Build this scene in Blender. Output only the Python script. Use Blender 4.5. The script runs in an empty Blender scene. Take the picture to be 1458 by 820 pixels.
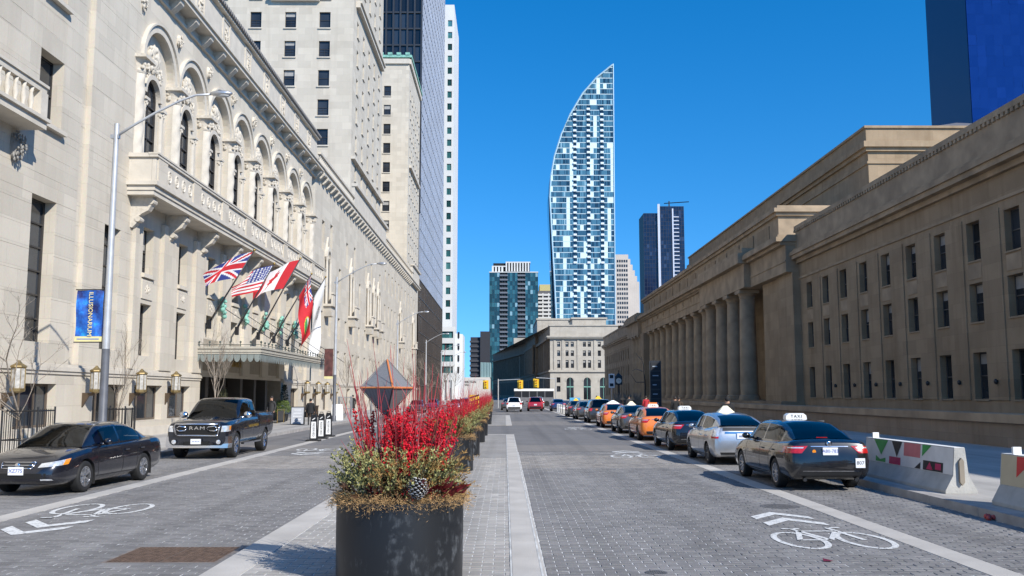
import bpy, bmesh, math, random
from mathutils import Vector, Matrix
from mathutils.bvhtree import BVHTree
random.seed(7)
S = bpy.context.scene
COL = S.collection
# ------------------------------------------------------------------ camera, sky, sun, exposure
FPX = 1325.0
cam_data = bpy.data.cameras.new('camera')
cam_data.sensor_width = 36.0
cam_data.lens = 36.0 * FPX / 1458.0
cam_data.clip_start = 0.1
cam_data.clip_end = 6000.0
cam = bpy.data.objects.new('camera', cam_data)
COL.objects.link(cam)
cam.location = (0, 0, 2.05)
cam.rotation_euler = (math.radians(90) + math.atan(151 / FPX), 0, -10 / FPX)
S.camera = cam
SUN_EL = math.radians(36)
SUN_AZ = math.atan2(0.67, -0.742)          # clockwise from +Y
world = bpy.data.worlds.new('World')
S.world = world
world.use_nodes = True
wn = world.node_tree
wn.nodes.clear()
sky = wn.nodes.new('ShaderNodeTexSky')
sky.sky_type = 'NISHITA'
sky.sun_disc = False
sky.sun_elevation = SUN_EL
sky.sun_rotation = SUN_AZ
sky.altitude = 300
sky.air_density = 1.0
sky.dust_density = 0.0
sky.ozone_density = 3.0
# the lookup is lifted off the horizon: a dry, deep-blue spring sky without the pale band
tcw = wn.nodes.new('ShaderNodeTexCoord'); sepw = wn.nodes.new('ShaderNodeSeparateXYZ'); cmbw = wn.nodes.new('ShaderNodeCombineXYZ')
mzw = wn.nodes.new('ShaderNodeMath'); mzw.operation = 'MULTIPLY_ADD'; mzw.inputs[1].default_value = 1.0; mzw.inputs[2].default_value = 0.14
wn.links.new(tcw.outputs['Generated'], sepw.inputs[0]); wn.links.new(sepw.outputs[2], mzw.inputs[0])
wn.links.new(sepw.outputs[0], cmbw.inputs[0]); wn.links.new(sepw.outputs[1], cmbw.inputs[1]); wn.links.new(mzw.outputs[0], cmbw.inputs[2])
nrw = wn.nodes.new('ShaderNodeVectorMath'); nrw.operation = 'NORMALIZE'; wn.links.new(cmbw.outputs[0], nrw.inputs[0])
wn.links.new(nrw.outputs[0], sky.inputs[0])
hsv = wn.nodes.new('ShaderNodeHueSaturation')
hsv.inputs['Saturation'].default_value = 1.4
hsv.inputs['Hue'].default_value = 0.501
hsv.inputs['Value'].default_value = 1.0
bg = wn.nodes.new('ShaderNodeBackground')
bg.inputs['Strength'].default_value = 0.15
wo = wn.nodes.new('ShaderNodeOutputWorld')
wn.links.new(sky.outputs[0], hsv.inputs['Color'])
wn.links.new(hsv.outputs[0], bg.inputs['Color'])
wn.links.new(bg.outputs[0], wo.inputs['Surface'])
sun_data = bpy.data.lights.new('sun', 'SUN')
sun_data.energy = 4.4
sun_data.angle = math.radians(0.53)
sun_data.color = (1.0, 0.955, 0.885)
sun = bpy.data.objects.new('sun', sun_data)
COL.objects.link(sun)
sv = Vector((math.sin(SUN_AZ) * math.cos(SUN_EL), math.cos(SUN_AZ) * math.cos(SUN_EL), math.sin(SUN_EL)))
sun.rotation_euler = sv.to_track_quat('Z', 'Y').to_euler()
sun.location = (60, -60, 80)
vs = S.view_settings
vs.view_transform = 'Standard'
vs.look = 'None'
vs.exposure = 0.5
vs.gamma = 1.0
vs.use_curve_mapping = False
S.render.engine = 'CYCLES'
S.cycles.max_bounces = 7
S.cycles.transparent_max_bounces = 12

# ------------------------------------------------------------------ helpers
CH = {}
W = {}                                       # world matrix of every thing/part that may be a parent
def tag(o, label=None, cat=None, group=None, kind=None):
    if label: o['label'] = label
    if cat: o['category'] = cat
    if group: o['group'] = group
    if kind: o['kind'] = kind
    return o
def link(o, parent=None, M=None):
    COL.objects.link(o)
    M = M or Matrix.Identity(4)
    if parent is not None:
        o.parent = parent
        o.matrix_parent_inverse = W[parent].inverted()
        CH.setdefault(parent, []).append(o)
    o.matrix_basis = M
    W[o] = M
    return o
def thing(name, label, cat, loc=(0, 0, 0), group=None, rz=0.0):
    o = bpy.data.objects.new(name, None)
    o.empty_display_size = 0.3
    link(o, None, Matrix.Translation(loc) @ Matrix.Rotation(rz, 4, 'Z'))
    return tag(o, label, cat, group)
def T(x, y, z, rz=0.0): return Matrix.Translation((x, y, z)) @ Matrix.Rotation(rz, 4, 'Z')
def inst(name, mesh, parent=None, M=None):
    return link(bpy.data.objects.new(name, mesh), parent, M)
def dup(root, M, label=None, group=None):
    """copy a thing with its parts and sub-parts (parts built in the thing's local space at M0)"""
    M0 = W[root]
    D = M @ M0.inverted()
    r = root.copy(); COL.objects.link(r); r.matrix_basis = M; W[r] = M
    if label: r['label'] = label
    if group: r['group'] = group
    for ch in CH.get(root, []):
        c = ch.copy(); COL.objects.link(c); c.parent = r
        for g in CH.get(ch, []):
            d = g.copy(); COL.objects.link(d); d.parent = c
    return r

class MB:
    def __init__(s): s.v = []; s.f = []; s.m = []; s.t = []
    def add(s, vs, fs, mi=0, tint=None):
        o = len(s.v); s.v += [tuple(p) for p in vs]
        for f in fs: s.f.append(tuple(i + o for i in f)); s.m.append(mi); s.t.append(0.5 if tint is None else tint)
        return s
    def quad(s, a, b, c, d, mi=0, tint=None): return s.add([a, b, c, d], [(0, 1, 2, 3)], mi, tint)
    def box(s, x0, x1, y0, y1, z0, z1, mi=0, tint=None):
        if x0 > x1: x0, x1 = x1, x0
        if y0 > y1: y0, y1 = y1, y0
        if z0 > z1: z0, z1 = z1, z0
        return s.add([(x0, y0, z0), (x1, y0, z0), (x1, y1, z0), (x0, y1, z0), (x0, y0, z1), (x1, y0, z1), (x1, y1, z1), (x0, y1, z1)],
                     [(0, 3, 2, 1), (4, 5, 6, 7), (0, 1, 5, 4), (1, 2, 6, 5), (2, 3, 7, 6), (3, 0, 4, 7)], mi, tint)
    def mbox(s, M, x0, x1, y0, y1, z0, z1, mi=0, tint=None):
        b = MB().box(x0, x1, y0, y1, z0, z1)
        return s.add([M @ Vector(p) for p in b.v], b.f, mi, tint)
    def tube(s, pts, rad, n=6, mi=0, cap=True, tint=None):
        pts = [Vector(p) for p in pts]
        if not isinstance(rad, (list, tuple)): rad = [rad] * len(pts)
        o = len(s.v); k = len(pts)
        up = Vector((0, 0, 1))
        for i, p in enumerate(pts):
            d = (pts[min(i + 1, k - 1)] - pts[max(i - 1, 0)])
            if d.length < 1e-9: d = Vector((0, 0, 1))
            d.normalize()
            a = up if abs(d.z) < 0.93 else Vector((1, 0, 0))
            u = d.cross(a).normalized(); w = d.cross(u)
            for j in range(n):
                t = 2 * math.pi * j / n
                s.v.append(tuple(p + (u * math.cos(t) + w * math.sin(t)) * rad[i]))
        for i in range(k - 1):
            for j in range(n):
                a = o + i * n + j; b = o + i * n + (j + 1) % n
                s.f.append((a, a + n, b + n, b)); s.m.append(mi); s.t.append(0.5 if tint is None else tint)
        if cap:
            s.f.append(tuple(o + j for j in range(n))); s.m.append(mi); s.t.append(0.5)
            s.f.append(tuple(o + (k - 1) * n + j for j in reversed(range(n)))); s.m.append(mi); s.t.append(0.5)
        return s
    def lathe(s, prof, c=(0, 0, 0), n=16, mi=0, axis='Z', cap=True):
        """prof: list of (r, h)"""
        o = len(s.v); k = len(prof)
        for r, h in prof:
            for j in range(n):
                t = 2 * math.pi * j / n
                a, b = r * math.cos(t), r * math.sin(t)
                if axis == 'Z': p = (c[0] + a, c[1] + b, c[2] + h)
                elif axis == 'X': p = (c[0] + h, c[1] + a, c[2] + b)
                else: p = (c[0] + b, c[1] + h, c[2] + a)
                s.v.append(p)
        for i in range(k - 1):
            for j in range(n):
                a = o + i * n + j; b = o + i * n + (j + 1) % n
                s.f.append((a, b, b + n, a + n)); s.m.append(mi); s.t.append(0.5)
        if cap:
            s.f.append(tuple(o + j for j in reversed(range(n)))); s.m.append(mi); s.t.append(0.5)
            s.f.append(tuple(o + (k - 1) * n + j for j in range(n))); s.m.append(mi); s.t.append(0.5)
        return s
    def prism(s, poly, fr, n0, n1, mi=0):
        """poly in (u,z), extruded from depth n0 to n1 along the frame normal"""
        k = len(poly)
        vs = [fr(u, n0, z) for u, z in poly] + [fr(u, n1, z) for u, z in poly]
        fs = [tuple(range(k)), tuple(range(2 * k - 1, k - 1, -1))]
        fs += [(i, i + k, (i + 1) % k + k, (i + 1) % k) for i in range(k)]
        return s.add(vs, fs, mi)
    def fbox(s, fr, u0, u1, n0, n1, z0, z1, mi=0):
        return s.prism([(u0, z0), (u1, z0), (u1, z1), (u0, z1)], fr, n0, n1, mi)
    def sphere(s, c, r, n=8, m=5, mi=0, sc=(1, 1, 1)):
        pr = []
        o = len(s.v)
        for i in range(m + 1):
            t = math.pi * i / m
            for j in range(n):
                p = 2 * math.pi * j / n
                s.v.append((c[0] + sc[0] * r * math.sin(t) * math.cos(p), c[1] + sc[1] * r * math.sin(t) * math.sin(p), c[2] - sc[2] * r * math.cos(t)))
        for i in range(m):
            for j in range(n):
                a = o + i * n + j; b = o + i * n + (j + 1) % n
                s.f.append((a, b, b + n, a + n)); s.m.append(mi); s.t.append(0.5)
        return s
    def mesh(s, name, mats, smooth=False, sharp=None, fix=False, tints=False):
        me = bpy.data.meshes.new(name)
        me.from_pydata(s.v, [], s.f)
        if not isinstance(mats, (list, tuple)): mats = [mats]
        for m in mats: me.materials.append(m)
        if len(mats) > 1: me.polygons.foreach_set('material_index', s.m)
        if tints:
            at = me.attributes.new('tint', 'FLOAT', 'FACE')
            at.data.foreach_set('value', s.t)
        if fix:
            bm = bmesh.new(); bm.from_mesh(me)
            bmesh.ops.remove_doubles(bm, verts=bm.verts, dist=1e-5)
            bmesh.ops.recalc_face_normals(bm, faces=bm.faces)
            bm.to_mesh(me); bm.free()
        if smooth:
            me.polygons.foreach_set('use_smooth', [True] * len(me.polygons))
            if sharp: me.set_sharp_from_angle(angle=math.radians(sharp))
        me.update()
        return me
    def build(s, name, mats, parent=None, M=None, smooth=False, sharp=None, fix=False, tints=False):
        return inst(name, s.mesh(name, mats, smooth, sharp, fix, tints), parent, M)
def frX(X, sg): return lambda u, n, z: (X + sg * n, u, z)     # facade facing +X (sg 1) or -X (sg -1); u = Y
def frY(Y): return lambda u, n, z: (u, Y - n, z)              # facade facing -Y; u = X

def facade(mb, fr, u0, u1, z0, z1, ops, depth=0.3, mi=0, rmi=None):
    us = sorted(set([u0, u1] + [o[0] for o in ops] + [o[1] for o in ops]))
    zs = sorted(set([z0, z1] + [o[2] for o in ops] + [o[3] for o in ops]))
    us = [u for u in us if u0 <= u <= u1]; zs = [z for z in zs if z0 <= z <= z1]
    for k in range(len(zs) - 1):
        za, zb = zs[k], zs[k + 1]; zc = (za + zb) / 2
        run = None
        for i in range(len(us) - 1):
            uc = (us[i] + us[i + 1]) / 2
            hole = any(o[0] < uc < o[1] and o[2] < zc < o[3] for o in ops)
            if not hole and run is None: run = us[i]
            if run is not None and (hole or i == len(us) - 2):
                e = us[i] if hole else us[i + 1]
                mb.quad(fr(run, 0, za), fr(e, 0, za), fr(e, 0, zb), fr(run, 0, zb), mi)
                run = None
    r = mi if rmi is None else rmi
    for a, b, c, d in ops:
        D = -depth
        mb.quad(fr(a, 0, c), fr(a, 0, d), fr(a, D, d), fr(a, D, c), r)
        mb.quad(fr(b, 0, c), fr(b, D, c), fr(b, D, d), fr(b, 0, d), r)
        mb.quad(fr(a, 0, d), fr(b, 0, d), fr(b, D, d), fr(a, D, d), r)
        mb.quad(fr(a, 0, c), fr(a, D, c), fr(b, D, c), fr(b, 0, c), r)

# ------------------------------------------------------------------ materials
MATS = {}
def nt(name):
    m = bpy.data.materials.new(name); m.use_nodes = True
    t = m.node_tree; t.nodes.clear()
    o = t.nodes.new('ShaderNodeOutputMaterial'); p = t.nodes.new('ShaderNodeBsdfPrincipled')
    t.links.new(p.outputs[0], o.inputs[0])
    return m, t, p
def N(t, k, **kw):
    n = t.nodes.new('ShaderNode' + k)
    for a, b in kw.items():
        if a in n.inputs: n.inputs[a].default_value = b
        else: setattr(n, a, b)
    return n
def mixc(t, fac, a, b, mode='MIX'):
    n = t.nodes.new('ShaderNodeMix'); n.data_type = 'RGBA'; n.blend_type = mode
    for s, v in ((0, fac), (6, a), (7, b)):
        if hasattr(v, 'is_linked') or hasattr(v, 'links'): t.links.new(v, n.inputs[s])
        elif s == 0: n.inputs[0].default_value = v
        else: n.inputs[s].default_value = (*v, 1) if len(v) == 3 else v
    return n.outputs[2]
def ramp(t, inp, a, b):
    r = t.nodes.new('ShaderNodeMapRange'); t.links.new(inp, r.inputs[0])
    r.inputs[1].default_value = a; r.inputs[2].default_value = b
    return r.outputs[0]
def mat(name, c, rough=0.6, metal=0.0, var=0.12, scale=3.0, bump=0.0, bscale=40.0, coat=0.0, spec=0.5, emit=0.0, trans=0.0, tint=0.0):
    if name in MATS: return MATS[name]
    m, t, p = nt(name)
    geo = N(t, 'NewGeometry')
    tc = N(t, 'TexCoord')
    n1 = N(t, 'TexNoise', Scale=scale, Detail=4.0); t.links.new(tc.outputs['Object'], n1.inputs['Vector'])
    lo = tuple(x * (1 - var) for x in c); hi = tuple(min(1, x * (1 + var)) for x in c)
    f = ramp(t, n1.outputs[0], 0.3, 0.7)
    col = mixc(t, f, lo, hi)
    if tint:
        at = N(t, 'Attribute', attribute_name='tint')
        k = N(t, 'MapRange'); t.links.new(at.outputs['Fac'], k.inputs[0]); k.inputs[3].default_value = 1 - tint; k.inputs[4].default_value = 1 + tint
        h = N(t, 'HueSaturation'); t.links.new(k.outputs[0], h.inputs['Value']); t.links.new(col, h.inputs['Color']); col = h.outputs[0]
    t.links.new(col, p.inputs['Base Color'])
    p.inputs['Roughness'].default_value = rough
    p.inputs['Metallic'].default_value = metal
    p.inputs['Coat Weight'].default_value = coat
    p.inputs['Coat Roughness'].default_value = 0.03
    p.inputs['Specular IOR Level'].default_value = spec
    if emit:
        p.inputs['Emission Color'].default_value = (*c, 1); p.inputs['Emission Strength'].default_value = emit
    if trans: p.inputs['Transmission Weight'].default_value = trans
    if bump:
        n2 = N(t, 'TexNoise', Scale=bscale, Detail=5.0); t.links.new(tc.outputs['Object'], n2.inputs['Vector'])
        b = N(t, 'Bump', Strength=bump, Distance=0.02); t.links.new(n2.outputs[0], b.inputs['Height']); t.links.new(b.outputs[0], p.inputs['Normal'])
    MATS[name] = m
    return m
def stone(name, c, bw=1.5, bh=0.75, joint=0.25, var=0.10, stain=0.25, rough=0.85, mortar=0.006, bumpd=0.004):
    """ashlar: courses follow position, (x+y, z), with soot streaks and blotches"""
    m, t, p = nt(name)
    geo = N(t, 'NewGeometry'); sp = N(t, 'SeparateXYZ'); t.links.new(geo.outputs['Position'], sp.inputs[0])
    ad = N(t, 'Math', operation='ADD'); t.links.new(sp.outputs[0], ad.inputs[0]); t.links.new(sp.outputs[1], ad.inputs[1])
    cb = N(t, 'CombineXYZ'); t.links.new(ad.outputs[0], cb.inputs[0]); t.links.new(sp.outputs[2], cb.inputs[1])
    br = N(t, 'TexBrick'); t.links.new(cb.outputs[0], br.inputs['Vector'])
    br.inputs['Scale'].default_value = 1.0; br.inputs['Brick Width'].default_value = bw; br.inputs['Row Height'].default_value = bh
    br.inputs['Mortar Size'].default_value = mortar; br.inputs['Mortar Smooth'].default_value = 0.3; br.inputs['Bias'].default_value = 0.0
    br.inputs['Color1'].default_value = (*[x * (1 - var) for x in c], 1); br.inputs['Color2'].default_value = (*[min(1, x * (1 + var)) for x in c], 1)
    br.inputs['Mortar'].default_value = (*[x * (1 - joint) for x in c], 1)
    n1 = N(t, 'TexNoise', Scale=0.35, Detail=6.0, Roughness=0.6); t.links.new(geo.outputs['Position'], n1.inputs['Vector'])
    mp = N(t, 'Mapping'); mp.inputs['Scale'].default_value = (1.6, 1.6, 0.12); t.links.new(geo.outputs['Position'], mp.inputs['Vector'])
    n2 = N(t, 'TexNoise', Scale=1.0, Detail=5.0); t.links.new(mp.outputs[0], n2.inputs['Vector'])
    f1 = ramp(t, n1.outputs[0], 0.45, 0.75); f2 = ramp(t, n2.outputs[0], 0.5, 0.8)
    mu = N(t, 'Math', operation='MULTIPLY'); t.links.new(f1, mu.inputs[0]); mu.inputs[1].default_value = stain
    mu2 = N(t, 'Math', operation='MULTIPLY'); t.links.new(f2, mu2.inputs[0]); mu2.inputs[1].default_value = stain
    dk = tuple(x * y for x, y in zip(c, (0.62, 0.58, 0.53)))
    col = mixc(t, mu.outputs[0], br.outputs[0], dk); col = mixc(t, mu2.outputs[0], col, dk)
    n3 = N(t, 'TexNoise', Scale=14.0, Detail=6.0); t.links.new(geo.outputs['Position'], n3.inputs['Vector'])
    col = mixc(t, 0.12, col, n3.outputs['Color'], 'OVERLAY')
    t.links.new(col, p.inputs['Base Color'])
    p.inputs['Roughness'].default_value = rough
    p.inputs['Specular IOR Level'].default_value = 0.25
    iv = N(t, 'Math', operation='SUBTRACT'); iv.inputs[0].default_value = 1.0; t.links.new(br.outputs['Fac'], iv.inputs[1])
    b = N(t, 'Bump', Strength=0.6, Distance=bumpd); t.links.new(iv.outputs[0], b.inputs['Height'])
    b2 = N(t, 'Bump', Strength=0.25, Distance=0.01); t.links.new(n3.outputs[0], b2.inputs['Height']); t.links.new(b.outputs[0], b2.inputs['Normal'])
    t.links.new(b2.outputs[0], p.inputs['Normal'])
    MATS[name] = m
    return m
def glassy(name, c, rough=0.04, spec=0.6, var=0.25, scale=0.35, wav=0.02, metal=0.0):
    """building glass: dark body, mirror-like surface, slightly wavy pane by pane"""
    m, t, p = nt(name)
    geo = N(t, 'NewGeometry')
    n1 = N(t, 'TexNoise', Scale=scale, Detail=2.0); t.links.new(geo.outputs['Position'], n1.inputs['Vector'])
    col = mixc(t, ramp(t, n1.outputs[0], 0.3, 0.7), tuple(x * (1 - var) for x in c), tuple(x * (1 + var) for x in c))
    t.links.new(col, p.inputs['Base Color'])
    p.inputs['Roughness'].default_value = rough; p.inputs['Specular IOR Level'].default_value = spec
    p.inputs['Metallic'].default_value = metal
    n2 = N(t, 'TexNoise', Scale=0.8, Detail=1.0); t.links.new(geo.outputs['Position'], n2.inputs['Vector'])
    b = N(t, 'Bump', Strength=wav, Distance=1.0); t.links.new(n2.outputs[0], b.inputs['Height']); t.links.new(b.outputs[0], p.inputs['Normal'])
    MATS[name] = m
    return m
def seethrough(name, tintc, rough=0.0):
    """car glass: tinted, thin"""
    m = bpy.data.materials.new(name); m.use_nodes = True
    t = m.node_tree; t.nodes.clear()
    o = t.nodes.new('ShaderNodeOutputMaterial'); tr = N(t, 'BsdfTransparent'); tr.inputs[0].default_value = (*tintc, 1)
    gl = N(t, 'BsdfGlossy'); gl.inputs['Roughness'].default_value = 0.02
    fr = N(t, 'Fresnel'); fr.inputs[0].default_value = 1.55
    mx = N(t, 'MixShader'); t.links.new(fr.outputs[0], mx.inputs[0]); t.links.new(tr.outputs[0], mx.inputs[1]); t.links.new(gl.outputs[0], mx.inputs[2])
    t.links.new(mx.outputs[0], o.inputs[0])
    MATS[name] = m
    return m
def paint(name, c, rough=0.25, metal=0.35, coat=1.0, flake=0.05):
    if name in MATS: return MATS[name]
    m, t, p = nt(name)
    tc = N(t, 'TexCoord')
    n = N(t, 'TexNoise', Scale=5.0, Detail=5.0); t.links.new(tc.outputs['Object'], n.inputs['Vector'])
    t.links.new(mixc(t, ramp(t, n.outputs[0], 0.35, 0.7), c, tuple(min(1, x * 1.06 + 0.006) for x in c)), p.inputs['Base Color'])
    # road film: dried splashes, patchy, mostly on the lower panels
    sp = N(t, 'SeparateXYZ'); t.links.new(tc.outputs['Object'], sp.inputs[0])
    n2 = N(t, 'TexNoise', Scale=3.0, Detail=8.0, Roughness=0.7); t.links.new(tc.outputs['Object'], n2.inputs['Vector'])
    lo = N(t, 'MapRange'); t.links.new(sp.outputs[2], lo.inputs[0]); lo.inputs[1].default_value = 0.95; lo.inputs[2].default_value = 0.25; lo.inputs[3].default_value = 0.0; lo.inputs[4].default_value = 0.32
    mu = N(t, 'Math', operation='MULTIPLY'); t.links.new(ramp(t, n2.outputs[0], 0.35, 0.75), mu.inputs[0]); t.links.new(lo.outputs[0], mu.inputs[1])
    base = p.inputs['Base Color'].links[0].from_socket
    t.links.new(mixc(t, mu.outputs[0], base, (0.09, 0.083, 0.072)), p.inputs['Base Color'])
    cw = N(t, 'Math', operation='MULTIPLY_ADD'); t.links.new(mu.outputs[0], cw.inputs[0]); cw.inputs[1].default_value = -1.2 * coat; cw.inputs[2].default_value = coat; cw.use_clamp = True
    t.links.new(cw.outputs[0], p.inputs['Coat Weight'])
    p.inputs['Metallic'].default_value = metal; p.inputs['Roughness'].default_value = rough
    p.inputs['Coat Roughness'].default_value = 0.02
    MATS[name] = m
    return m
_tc = {}
def text_mesh(s, size, m, ext=0.002, spacing=1.0):
    k = (s, size, m.name, ext, spacing)
    if k in _tc: return _tc[k]
    cu = bpy.data.curves.new('lettering', 'FONT'); cu.body = s; cu.size = size; cu.extrude = ext
    cu.align_x = 'CENTER'; cu.align_y = 'CENTER'; cu.space_character = spacing
    cu.resolution_u = 2
    o = bpy.data.objects.new('lettering', cu); COL.objects.link(o)
    dg = bpy.context.evaluated_depsgraph_get()
    me = bpy.data.meshes.new_from_object(o.evaluated_get(dg))
    bpy.data.objects.remove(o); bpy.data.curves.remove(cu)
    me.materials.clear(); me.materials.append(m); me.name = 'lettering'
    _tc[k] = me
    return me
# ------------------------------------------------------------------ common materials
M_STONE = stone('hotel_limestone', (0.545, 0.492, 0.405), 1.5, 0.8, 0.2, 0.085, 0.28)
M_STONE_TRIM = mat('limestone_trim', (0.54, 0.49, 0.41), 0.85, var=0.10, scale=1.5, bump=0.4, bscale=9)
M_CARVED = mat('carved_limestone', (0.53, 0.48, 0.40), 0.9, var=0.15, scale=6, bump=1.0, bscale=7)
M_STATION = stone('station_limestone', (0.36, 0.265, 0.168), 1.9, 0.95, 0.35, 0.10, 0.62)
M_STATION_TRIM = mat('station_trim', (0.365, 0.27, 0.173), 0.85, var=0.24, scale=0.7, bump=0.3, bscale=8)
M_WINFRAME = mat('bronze_window_frame', (0.035, 0.032, 0.03), 0.5, var=0.2)
M_BROWN = mat('brown_shopfront_frame', (0.11, 0.085, 0.065), 0.5, var=0.2)
M_PANE = glassy('window_glass', (0.028, 0.033, 0.04), 0.05, 0.5, 0.6, 0.25, 0.01)
M_BLIND = mat('window_blind', (0.32, 0.31, 0.29), 0.8)
M_DARK = mat('dark_interior', (0.012, 0.011, 0.01), 0.9)
M_BLACK = mat('black_iron', (0.012, 0.012, 0.013), 0.45, var=0.3)
M_RUBBER = mat('black_rubber', (0.012, 0.012, 0.012), 0.75, var=0.2)
M_WHITE = mat('white_paint', (0.78, 0.78, 0.76), 0.5, var=0.05)
M_STEEL = mat('galvanised_steel', (0.55, 0.56, 0.57), 0.38, 0.85, var=0.1)
M_CHROME = mat('chrome', (0.75, 0.75, 0.77), 0.12, 1.0, var=0.05)
M_GOLD = mat('gilded_metal', (0.45, 0.31, 0.10), 0.35, 0.8, var=0.2)
M_COPPER = mat('green_copper', (0.20, 0.42, 0.34), 0.8, var=0.25)
M_YELLOW = mat('yellow_paint', (0.75, 0.47, 0.02), 0.45, var=0.08)
M_ORANGE = mat('orange_tape', (0.62, 0.20, 0.06), 0.55)

def road_mat(name, c, bw, bh, joint, var):
    m, t, p = nt(name)
    geo = N(t, 'NewGeometry')
    br = N(t, 'TexBrick'); t.links.new(geo.outputs['Position'], br.inputs['Vector'])
    br.inputs['Scale'].default_value = 1.0; br.inputs['Brick Width'].default_value = bw; br.inputs['Row Height'].default_value = bh
    br.inputs['Mortar Size'].default_value = 0.006; br.inputs['Color1'].default_value = (*[x * (1 - var) for x in c], 1); br.inputs['Color2'].default_value = (*[x * (1 + var) for x in c], 1)
    br.inputs['Mortar'].default_value = (*[min(1, x * joint) for x in c], 1)
    n1 = N(t, 'TexNoise', Scale=0.5, Detail=7.0, Roughness=0.65); t.links.new(geo.outputs['Position'], n1.inputs['Vector'])
    col = mixc(t, ramp(t, n1.outputs[0], 0.35, 0.75), br.outputs[0], tuple(x * 1.35 for x in c)); 
    mp = N(t, 'Mapping'); mp.inputs['Scale'].default_value = (1.2, 0.03, 1); t.links.new(geo.outputs['Position'], mp.inputs['Vector'])
    n2 = N(t, 'TexNoise', Scale=1.0, Detail=4.0); t.links.new(mp.outputs[0], n2.inputs['Vector'])
    mu = N(t, 'Math', operation='MULTIPLY'); t.links.new(ramp(t, n2.outputs[0], 0.45, 0.7), mu.inputs[0]); mu.inputs[1].default_value = 0.6
    col = mixc(t, mu.outputs[0], col, tuple(x * 0.66 for x in c))
    n4 = N(t, 'TexNoise', Scale=1.7, Detail=6.0, Roughness=0.7); t.links.new(geo.outputs['Position'], n4.inputs['Vector'])
    m4 = N(t, 'Math', operation='MULTIPLY'); t.links.new(ramp(t, n4.outputs[0], 0.60, 0.70), m4.inputs[0]); m4.inputs[1].default_value = 0.55
    col = mixc(t, m4.outputs[0], col, tuple(x * 0.5 for x in c))
    n3 = N(t, 'TexNoise', Scale=90.0, Detail=3.0); t.links.new(geo.outputs['Position'], n3.inputs['Vector'])
    col = mixc(t, 0.25, col, n3.outputs['Color'], 'OVERLAY')
    at = N(t, 'Attribute', attribute_name='tint')
    k = N(t, 'MapRange'); t.links.new(at.outputs['Fac'], k.inputs[0]); k.inputs[3].default_value = 0.86; k.inputs[4].default_value = 1.14
    h = N(t, 'HueSaturation'); t.links.new(col, h.inputs['Color']); t.links.new(k.outputs[0], h.inputs['Value'])
    t.links.new(h.outputs[0], p.inputs['Base Color'])
    p.inputs['Roughness'].default_value = 0.8; p.inputs['Specular IOR Level'].default_value = 0.3
    b = N(t, 'Bump', Strength=0.4, Distance=0.004); t.links.new(n3.outputs[0], b.inputs['Height']); t.links.new(b.outputs[0], p.inputs['Normal'])
    MATS[name] = m
    return m
M_ROAD = road_mat('road_paver', (0.168, 0.162, 0.158), 0.27, 0.135, 1.25, 0.05)
M_ROAD_TAN = road_mat('road_paver_tan', (0.215, 0.20, 0.185), 0.27, 0.135, 1.2, 0.05)
M_MEDIAN = road_mat('median_paver', (0.29, 0.275, 0.255), 0.27, 0.135, 1.25, 0.06)
M_JOINT = mat('jointing_sand', (0.52, 0.52, 0.51), 0.95, var=0.35, scale=3.0)
M_CONC = mat('concrete_band', (0.43, 0.405, 0.37), 0.85, var=0.14, scale=1.2, bump=0.3, bscale=60)
M_KERB = mat('granite_kerb', (0.33, 0.31, 0.29), 0.8, var=0.2, scale=2.5, bump=0.4, bscale=30)
M_SIDEWALK = road_mat('sidewalk_slab', (0.42, 0.40, 0.37), 1.2, 0.6, 0.75, 0.05)
M_ROADPAINT = None
def marking_mat():
    m, t, p = nt('road_marking_paint')
    geo = N(t, 'NewGeometry')
    n = N(t, 'TexNoise', Scale=11.0, Detail=9.0, Roughness=0.8); t.links.new(geo.outputs['Position'], n.inputs['Vector'])
    t.links.new(mixc(t, ramp(t, n.outputs[0], 0.50, 0.60), (0.66, 0.66, 0.64), (0.26, 0.26, 0.26)), p.inputs['Base Color'])
    p.inputs['Roughness'].default_value = 0.7
    return m
M_ROADPAINT = marking_mat()

# ------------------------------------------------------------------ ground, road, pavements
XL, XR = -11.3, 8.0                            # kerb lines
MB().quad((-2500, -400, -0.06), (2500, -400, -0.06), (2500, 5000, -0.06), (-2500, 5000, -0.06)).build('ground', mat('far_ground', (0.16, 0.155, 0.15), 0.9)).__setitem__('kind', 'structure')
tag(MB().quad((XL, -60, -0.0065), (XR, -60, -0.0065), (XR, 900, -0.0065), (XL, 900, -0.0065)).build('road_bed', M_JOINT), kind='structure')
NEAR0, NEAR1 = 7.5, 33.6                       # built pavers; beyond, the material carries the pattern
rd = MB()
rd.quad((XL, -60, -0.003), (XR, -60, -0.003), (XR, NEAR0, -0.003), (XL, NEAR0, -0.003))
rd.quad((XL, NEAR1, -0.002), (XR, NEAR1, -0.002), (XR, 900, -0.002), (XL, 900, -0.002))
tag(rd.build('road', M_ROAD), kind='structure')
# tan pedestrian bands across the far carriageway
for i, (a, b) in enumerate(((33.9, 38.0), (62, 71), (98, 104))):
    tag(MB().quad((XL + 0.1, a, 0.001), (XR - 0.1, a, 0.001), (XR - 0.1, b, 0.001), (XL + 0.1, b, 0.001)).build('crossing_band', M_ROAD_TAN), kind='structure')

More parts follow.
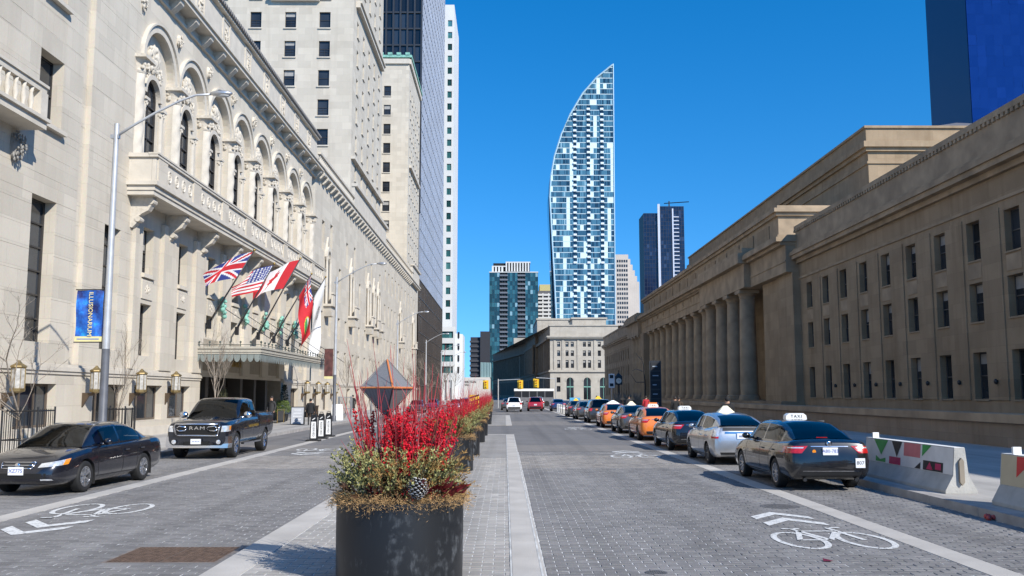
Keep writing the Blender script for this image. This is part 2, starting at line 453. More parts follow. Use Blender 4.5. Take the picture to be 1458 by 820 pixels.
def pavers(x0, x1, y0, y1, z, rng, w=0.27, h=0.135, g=0.0055, clip=None):
    """one entry per paver: (cx, cy, hw, hh, dz)"""
    out = []
    r = 0; y = y0
    while y < y1 - 0.02:
        x = x0 - (w / 2 if r % 2 else 0)
        while x < x1 - 0.02:
            a = max(x, x0); b = min(x + w, x1)
            if b - a > 0.03: out.append(((a + b) / 2, y + h / 2, (b - a) / 2 - g, h / 2 - g, z + rng.uniform(-0.002, 0.002), rng.uniform(-0.003, 0.003), rng.uniform(-0.003, 0.003)))
            x += w
        y += h; r += 1
    return out
def paver_mesh(mb, p, rng, cut=None):
    cx, cy, hw, hh, z, tx, ty = p
    b = 0.005
    k = lambda sx, sy, q, zz: (cx + sx * (hw - q), cy + sy * (hh - q), zz + sx * tx + sy * ty)
    top = [k(-1, -1, b, z), k(1, -1, b, z), k(1, 1, b, z), k(-1, 1, b, z)]
    bot = [k(-1, -1, 0, z - 0.007), k(1, -1, 0, z - 0.007), k(1, 1, 0, z - 0.007), k(-1, 1, 0, z - 0.007)]
    mb.add(top + bot, [(0, 1, 2, 3), (4, 5, 1, 0), (5, 6, 2, 1), (6, 7, 3, 2), (7, 4, 0, 3)], 0, rng.random())
rng = random.Random(3)
SL, SR = -8.35, 5.72                           # concrete strips beside the parking lanes
ML, MR = -3.42, 0.46                           # edges of the median
for (a, b, nm) in ((XL + 0.02, SL - 0.2, 'parking lane pavers by the hotel'), (SL + 0.2, ML - 0.02, 'carriageway'), (MR + 0.02, SR - 0.2, 'carriageway'), (SR + 0.2, XR - 0.02, 'parking lane')):
    mb = MB(); mt = MB()
    for p in pavers(a, b, NEAR0, NEAR1, 0.0, rng):
        if -4.98 < p[0] < -3.5 and 11.7 < p[1] < 12.95: continue
        paver_mesh(mt if 26.2 < p[1] < 31.6 and nm == 'carriageway' else mb, p, rng)
    tag(mb.build('road_pavers', M_ROAD, tints=True), kind='stuff')['label'] = 'grey paving blocks of the ' + nm
    if mt.f: tag(mt.build('road_pavers', M_ROAD_TAN, tints=True), kind='stuff')['label'] = 'tan paving blocks crossing the ' + nm
def strip(name, x0, x1, y0, y1, z0, z1, m, seg=3.0, gap=0.006, parent=None):
    y = y0
    mb = MB()
    while y < y1:
        e = min(y + seg, y1); mb.box(x0, x1, y + gap, e - gap, z0, z1, 0, rng.random()); y = e
    o = mb.build(name, m, parent, tints=True)
    return tag(o, kind='structure')
strip('lane_strip', SL - 0.19, SL + 0.19, NEAR0, 300, -0.03, 0.003, M_CONC)
strip('lane_strip', SR - 0.19, SR + 0.19, NEAR0, 300, -0.03, 0.003, M_CONC)
# median islands: a concrete surround, then pavers
def island(y0, y1, first):
    z = 0.03
    root = tag(MB().box(ML + 0.02, MR - 0.02, y0 + 0.02, y1 - 0.02, -0.05, z - 0.006).build('median_bed', M_JOINT), kind='structure')
    ms = MB()
    def ring(x0, x1):
        y = y0
        while y < y1:
            e = min(y + 3.2, y1)
            ms.box(x0, x1, y + 0.005, e - 0.005, -0.05, z + 0.004, 0, rng.random()); y = e
    ring(ML, ML + 0.44); ring(MR - 0.37, MR)
    ms.box(ML + 0.45, MR - 0.38, y1 - 0.4, y1, -0.05, z + 0.004)
    tag(ms.build('median_edge', M_CONC, tints=True), kind='structure')
    # white painted line on the outer edge of the band
    for x in (MR - 0.035, MR - 0.385):
        tag(MB().box(x - 0.011, x + 0.011, y0, y1 - 0.4, z + 0.0045, z + 0.007).build('edge_line', mat('worn_edge_line', (.5, .5, .48), .8, var=.3, scale=2)), kind='structure')
    if first:
        ps = pavers(ML + 0.45, MR - 0.39, y0, min(y1 - 0.42, 30), z, rng)
        ps = [p for p in ps]
        vis = [p for p in ps if p[1] > 10.1 and (p[0] > -0.62 or p[0] < -1.75)]
        vis.sort(key=lambda p: p[1]); one = set(id(p) for p in vis[:300])
        pm = MB(); paver_mesh(pm, (0, 0, 0.1295, 0.062, 0, 0, 0), rng)
        pme = pm.mesh('paver', M_MEDIAN, tints=True)
        pmes = []
        for q in range(6):
            me = pme.copy(); me.attributes['tint'].data.foreach_set('value', [rng.random()] * 5); pmes.append(me)
        mb = MB()
        for p in ps:
            if id(p) in one and p[2] > 0.125:
                inst('paver', rng.choice(pmes), root, Matrix.Translation((p[0], p[1], p[4])) @ Matrix.Rotation(p[6] * 4, 4, 'X'))
            else: paver_mesh(mb, p, rng)
        tag(mb.build('pavers', M_MEDIAN, root, tints=True), kind='stuff')
        if y1 > 30: tag(MB().box(ML + 0.45, MR - 0.39, 30.0, y1 - 0.41, -0.05, z).build('median_paving', M_MEDIAN, root), kind='structure')
    else:
        tag(MB().box(ML + 0.45, MR - 0.39, y0, y1 - 0.41, -0.05, z).build('median_paving', M_MEDIAN, root), kind='structure')
island(-6, 47.5, True)
island(61.5, 90, False)
# pavements with kerbs
tag(MB().box(-60, XL - 0.2, -60, 330, -0.1, 0.146).build('sidewalk_left', M_SIDEWALK), kind='structure')
tag(MB().box(XR + 0.25, 80, -60, 290, -0.1, 0.146).build('sidewalk_right', M_SIDEWALK), kind='structure')
strip('kerb_left', XL - 0.2, XL, -20, 330, -0.1, 0.15, M_KERB, 1.8)
strip('kerb_right', XR, XR + 0.25, -20, 290, -0.1, 0.15, M_KERB, 1.8)

# ------------------------------------------------------------------ shared markings: bicycle and chevrons (painted)
def sharrow(x, y, rz, label, sc=1.0):
    o = thing('bicycle_marking', label, 'road marking', (x, y, 0.0), 'painted bicycle markings', rz); W[o] = W[o] @ Matrix.Diagonal((.88, 1, 1, 1)); o.matrix_basis = W[o]
    def seg(mb, pts, w):
        for a, b in zip(pts, pts[1:]):
            d = Vector((b[0] - a[0], b[1] - a[1])); n = Vector((-d.y, d.x)).normalized() * w / 2
            mb.quad((a[0] - n.x, a[1] - n.y, 0.0065), (b[0] - n.x, b[1] - n.y, 0.0065), (b[0] + n.x, b[1] + n.y, 0.0065), (a[0] + n.x, a[1] + n.y, 0.0065))
    ch = MB()
    for k in (0.0, 0.75):
        for s in (-1, 1): ch.quad((0, 2.5 + k, 0.0065), (0, 2.15 + k, 0.0065), (s * 0.55, 1.55 + k, 0.0065), (s * 0.55, 1.9 + k, 0.0065))
    ch.build('chevrons', M_ROADPAINT, o, W[o].copy())
    for s in (-1, 1):
        cx = s * 0.52; bk = MB()
        pts = [(cx + 0.36 * math.cos(t * math.pi / 12), 0.1 + 0.72 * math.sin(t * math.pi / 12)) for t in range(25)]
        seg(bk, pts, 0.10)
        bk.build('wheel', M_ROADPAINT, o, W[o].copy())
    fr = MB()
    z = 0.0072
    seg(fr, [(-0.52, 0.1), (-0.02, 0.1), (0.38, 0.95), (-0.25, 0.95), (-0.52, 0.1)], 0.09)
    seg(fr, [(-0.02, 0.1), (-0.3, 1.2)], 0.09); seg(fr, [(-0.45, 1.2), (-0.15, 1.2)], 0.09)
    seg(fr, [(0.52, 0.1), (0.36, 1.3), (0.6, 1.32)], 0.09)
    for i, p in enumerate(fr.v): fr.v[i] = (p[0], p[1], 0.0085)
    fr.build('frame', M_ROADPAINT, o, W[o].copy())
    return o
sharrow(4.62, 13.3, 0.0, 'white painted bicycle and chevrons on the road beside the black taxi numbered 807')
sharrow(4.3, 31.0, 0.0, 'white painted bicycle and chevrons on the road beside the silver hatchback taxi')
sharrow(4.3, 55.0, 0.0, 'white painted bicycle and chevrons on the road beside the far orange taxi')
sharrow(-7.2, 17.2, math.pi, 'white painted bicycle and chevrons on the road in front of the black sedan')
sharrow(-6.9, 35.2, math.pi, 'white painted bicycle and chevrons on the road between pickup truck and reserved posts')
# iron covers set in the paving
def cover():
    o = thing('utility_cover', 'rusty rectangular iron utility cover set in the road by the median', 'manhole', (-4.24, 12.33, 0))
    m = mat('rusty_iron', (0.13, 0.085, 0.06), 0.8, 0.3, var=0.4, scale=12, bump=0.6, bscale=60)
    MB().box(-5.14, -3.44, 11.58, 13.06, -0.05, -0.0025).build('collar', M_ROAD, o)
    MB().box(-4.95, -3.52, 11.72, 12.93, -0.05, -0.001).build('frame', mat('iron_frame', (0.2, 0.17, 0.15), 0.7, 0.3, var=0.3), o)
    mb = MB(); mb.box(-4.9, -4.25, 11.77, 12.88, -0.05, 0.002); mb.box(-4.23, -3.57, 11.77, 12.88, -0.05, 0.002)
    mb.build('plate', m, o)
    st = MB()
    for i in range(24):
        for j in range(20):
            x, y = -4.87 + i * 0.0545, 11.8 + j * 0.0545
            st.box(x, x + 0.028, y, y + 0.028, 0.001, 0.006)
    tag(st.build('studs', m, o), kind='stuff')
cover()
for (x, y, r, lab) in ((5.05, 17.4, 0.36, 'round iron manhole cover beside the concrete strip near the taxi numbered 807'), (1.75, 11.05, 0.13, 'small round iron valve cover in the right carriageway')):
    mb = MB().lathe([(r, -0.03), (r, 0.003), (r - 0.03, 0.005), (r - 0.035, 0.002)], (x, y, 0), 28)
    for k in range(-4, 5):
        for q in range(-4, 5):
            if k * k + q * q < 15: mb.box(x + k * r / 5 - r / 14, x + k * r / 5 + r / 14, y + q * r / 5 - r / 14, y + q * r / 5 + r / 14, 0, 0.006)
    tag(mb.build('manhole_cover', mat('worn_iron', (0.14, 0.13, 0.12), 0.6, 0.4, var=0.3, scale=9)), lab, 'manhole')
# ------------------------------------------------------------------ windows shared by the facades
ROT = {'E': -math.pi / 2, 'W': math.pi / 2, 'S': math.pi}
_wc = {}
def win_meshes(w, h, style, fm, pm):
    k = (round(w, 2), round(h, 2), style, fm.name, pm.name)
    if k in _wc: return _wc[k]
    f = MB(); t = 0.06 if w < 2 else 0.09
    f.box(-w / 2, -w / 2 + t, -0.05, 0.03, 0, h); f.box(w / 2 - t, w / 2, -0.05, 0.03, 0, h)
    f.box(-w / 2 + t, w / 2 - t, -0.05, 0.03, 0, t); f.box(-w / 2 + t, w / 2 - t, -0.05, 0.03, h - t, h)
    if style in ('sash', 'sashm'): f.box(-w / 2 + t, w / 2 - t, -0.04, 0.045, h * 0.5 - 0.03, h * 0.5 + 0.03)
    if style == 'sashm':
        f.box(-0.015, 0.015, -0.03, 0.02, t, h * 0.5 - 0.03)
        for q in (0.17, 0.33): f.box(-w / 2 + t, w / 2 - t, -0.031, 0.019, h * q - 0.012, h * q + 0.012)
    if style == 'tall':
        n = max(3, int(round(h / 0.85)))
        for i in range(1, n): f.box(-w / 2 + t, w / 2 - t, -0.04, 0.045 if i % 2 else 0.03, h * i / n - 0.03, h * i / n + 0.03)
        f.box(-w / 2 + t + 0.04, -w / 2 + t + 0.08, -0.03, 0.04, t, h - t)
    if style == 'shop':
        for q in (-0.17, 0.17): f.box(w * q - 0.03, w * q + 0.03, -0.04, 0.03, t, h - t)
        f.box(-w / 2 - 0.06, w / 2 + 0.06, 0.0, 0.16, h + 0.002, h + 0.22)
        f.box(-w / 2 - 0.06, w / 2 + 0.06, 0.0, 0.12, -0.14, -0.002)
    if style == 'grid':
        for i in range(1, 3): f.box(-w / 2 + w * i / 3 - 0.02, -w / 2 + w * i / 3 + 0.02, -0.03, 0.02, t, h - t)
        for i in range(1, 5): f.box(-w / 2 + t, w / 2 - t, -0.031, 0.019, h * i / 5 - 0.02, h * i / 5 + 0.02)
    p = MB().quad((-w / 2 + 0.02, -0.02, 0.02), (-w / 2 + 0.02, -0.02, h - 0.02), (w / 2 - 0.02, -0.02, h - 0.02), (w / 2 - 0.02, -0.02, 0.02))
    _wc[k] = (f.mesh('window', fm), p.mesh('pane', pm))
    bl = MB().quad((-w / 2 + t, -0.012, h * 0.52), (-w / 2 + t, -0.012, h - t), (w / 2 - t, -0.012, h - t), (w / 2 - t, -0.012, h * 0.52))
    _wc[k] += (bl.mesh('blind', M_BLIND),)
    return _wc[k]
wrng = random.Random(5)
def win(parent, face, pos, w, h, style='sash', fm=None, pm=None, blind=0.0):
    fm = fm or M_WINFRAME; pm = pm or M_PANE
    a, b, c = win_meshes(w, h, style, fm, pm)
    M = T(*pos, ROT[face])
    o = inst('window', a, parent, M)
    inst('pane', b, o, M)
    if wrng.random() < blind:
        q = wrng.uniform(0.4, 1.0)
        inst('blind', c, o, M @ Matrix.Translation((0, 0, h * (1 - q) * 0.96)) @ Matrix.Diagonal((1, 1, q, 1)))
    return o
_sc = {}
def add_sill(o, pos, face, w, back, m, n=0.14, h=0.14):
    k = (round(w, 2), n, m.name)
    if k not in _sc: _sc[k] = MB().box(-w / 2 - 0.1, w / 2 + 0.1, back + 0.003, back + n, -h, -0.003).mesh('sill', m)
    inst('sill', _sc[k], o, T(*pos, ROT[face]))
orng = random.Random(11)
def carve(mb, fr, u, z, w, h, d, k=22):
    """a lump of carving: a flattened shield overlaid with small scrolls"""
    c0, c1 = Vector(fr(u, 0, z)), Vector(fr(u, 1, z)); nx = abs((c1 - c0).x) > 0.5
    s_ = lambda a, b, c: (b, a, c) if nx else (a, b, c)
    mb.sphere(fr(u, 0.0, z), 1.0, 10, 6, sc=s_(w * .42, d * .45, h * .44))
    for i in range(int(k * 1.8)):
        a = orng.uniform(-1, 1); b = orng.uniform(-1, 1)
        if a * a + b * b > 1: continue
        r = orng.uniform(0.05, 0.11) * min(w, h); e = math.sqrt(max(0.0, 1 - a * a - b * b))
        mb.sphere(fr(u + a * w / 2, d * (.1 + .5 * e) * orng.uniform(.7, 1.1), z + b * h / 2), r, 6, 4, sc=s_(1, .8, orng.uniform(.9, 2.0)))
def wall_blocks(parent, fr, u0, u1, z0, z1, ops, course=0.8, bl=1.55, d=0.03, m=None, keep=None):
    """ashlar facing of single stones, each its own part"""
    zs = [z0]
    edges = sorted(set([o[2] for o in ops] + [o[3] for o in ops] + [z1]))
    z = z0
    while z < z1 - 0.05:
        nz = z + course
        for e in edges:
            if z + 0.25 < e < nz + 0.25: nz = e; break
        nz = min(nz, z1); zs.append(nz); z = nz
    meshes = {}
    r = 0; cnt = 0
    for za, zb in zip(zs, zs[1:]):
        zc = (za + zb) / 2; u = u0 - (bl / 2 if r % 2 else 0); r += 1
        cut = sorted((o[0], o[1]) for o in ops if o[2] < zc < o[3])
        while u < u1 - 0.01:
            a, b = max(u, u0), min(u + bl, u1); u += bl
            parts = [(a, b)]
            for ca, cb in cut:
                nx = []
                for p, q in parts:
                    if cb <= p or ca >= q: nx.append((p, q)); continue
                    if ca - p > 0.04: nx.append((p, ca))
                    if q - cb > 0.04: nx.append((cb, q))
                parts = nx
            for p, q in parts:
                if q - p < 0.04: continue
                g = 0.004; dd = d + orng.uniform(-0.004, 0.004)
                mb = MB().prism([(p + g, za + g), (q - g, za + g), (q - g, zb - g), (p + g, zb - g)], fr, -0.05, dd)
                mb.build('stone_block', m or M_STONE, parent); cnt += 1
    return cnt

# ------------------------------------------------------------------ the hotel
HX = -16.7
hotel = thing('hotel', 'pale limestone hotel with arched upper windows, balcony, entrance canopy and tall rear towers', 'hotel', (HX, 80, 0))
fh = frX(HX, 1)
BAY0, BAYW, NB = 41.2, 4.72, 8
BAY1 = BAY0 + BAYW * NB                         # 78.96
# --- near pavilion, faced with single stones
ops_near = [(32.35, 34.15, 3.9, 9.1), (38.35, 39.95, 3.9, 9.3), (32.4, 34.15, 11.8, 14.45), (32.4, 34.15, 16.6, 19.3)]
g_ops = [(31.75, 34.7, 0.85, 2.42), (37.8, 40.95, 0.85, 2.45), (42.0, 45.4, 0.85, 2.45), (46.2, 49.4, 0.85, 2.45), (24.6, 27.8, 0.85, 2.42)]
wall_blocks(hotel, fh, 28.0, 35.75, 3.05, 22.3, ops_near)
wall_blocks(hotel, frX(HX - 0.22, 1), 35.75, 36.55, 3.05, 22.3, [])
wall_blocks(hotel, fh, 36.55, 41.15, 3.05, 22.3, ops_near)
# body behind the recessed strip is pushed in by cutting it out
back2 = MB(); facade(back2, frX(HX, 1), 5, 35.75, 2.9, 40, [o for o in ops_near if o[0] < 35], 0.6)
facade(back2, frX(HX, 1), 36.55, 41.15, 2.9, 40, [o for o in ops_near if o[0] > 36], 0.6)
facade(back2, frX(HX - 0.22, 1), 35.75, 36.55, 2.9, 40, [], 0.1)
back2.fbox(fh, 35.7, 35.75, -0.3, 0.025, 2.9, 40); back2.fbox(fh, 36.55, 36.6, -0.3, 0.025, 2.9, 40)
back2.quad((HX, 5, 0), (HX - 30, 5, 0), (HX - 30, 5, 40), (HX, 5, 40))
back2.build('wall', M_STONE, hotel)
for (a, b, c, d) in ops_near:
    P = (HX - 0.42, (a + b) / 2, c); o = win(hotel, 'E', P, b - a, d - c, 'tall' if d - c > 4 else 'sash')
    if c > 5: add_sill(o, P, 'E', b - a, 0.46, M_STONE_TRIM, 0.2, 0.16)
# --- ground storey all along: plinth, shop windows, string course
ENT0, ENT1 = 51.0, 70.0
gw = [(77.4 + i * 4.1, 79.9 + i * 4.1, 0.6, 2.5) for i in range(3)] + [(92 + i * 6.2, 94.2 + i * 6.2, 0.9, 2.6) for i in range(13)]
gw = [(72.6, 75.2, 0.6, 2.5)] + gw
fg = frX(HX + 0.12, 1)
base = MB(); facade(base, fg, 5, ENT0, 0.1, 2.9, g_ops, 0.45); facade(base, fg, ENT1, 176, 0.1, 2.9, gw, 0.45)
base.build('base_wall', M_STONE, hotel)
for (a, b, c, d) in g_ops + gw:
    win(hotel, 'E', (HX - 0.22, (a + b) / 2, c), b - a, d - c, 'shop', M_BROWN)
sc = MB()
for (a, b) in ((5, ENT0), (ENT1, 176)):
    sc.fbox(fh, a, b, 0.0, 0.22, 2.9, 3.06); sc.fbox(fh, a, b, 0.0, 0.16, 3.062, 3.16); sc.fbox(fh, a, b, 0.12, 0.17, 2.78, 2.897)
    sc.fbox(fg, a, b, 0.003, 0.09, 0.1, 0.55)
sc.build('string_course', M_STONE_TRIM, hotel)
# --- arcade block: lower windows, one bay at a time
low_ops = []
for i in range(NB):
    c = BAY0 + BAYW * (i + 0.5) - 0.35
    low_ops += [(c - 0.65, c + 0.65, 7.62, 9.75)]
    if not 51.5 < c < 70: low_ops += [(c - 0.65, c + 0.65, 3.8, 6.2)]
    else: low_ops += [(c - 0.65, c + 0.65, 5.2, 6.6)]
wl = MB(); facade(wl, fh, 41.15, BAY1, 3.0, 11.2, [o for o in low_ops], 0.5)
wl.build('wall', M_STONE, hotel)
for o in low_ops: win(hotel, 'E', (HX - 0.4, (o[0] + o[1]) / 2, o[2]), o[1] - o[0], o[3] - o[2], 'tall' if o[3] - o[2] > 2.2 else 'sashm', blind=0.2)
lp = MB()
for i in range(NB + 1):                                              # flat pilasters under the balcony
    u = BAY0 + BAYW * i
    lp.fbox(fh, max(u - 1.25, 41.16), min(u + 0.35, BAY1), 0.002, 0.22, 3.17, 10.2)
for o in low_ops:
    if o[2] > 7: lp.fbox(fh, o[0] - 0.05, o[1] + 0.05, 0.002, 0.14, o[2] - 0.22, o[2] - 0.03); lp.fbox(fh, o[0], o[1], 0.002, 0.05, o[2] - 1.2, o[2] - 0.3)
lp.build('pilasters', M_STONE, hotel)
for o in low_ops:
    if o[2] > 7: cv = MB(); carve(cv, fh, (o[0] + o[1]) / 2, o[2] - 0.75, 0.8, 0.5, 0.12, 20); cv.build('carved_panel', M_CARVED, hotel, smooth=True)
# --- balcony
bal = MB(); BX = 1.25
bal.fbox(fh, 40.4, BAY1 + 0.5, 0.0, BX, 11.0, 11.22); bal.fbox(fh, 40.3, BAY1 + 0.6, 0.0, BX + 0.12, 11.222, 11.4); bal.fbox(fh, 40.45, BAY1 + 0.45, 0.0, BX - 0.06, 10.8, 10.998)
bal.fbox(fh, 40.5, BAY1 + 0.4, BX - 0.2, BX - 0.02, 11.402, 12.5); bal.fbox(fh, 40.5, 40.68, 0.0, BX - 0.21, 11.402, 12.5)
bal.fbox(fh, 40.4, BAY1 + 0.5, BX - 0.3, BX + 0.08, 12.502, 12.62); bal.fbox(fh, 40.38, BAY1 + 0.5, BX - 0.34, BX + 0.12, 12.622, 12.7)
bal.fbox(fh, 40.4, 40.78, 0.0, BX - 0.31, 12.502, 12.68)
b_o = bal.build('balcony', M_STONE_TRIM, hotel)
for i in range(NB + 1):
    u = BAY0 + BAYW * i
    MB().fbox(fh, u - 0.55, u + 0.55, BX - 0.019, BX + 0.05, 11.403, 12.5).build('balcony_pier', M_STONE, b_o)
rg = MB(); rmesh = None
rm = MB()
for k in range(12):
    t0, t1 = 2 * math.pi * k / 12, 2 * math.pi * (k + 1) / 12
    rm.add([(0.26 * math.cos(t0), 0, 0.32 * math.sin(t0)), (0.26 * math.cos(t1), 0, 0.32 * math.sin(t1)), (0.2 * math.cos(t1), 0.05, 0.26 * math.sin(t1)), (0.2 * math.cos(t0), 0.05, 0.26 * math.sin(t0)), (0.14 * math.cos(t1), 0.0, 0.2 * math.sin(t1)), (0.14 * math.cos(t0), 0.0, 0.2 * math.sin(t0))],
           [(0, 1, 2, 3), (3, 2, 4, 5)])
for k in range(5): rm.sphere((0.07 * math.cos(k * 1.256), 0.0, 0.09 * math.sin(k * 1.256)), 0.05, 6, 4)
rmesh = rm.mesh('roundel', M_CARVED)
for i in range(NB):
    for k in range(4): inst('roundel', rmesh, b_o, T(HX + BX - 0.018, BAY0 + BAYW * i + 0.95 + k * 0.94, 11.95, -math.pi / 2))
con = MB()
con.prism([(0.0, 0.0), (0.0, -1.35), (0.12, -1.4), (0.3, -1.2), (0.35, -0.9), (0.55, -0.75), (0.8, -0.62), (0.95, -0.35), (1.0, 0.0)], lambda u, n, z: (n, u, z), -0.2, 0.2)
con.lathe([(0.16, -0.23), (0.16, 0.23)], (0, 0.9, -0.2), 10, axis='X'); con.lathe([(0.13, -0.23), (0.13, 0.23)], (0, 0.36, -1.0), 10, axis='X')
con_me = con.mesh('console', M_CARVED)
for i in range(NB + 1): inst('console', con_me, b_o, T(HX, BAY0 + BAYW * i - (0.45 if i else 0.1), 10.8, -math.pi / 2))
# --- the arches
ZB, ZS, RO, RI = 11.4, 17.35, 1.96, 0.86
def arch_strip(mb, fr, c, r, zs, z1, ul, ur, n=0, seg=16, squash=1.0):
    pts = [(c - r * math.cos(math.pi * k / seg), zs + r * squash * math.sin(math.pi * k / seg)) for k in range(seg + 1)]
    for (a, za), (b, zb) in zip(pts, pts[1:]): mb.quad(fr(a, n, za), fr(b, n, zb), fr(b, n, z1), fr(a, n, z1))
    if ul < c - r: mb.quad(fr(ul, n, zs), fr(c - r, n, zs), fr(c - r, n, z1), fr(ul, n, z1))
    if ur > c + r: mb.quad(fr(c + r, n, zs), fr(ur, n, zs), fr(ur, n, z1), fr(c + r, n, z1))
    return pts
def arch_soffit(mb, fr, pts, z0, n0, n1):
    full = [(pts[0][0], z0)] + pts + [(pts[-1][0], z0)]
    for (a, za), (b, zb) in zip(full, full[1:]): mb.quad(fr(a, n0, za), fr(b, n0, zb), fr(b, n1, zb), fr(a, n1, za))
def arch_mould(mb, fr, c, r0, r1, zs, n0, n1, seg=20, a0=0.0, a1=math.pi):
    for k in range(seg):
        q = []
        for kk in (k, k + 1):
            t = a0 + (a1 - a0) * kk / seg
            q.append([(c - r * math.cos(t), zs + r * math.sin(t)) for r in (r0, r1)])
        (i0, o0), (i1, o1) = q
        P = lambda p, n: fr(p[0], n, p[1])
        mb.quad(P(i0, n1), P(i1, n1), P(o1, n1), P(o0, n1)); mb.quad(P(i0, n0), P(i1, n0), P(i1, n1), P(i0, n1)); mb.quad(P(o0, n0), P(o0, n1), P(o1, n1), P(o1, n0))
aw = MB(); am = MB(); at_ = MB()
for i in range(NB):
    orn = MB(); heads = MB()
    ul, ur = BAY0 + BAYW * i, BAY0 + BAYW * (i + 1); c = (ul + ur) / 2
    pts = arch_strip(aw, fh, c, RO, ZS, 20.9, ul, ur)
    for s, e in ((ul, c - RO), (c + RO, ur)): aw.quad(fh(s, 0, ZB), fh(e, 0, ZB), fh(e, 0, ZS), fh(s, 0, ZS))
    arch_soffit(aw, fh, pts, ZB, 0.0, -0.32)
    # recessed tympanum with the inner arched opening
    fi = frX(HX - 0.32, 1)
    zi = 16.2
    p2 = arch_strip(at_, fi, c, RI, zi, 19.4, c - RO - 0.01, c + RO + 0.01)
    for s, e in ((c - RO, c - RI), (c + RI, c + RO)): at_.quad(fi(s, 0, ZB), fi(e, 0, ZB), fi(e, 0, zi), fi(s, 0, zi))
    arch_soffit(at_, fi, p2, ZB, 0.0, -0.25)
    arch_mould(am, fh, c, RO + 0.0, RO + 0.34, ZS, 0.0, 0.1); arch_mould(am, fh, c, RO + 0.345, RO + 0.43, ZS, 0.0, 0.2, 22)
    arch_mould(am, fi, c, RI, RI + 0.22, zi, 0.0, 0.14)
    carve(orn, fi, c, 18.1, 1.3, 1.3, 0.22, 60); carve(orn, fi, c - 0.85, 17.4, 0.7, 0.9, 0.2, 16); carve(orn, fi, c + 0.85, 17.4, 0.7, 0.9, 0.2, 16)
    carve(heads, fh, ul + 0.02, 19.95, 0.5, 0.8, 0.45, 22)
    orn.build('arch_carving', M_CARVED, hotel, smooth=True); heads.build('carved_head', M_CARVED, hotel, smooth=True)
    # the arched window: one mesh with bars, and its pane
    wm = MB(); fw = frX(HX - 0.52, 1)
    for s in (-1, 1): wm.fbox(fw, c + s * (RI - 0.035) - 0.035, c + s * (RI - 0.035) + 0.035, 0, 0.1, ZB, zi)
    nbar = 6
    for k in range(1, nbar): wm.fbox(fw, c - RI + 0.07, c + RI - 0.07, 0.0, 0.08, ZB + (zi - ZB) * k / nbar - 0.03 + 0.4, ZB + (zi - ZB) * k / nbar + 0.03 + 0.4)
    wm.fbox(fw, c - 0.025, c + 0.025, 0.01, 0.07, ZB, zi + RI - 0.05)
    arch_mould(wm, fw, c, RI - 0.07, RI, zi, 0.0, 0.1, 12)
    wo_ = wm.build('arched_window', M_WINFRAME, hotel)
    pn = MB(); pp = [fw(c - RI, -0.01, ZB)] + [fw(p[0], -0.01, p[1]) for p in p2] + [fw(c + RI, -0.01, ZB)]
    pn.add(pp, [tuple(range(len(pp)))]); pn.build('pane', M_PANE, wo_)
aw.build('arcade_wall', M_STONE, hotel); at_.build('arch_recess', M_STONE_TRIM, hotel)
am.build('arch_moulding', M_STONE_TRIM, hotel)
# spiral columns between the arches, thin colonnettes inside them
tw = MB(); n = 20; H0, H1 = 12.0, 16.55
rows = 46; o0 = 0
for k in range(rows + 1):
    z = H0 + (H1 - H0) * k / rows
    for j in range(n):
        t = 2 * math.pi * j / n
        r = 0.37 + 0.02 * math.cos(3 * t - (z - H0) * 7.0) - 0.02 * k / rows
        tw.v.append((r * math.cos(t), r * math.sin(t), z))
for k in range(rows):
    for j in range(n):
        a = k * n + j; b = k * n + (j + 1) % n; tw.f.append((a, b, b + n, a + n)); tw.m.append(0); tw.t.append(0)
shaft_me = tw.mesh('shaft', M_STONE_TRIM, smooth=True)
cb = MB(); cb.lathe([(0.36, 0), (0.4, 0.1), (0.38, 0.15), (0.46, 0.45), (0.56, 0.62)], (0, 0, 16.55), 14)
cb.box(-0.6, 0.6, -0.6, 0.6, 17.17, 17.33)
for k in range(26):
    t = orng.uniform(0, 6.28); cb.sphere((0.45 * math.cos(t), 0.45 * math.sin(t), orng.uniform(16.75, 17.1)), 0.1, 6, 4)
cap_me = cb.mesh('capital', M_CARVED, smooth=True, sharp=40)
bb = MB(); bb.lathe([(0.52, 11.4), (0.52, 11.75), (0.46, 11.8), (0.5, 11.88), (0.42, 12.0)], (0, 0, 0), 14); base_me = bb.mesh('column_base', M_STONE_TRIM, smooth=True, sharp=40)
tc_ = MB(); tc_.lathe([(0.2, 11.4), (0.2, 11.6), (0.145, 11.7), (0.135, 15.2), (0.15, 15.3), (0.14, 15.35), (0.24, 15.75)], (0, 0, 0), 12); tc_.box(-0.25, 0.25, -0.25, 0.25, 15.75, 15.88)
for k in range(12): t = k * 0.52; tc_.sphere((0.19 * math.cos(t), 0.19 * math.sin(t), 15.55 + 0.08 * (k % 2)), 0.06, 5, 4)
thin_me = tc_.mesh('colonnette', M_STONE_TRIM, smooth=True, sharp=40)
for i in range(NB + 1):
    u = BAY0 + BAYW * i
    M = T(HX - 0.08, u, 0)
    co = inst('column', shaft_me, hotel, M); inst('capital', cap_me, co, M); inst('column_base', base_me, co, M)
    if i < NB:
        for s in (-1, 1): inst('colonnette', thin_me, hotel, T(HX - 0.27, u + BAYW / 2 + s * (RI + 0.24), 0))
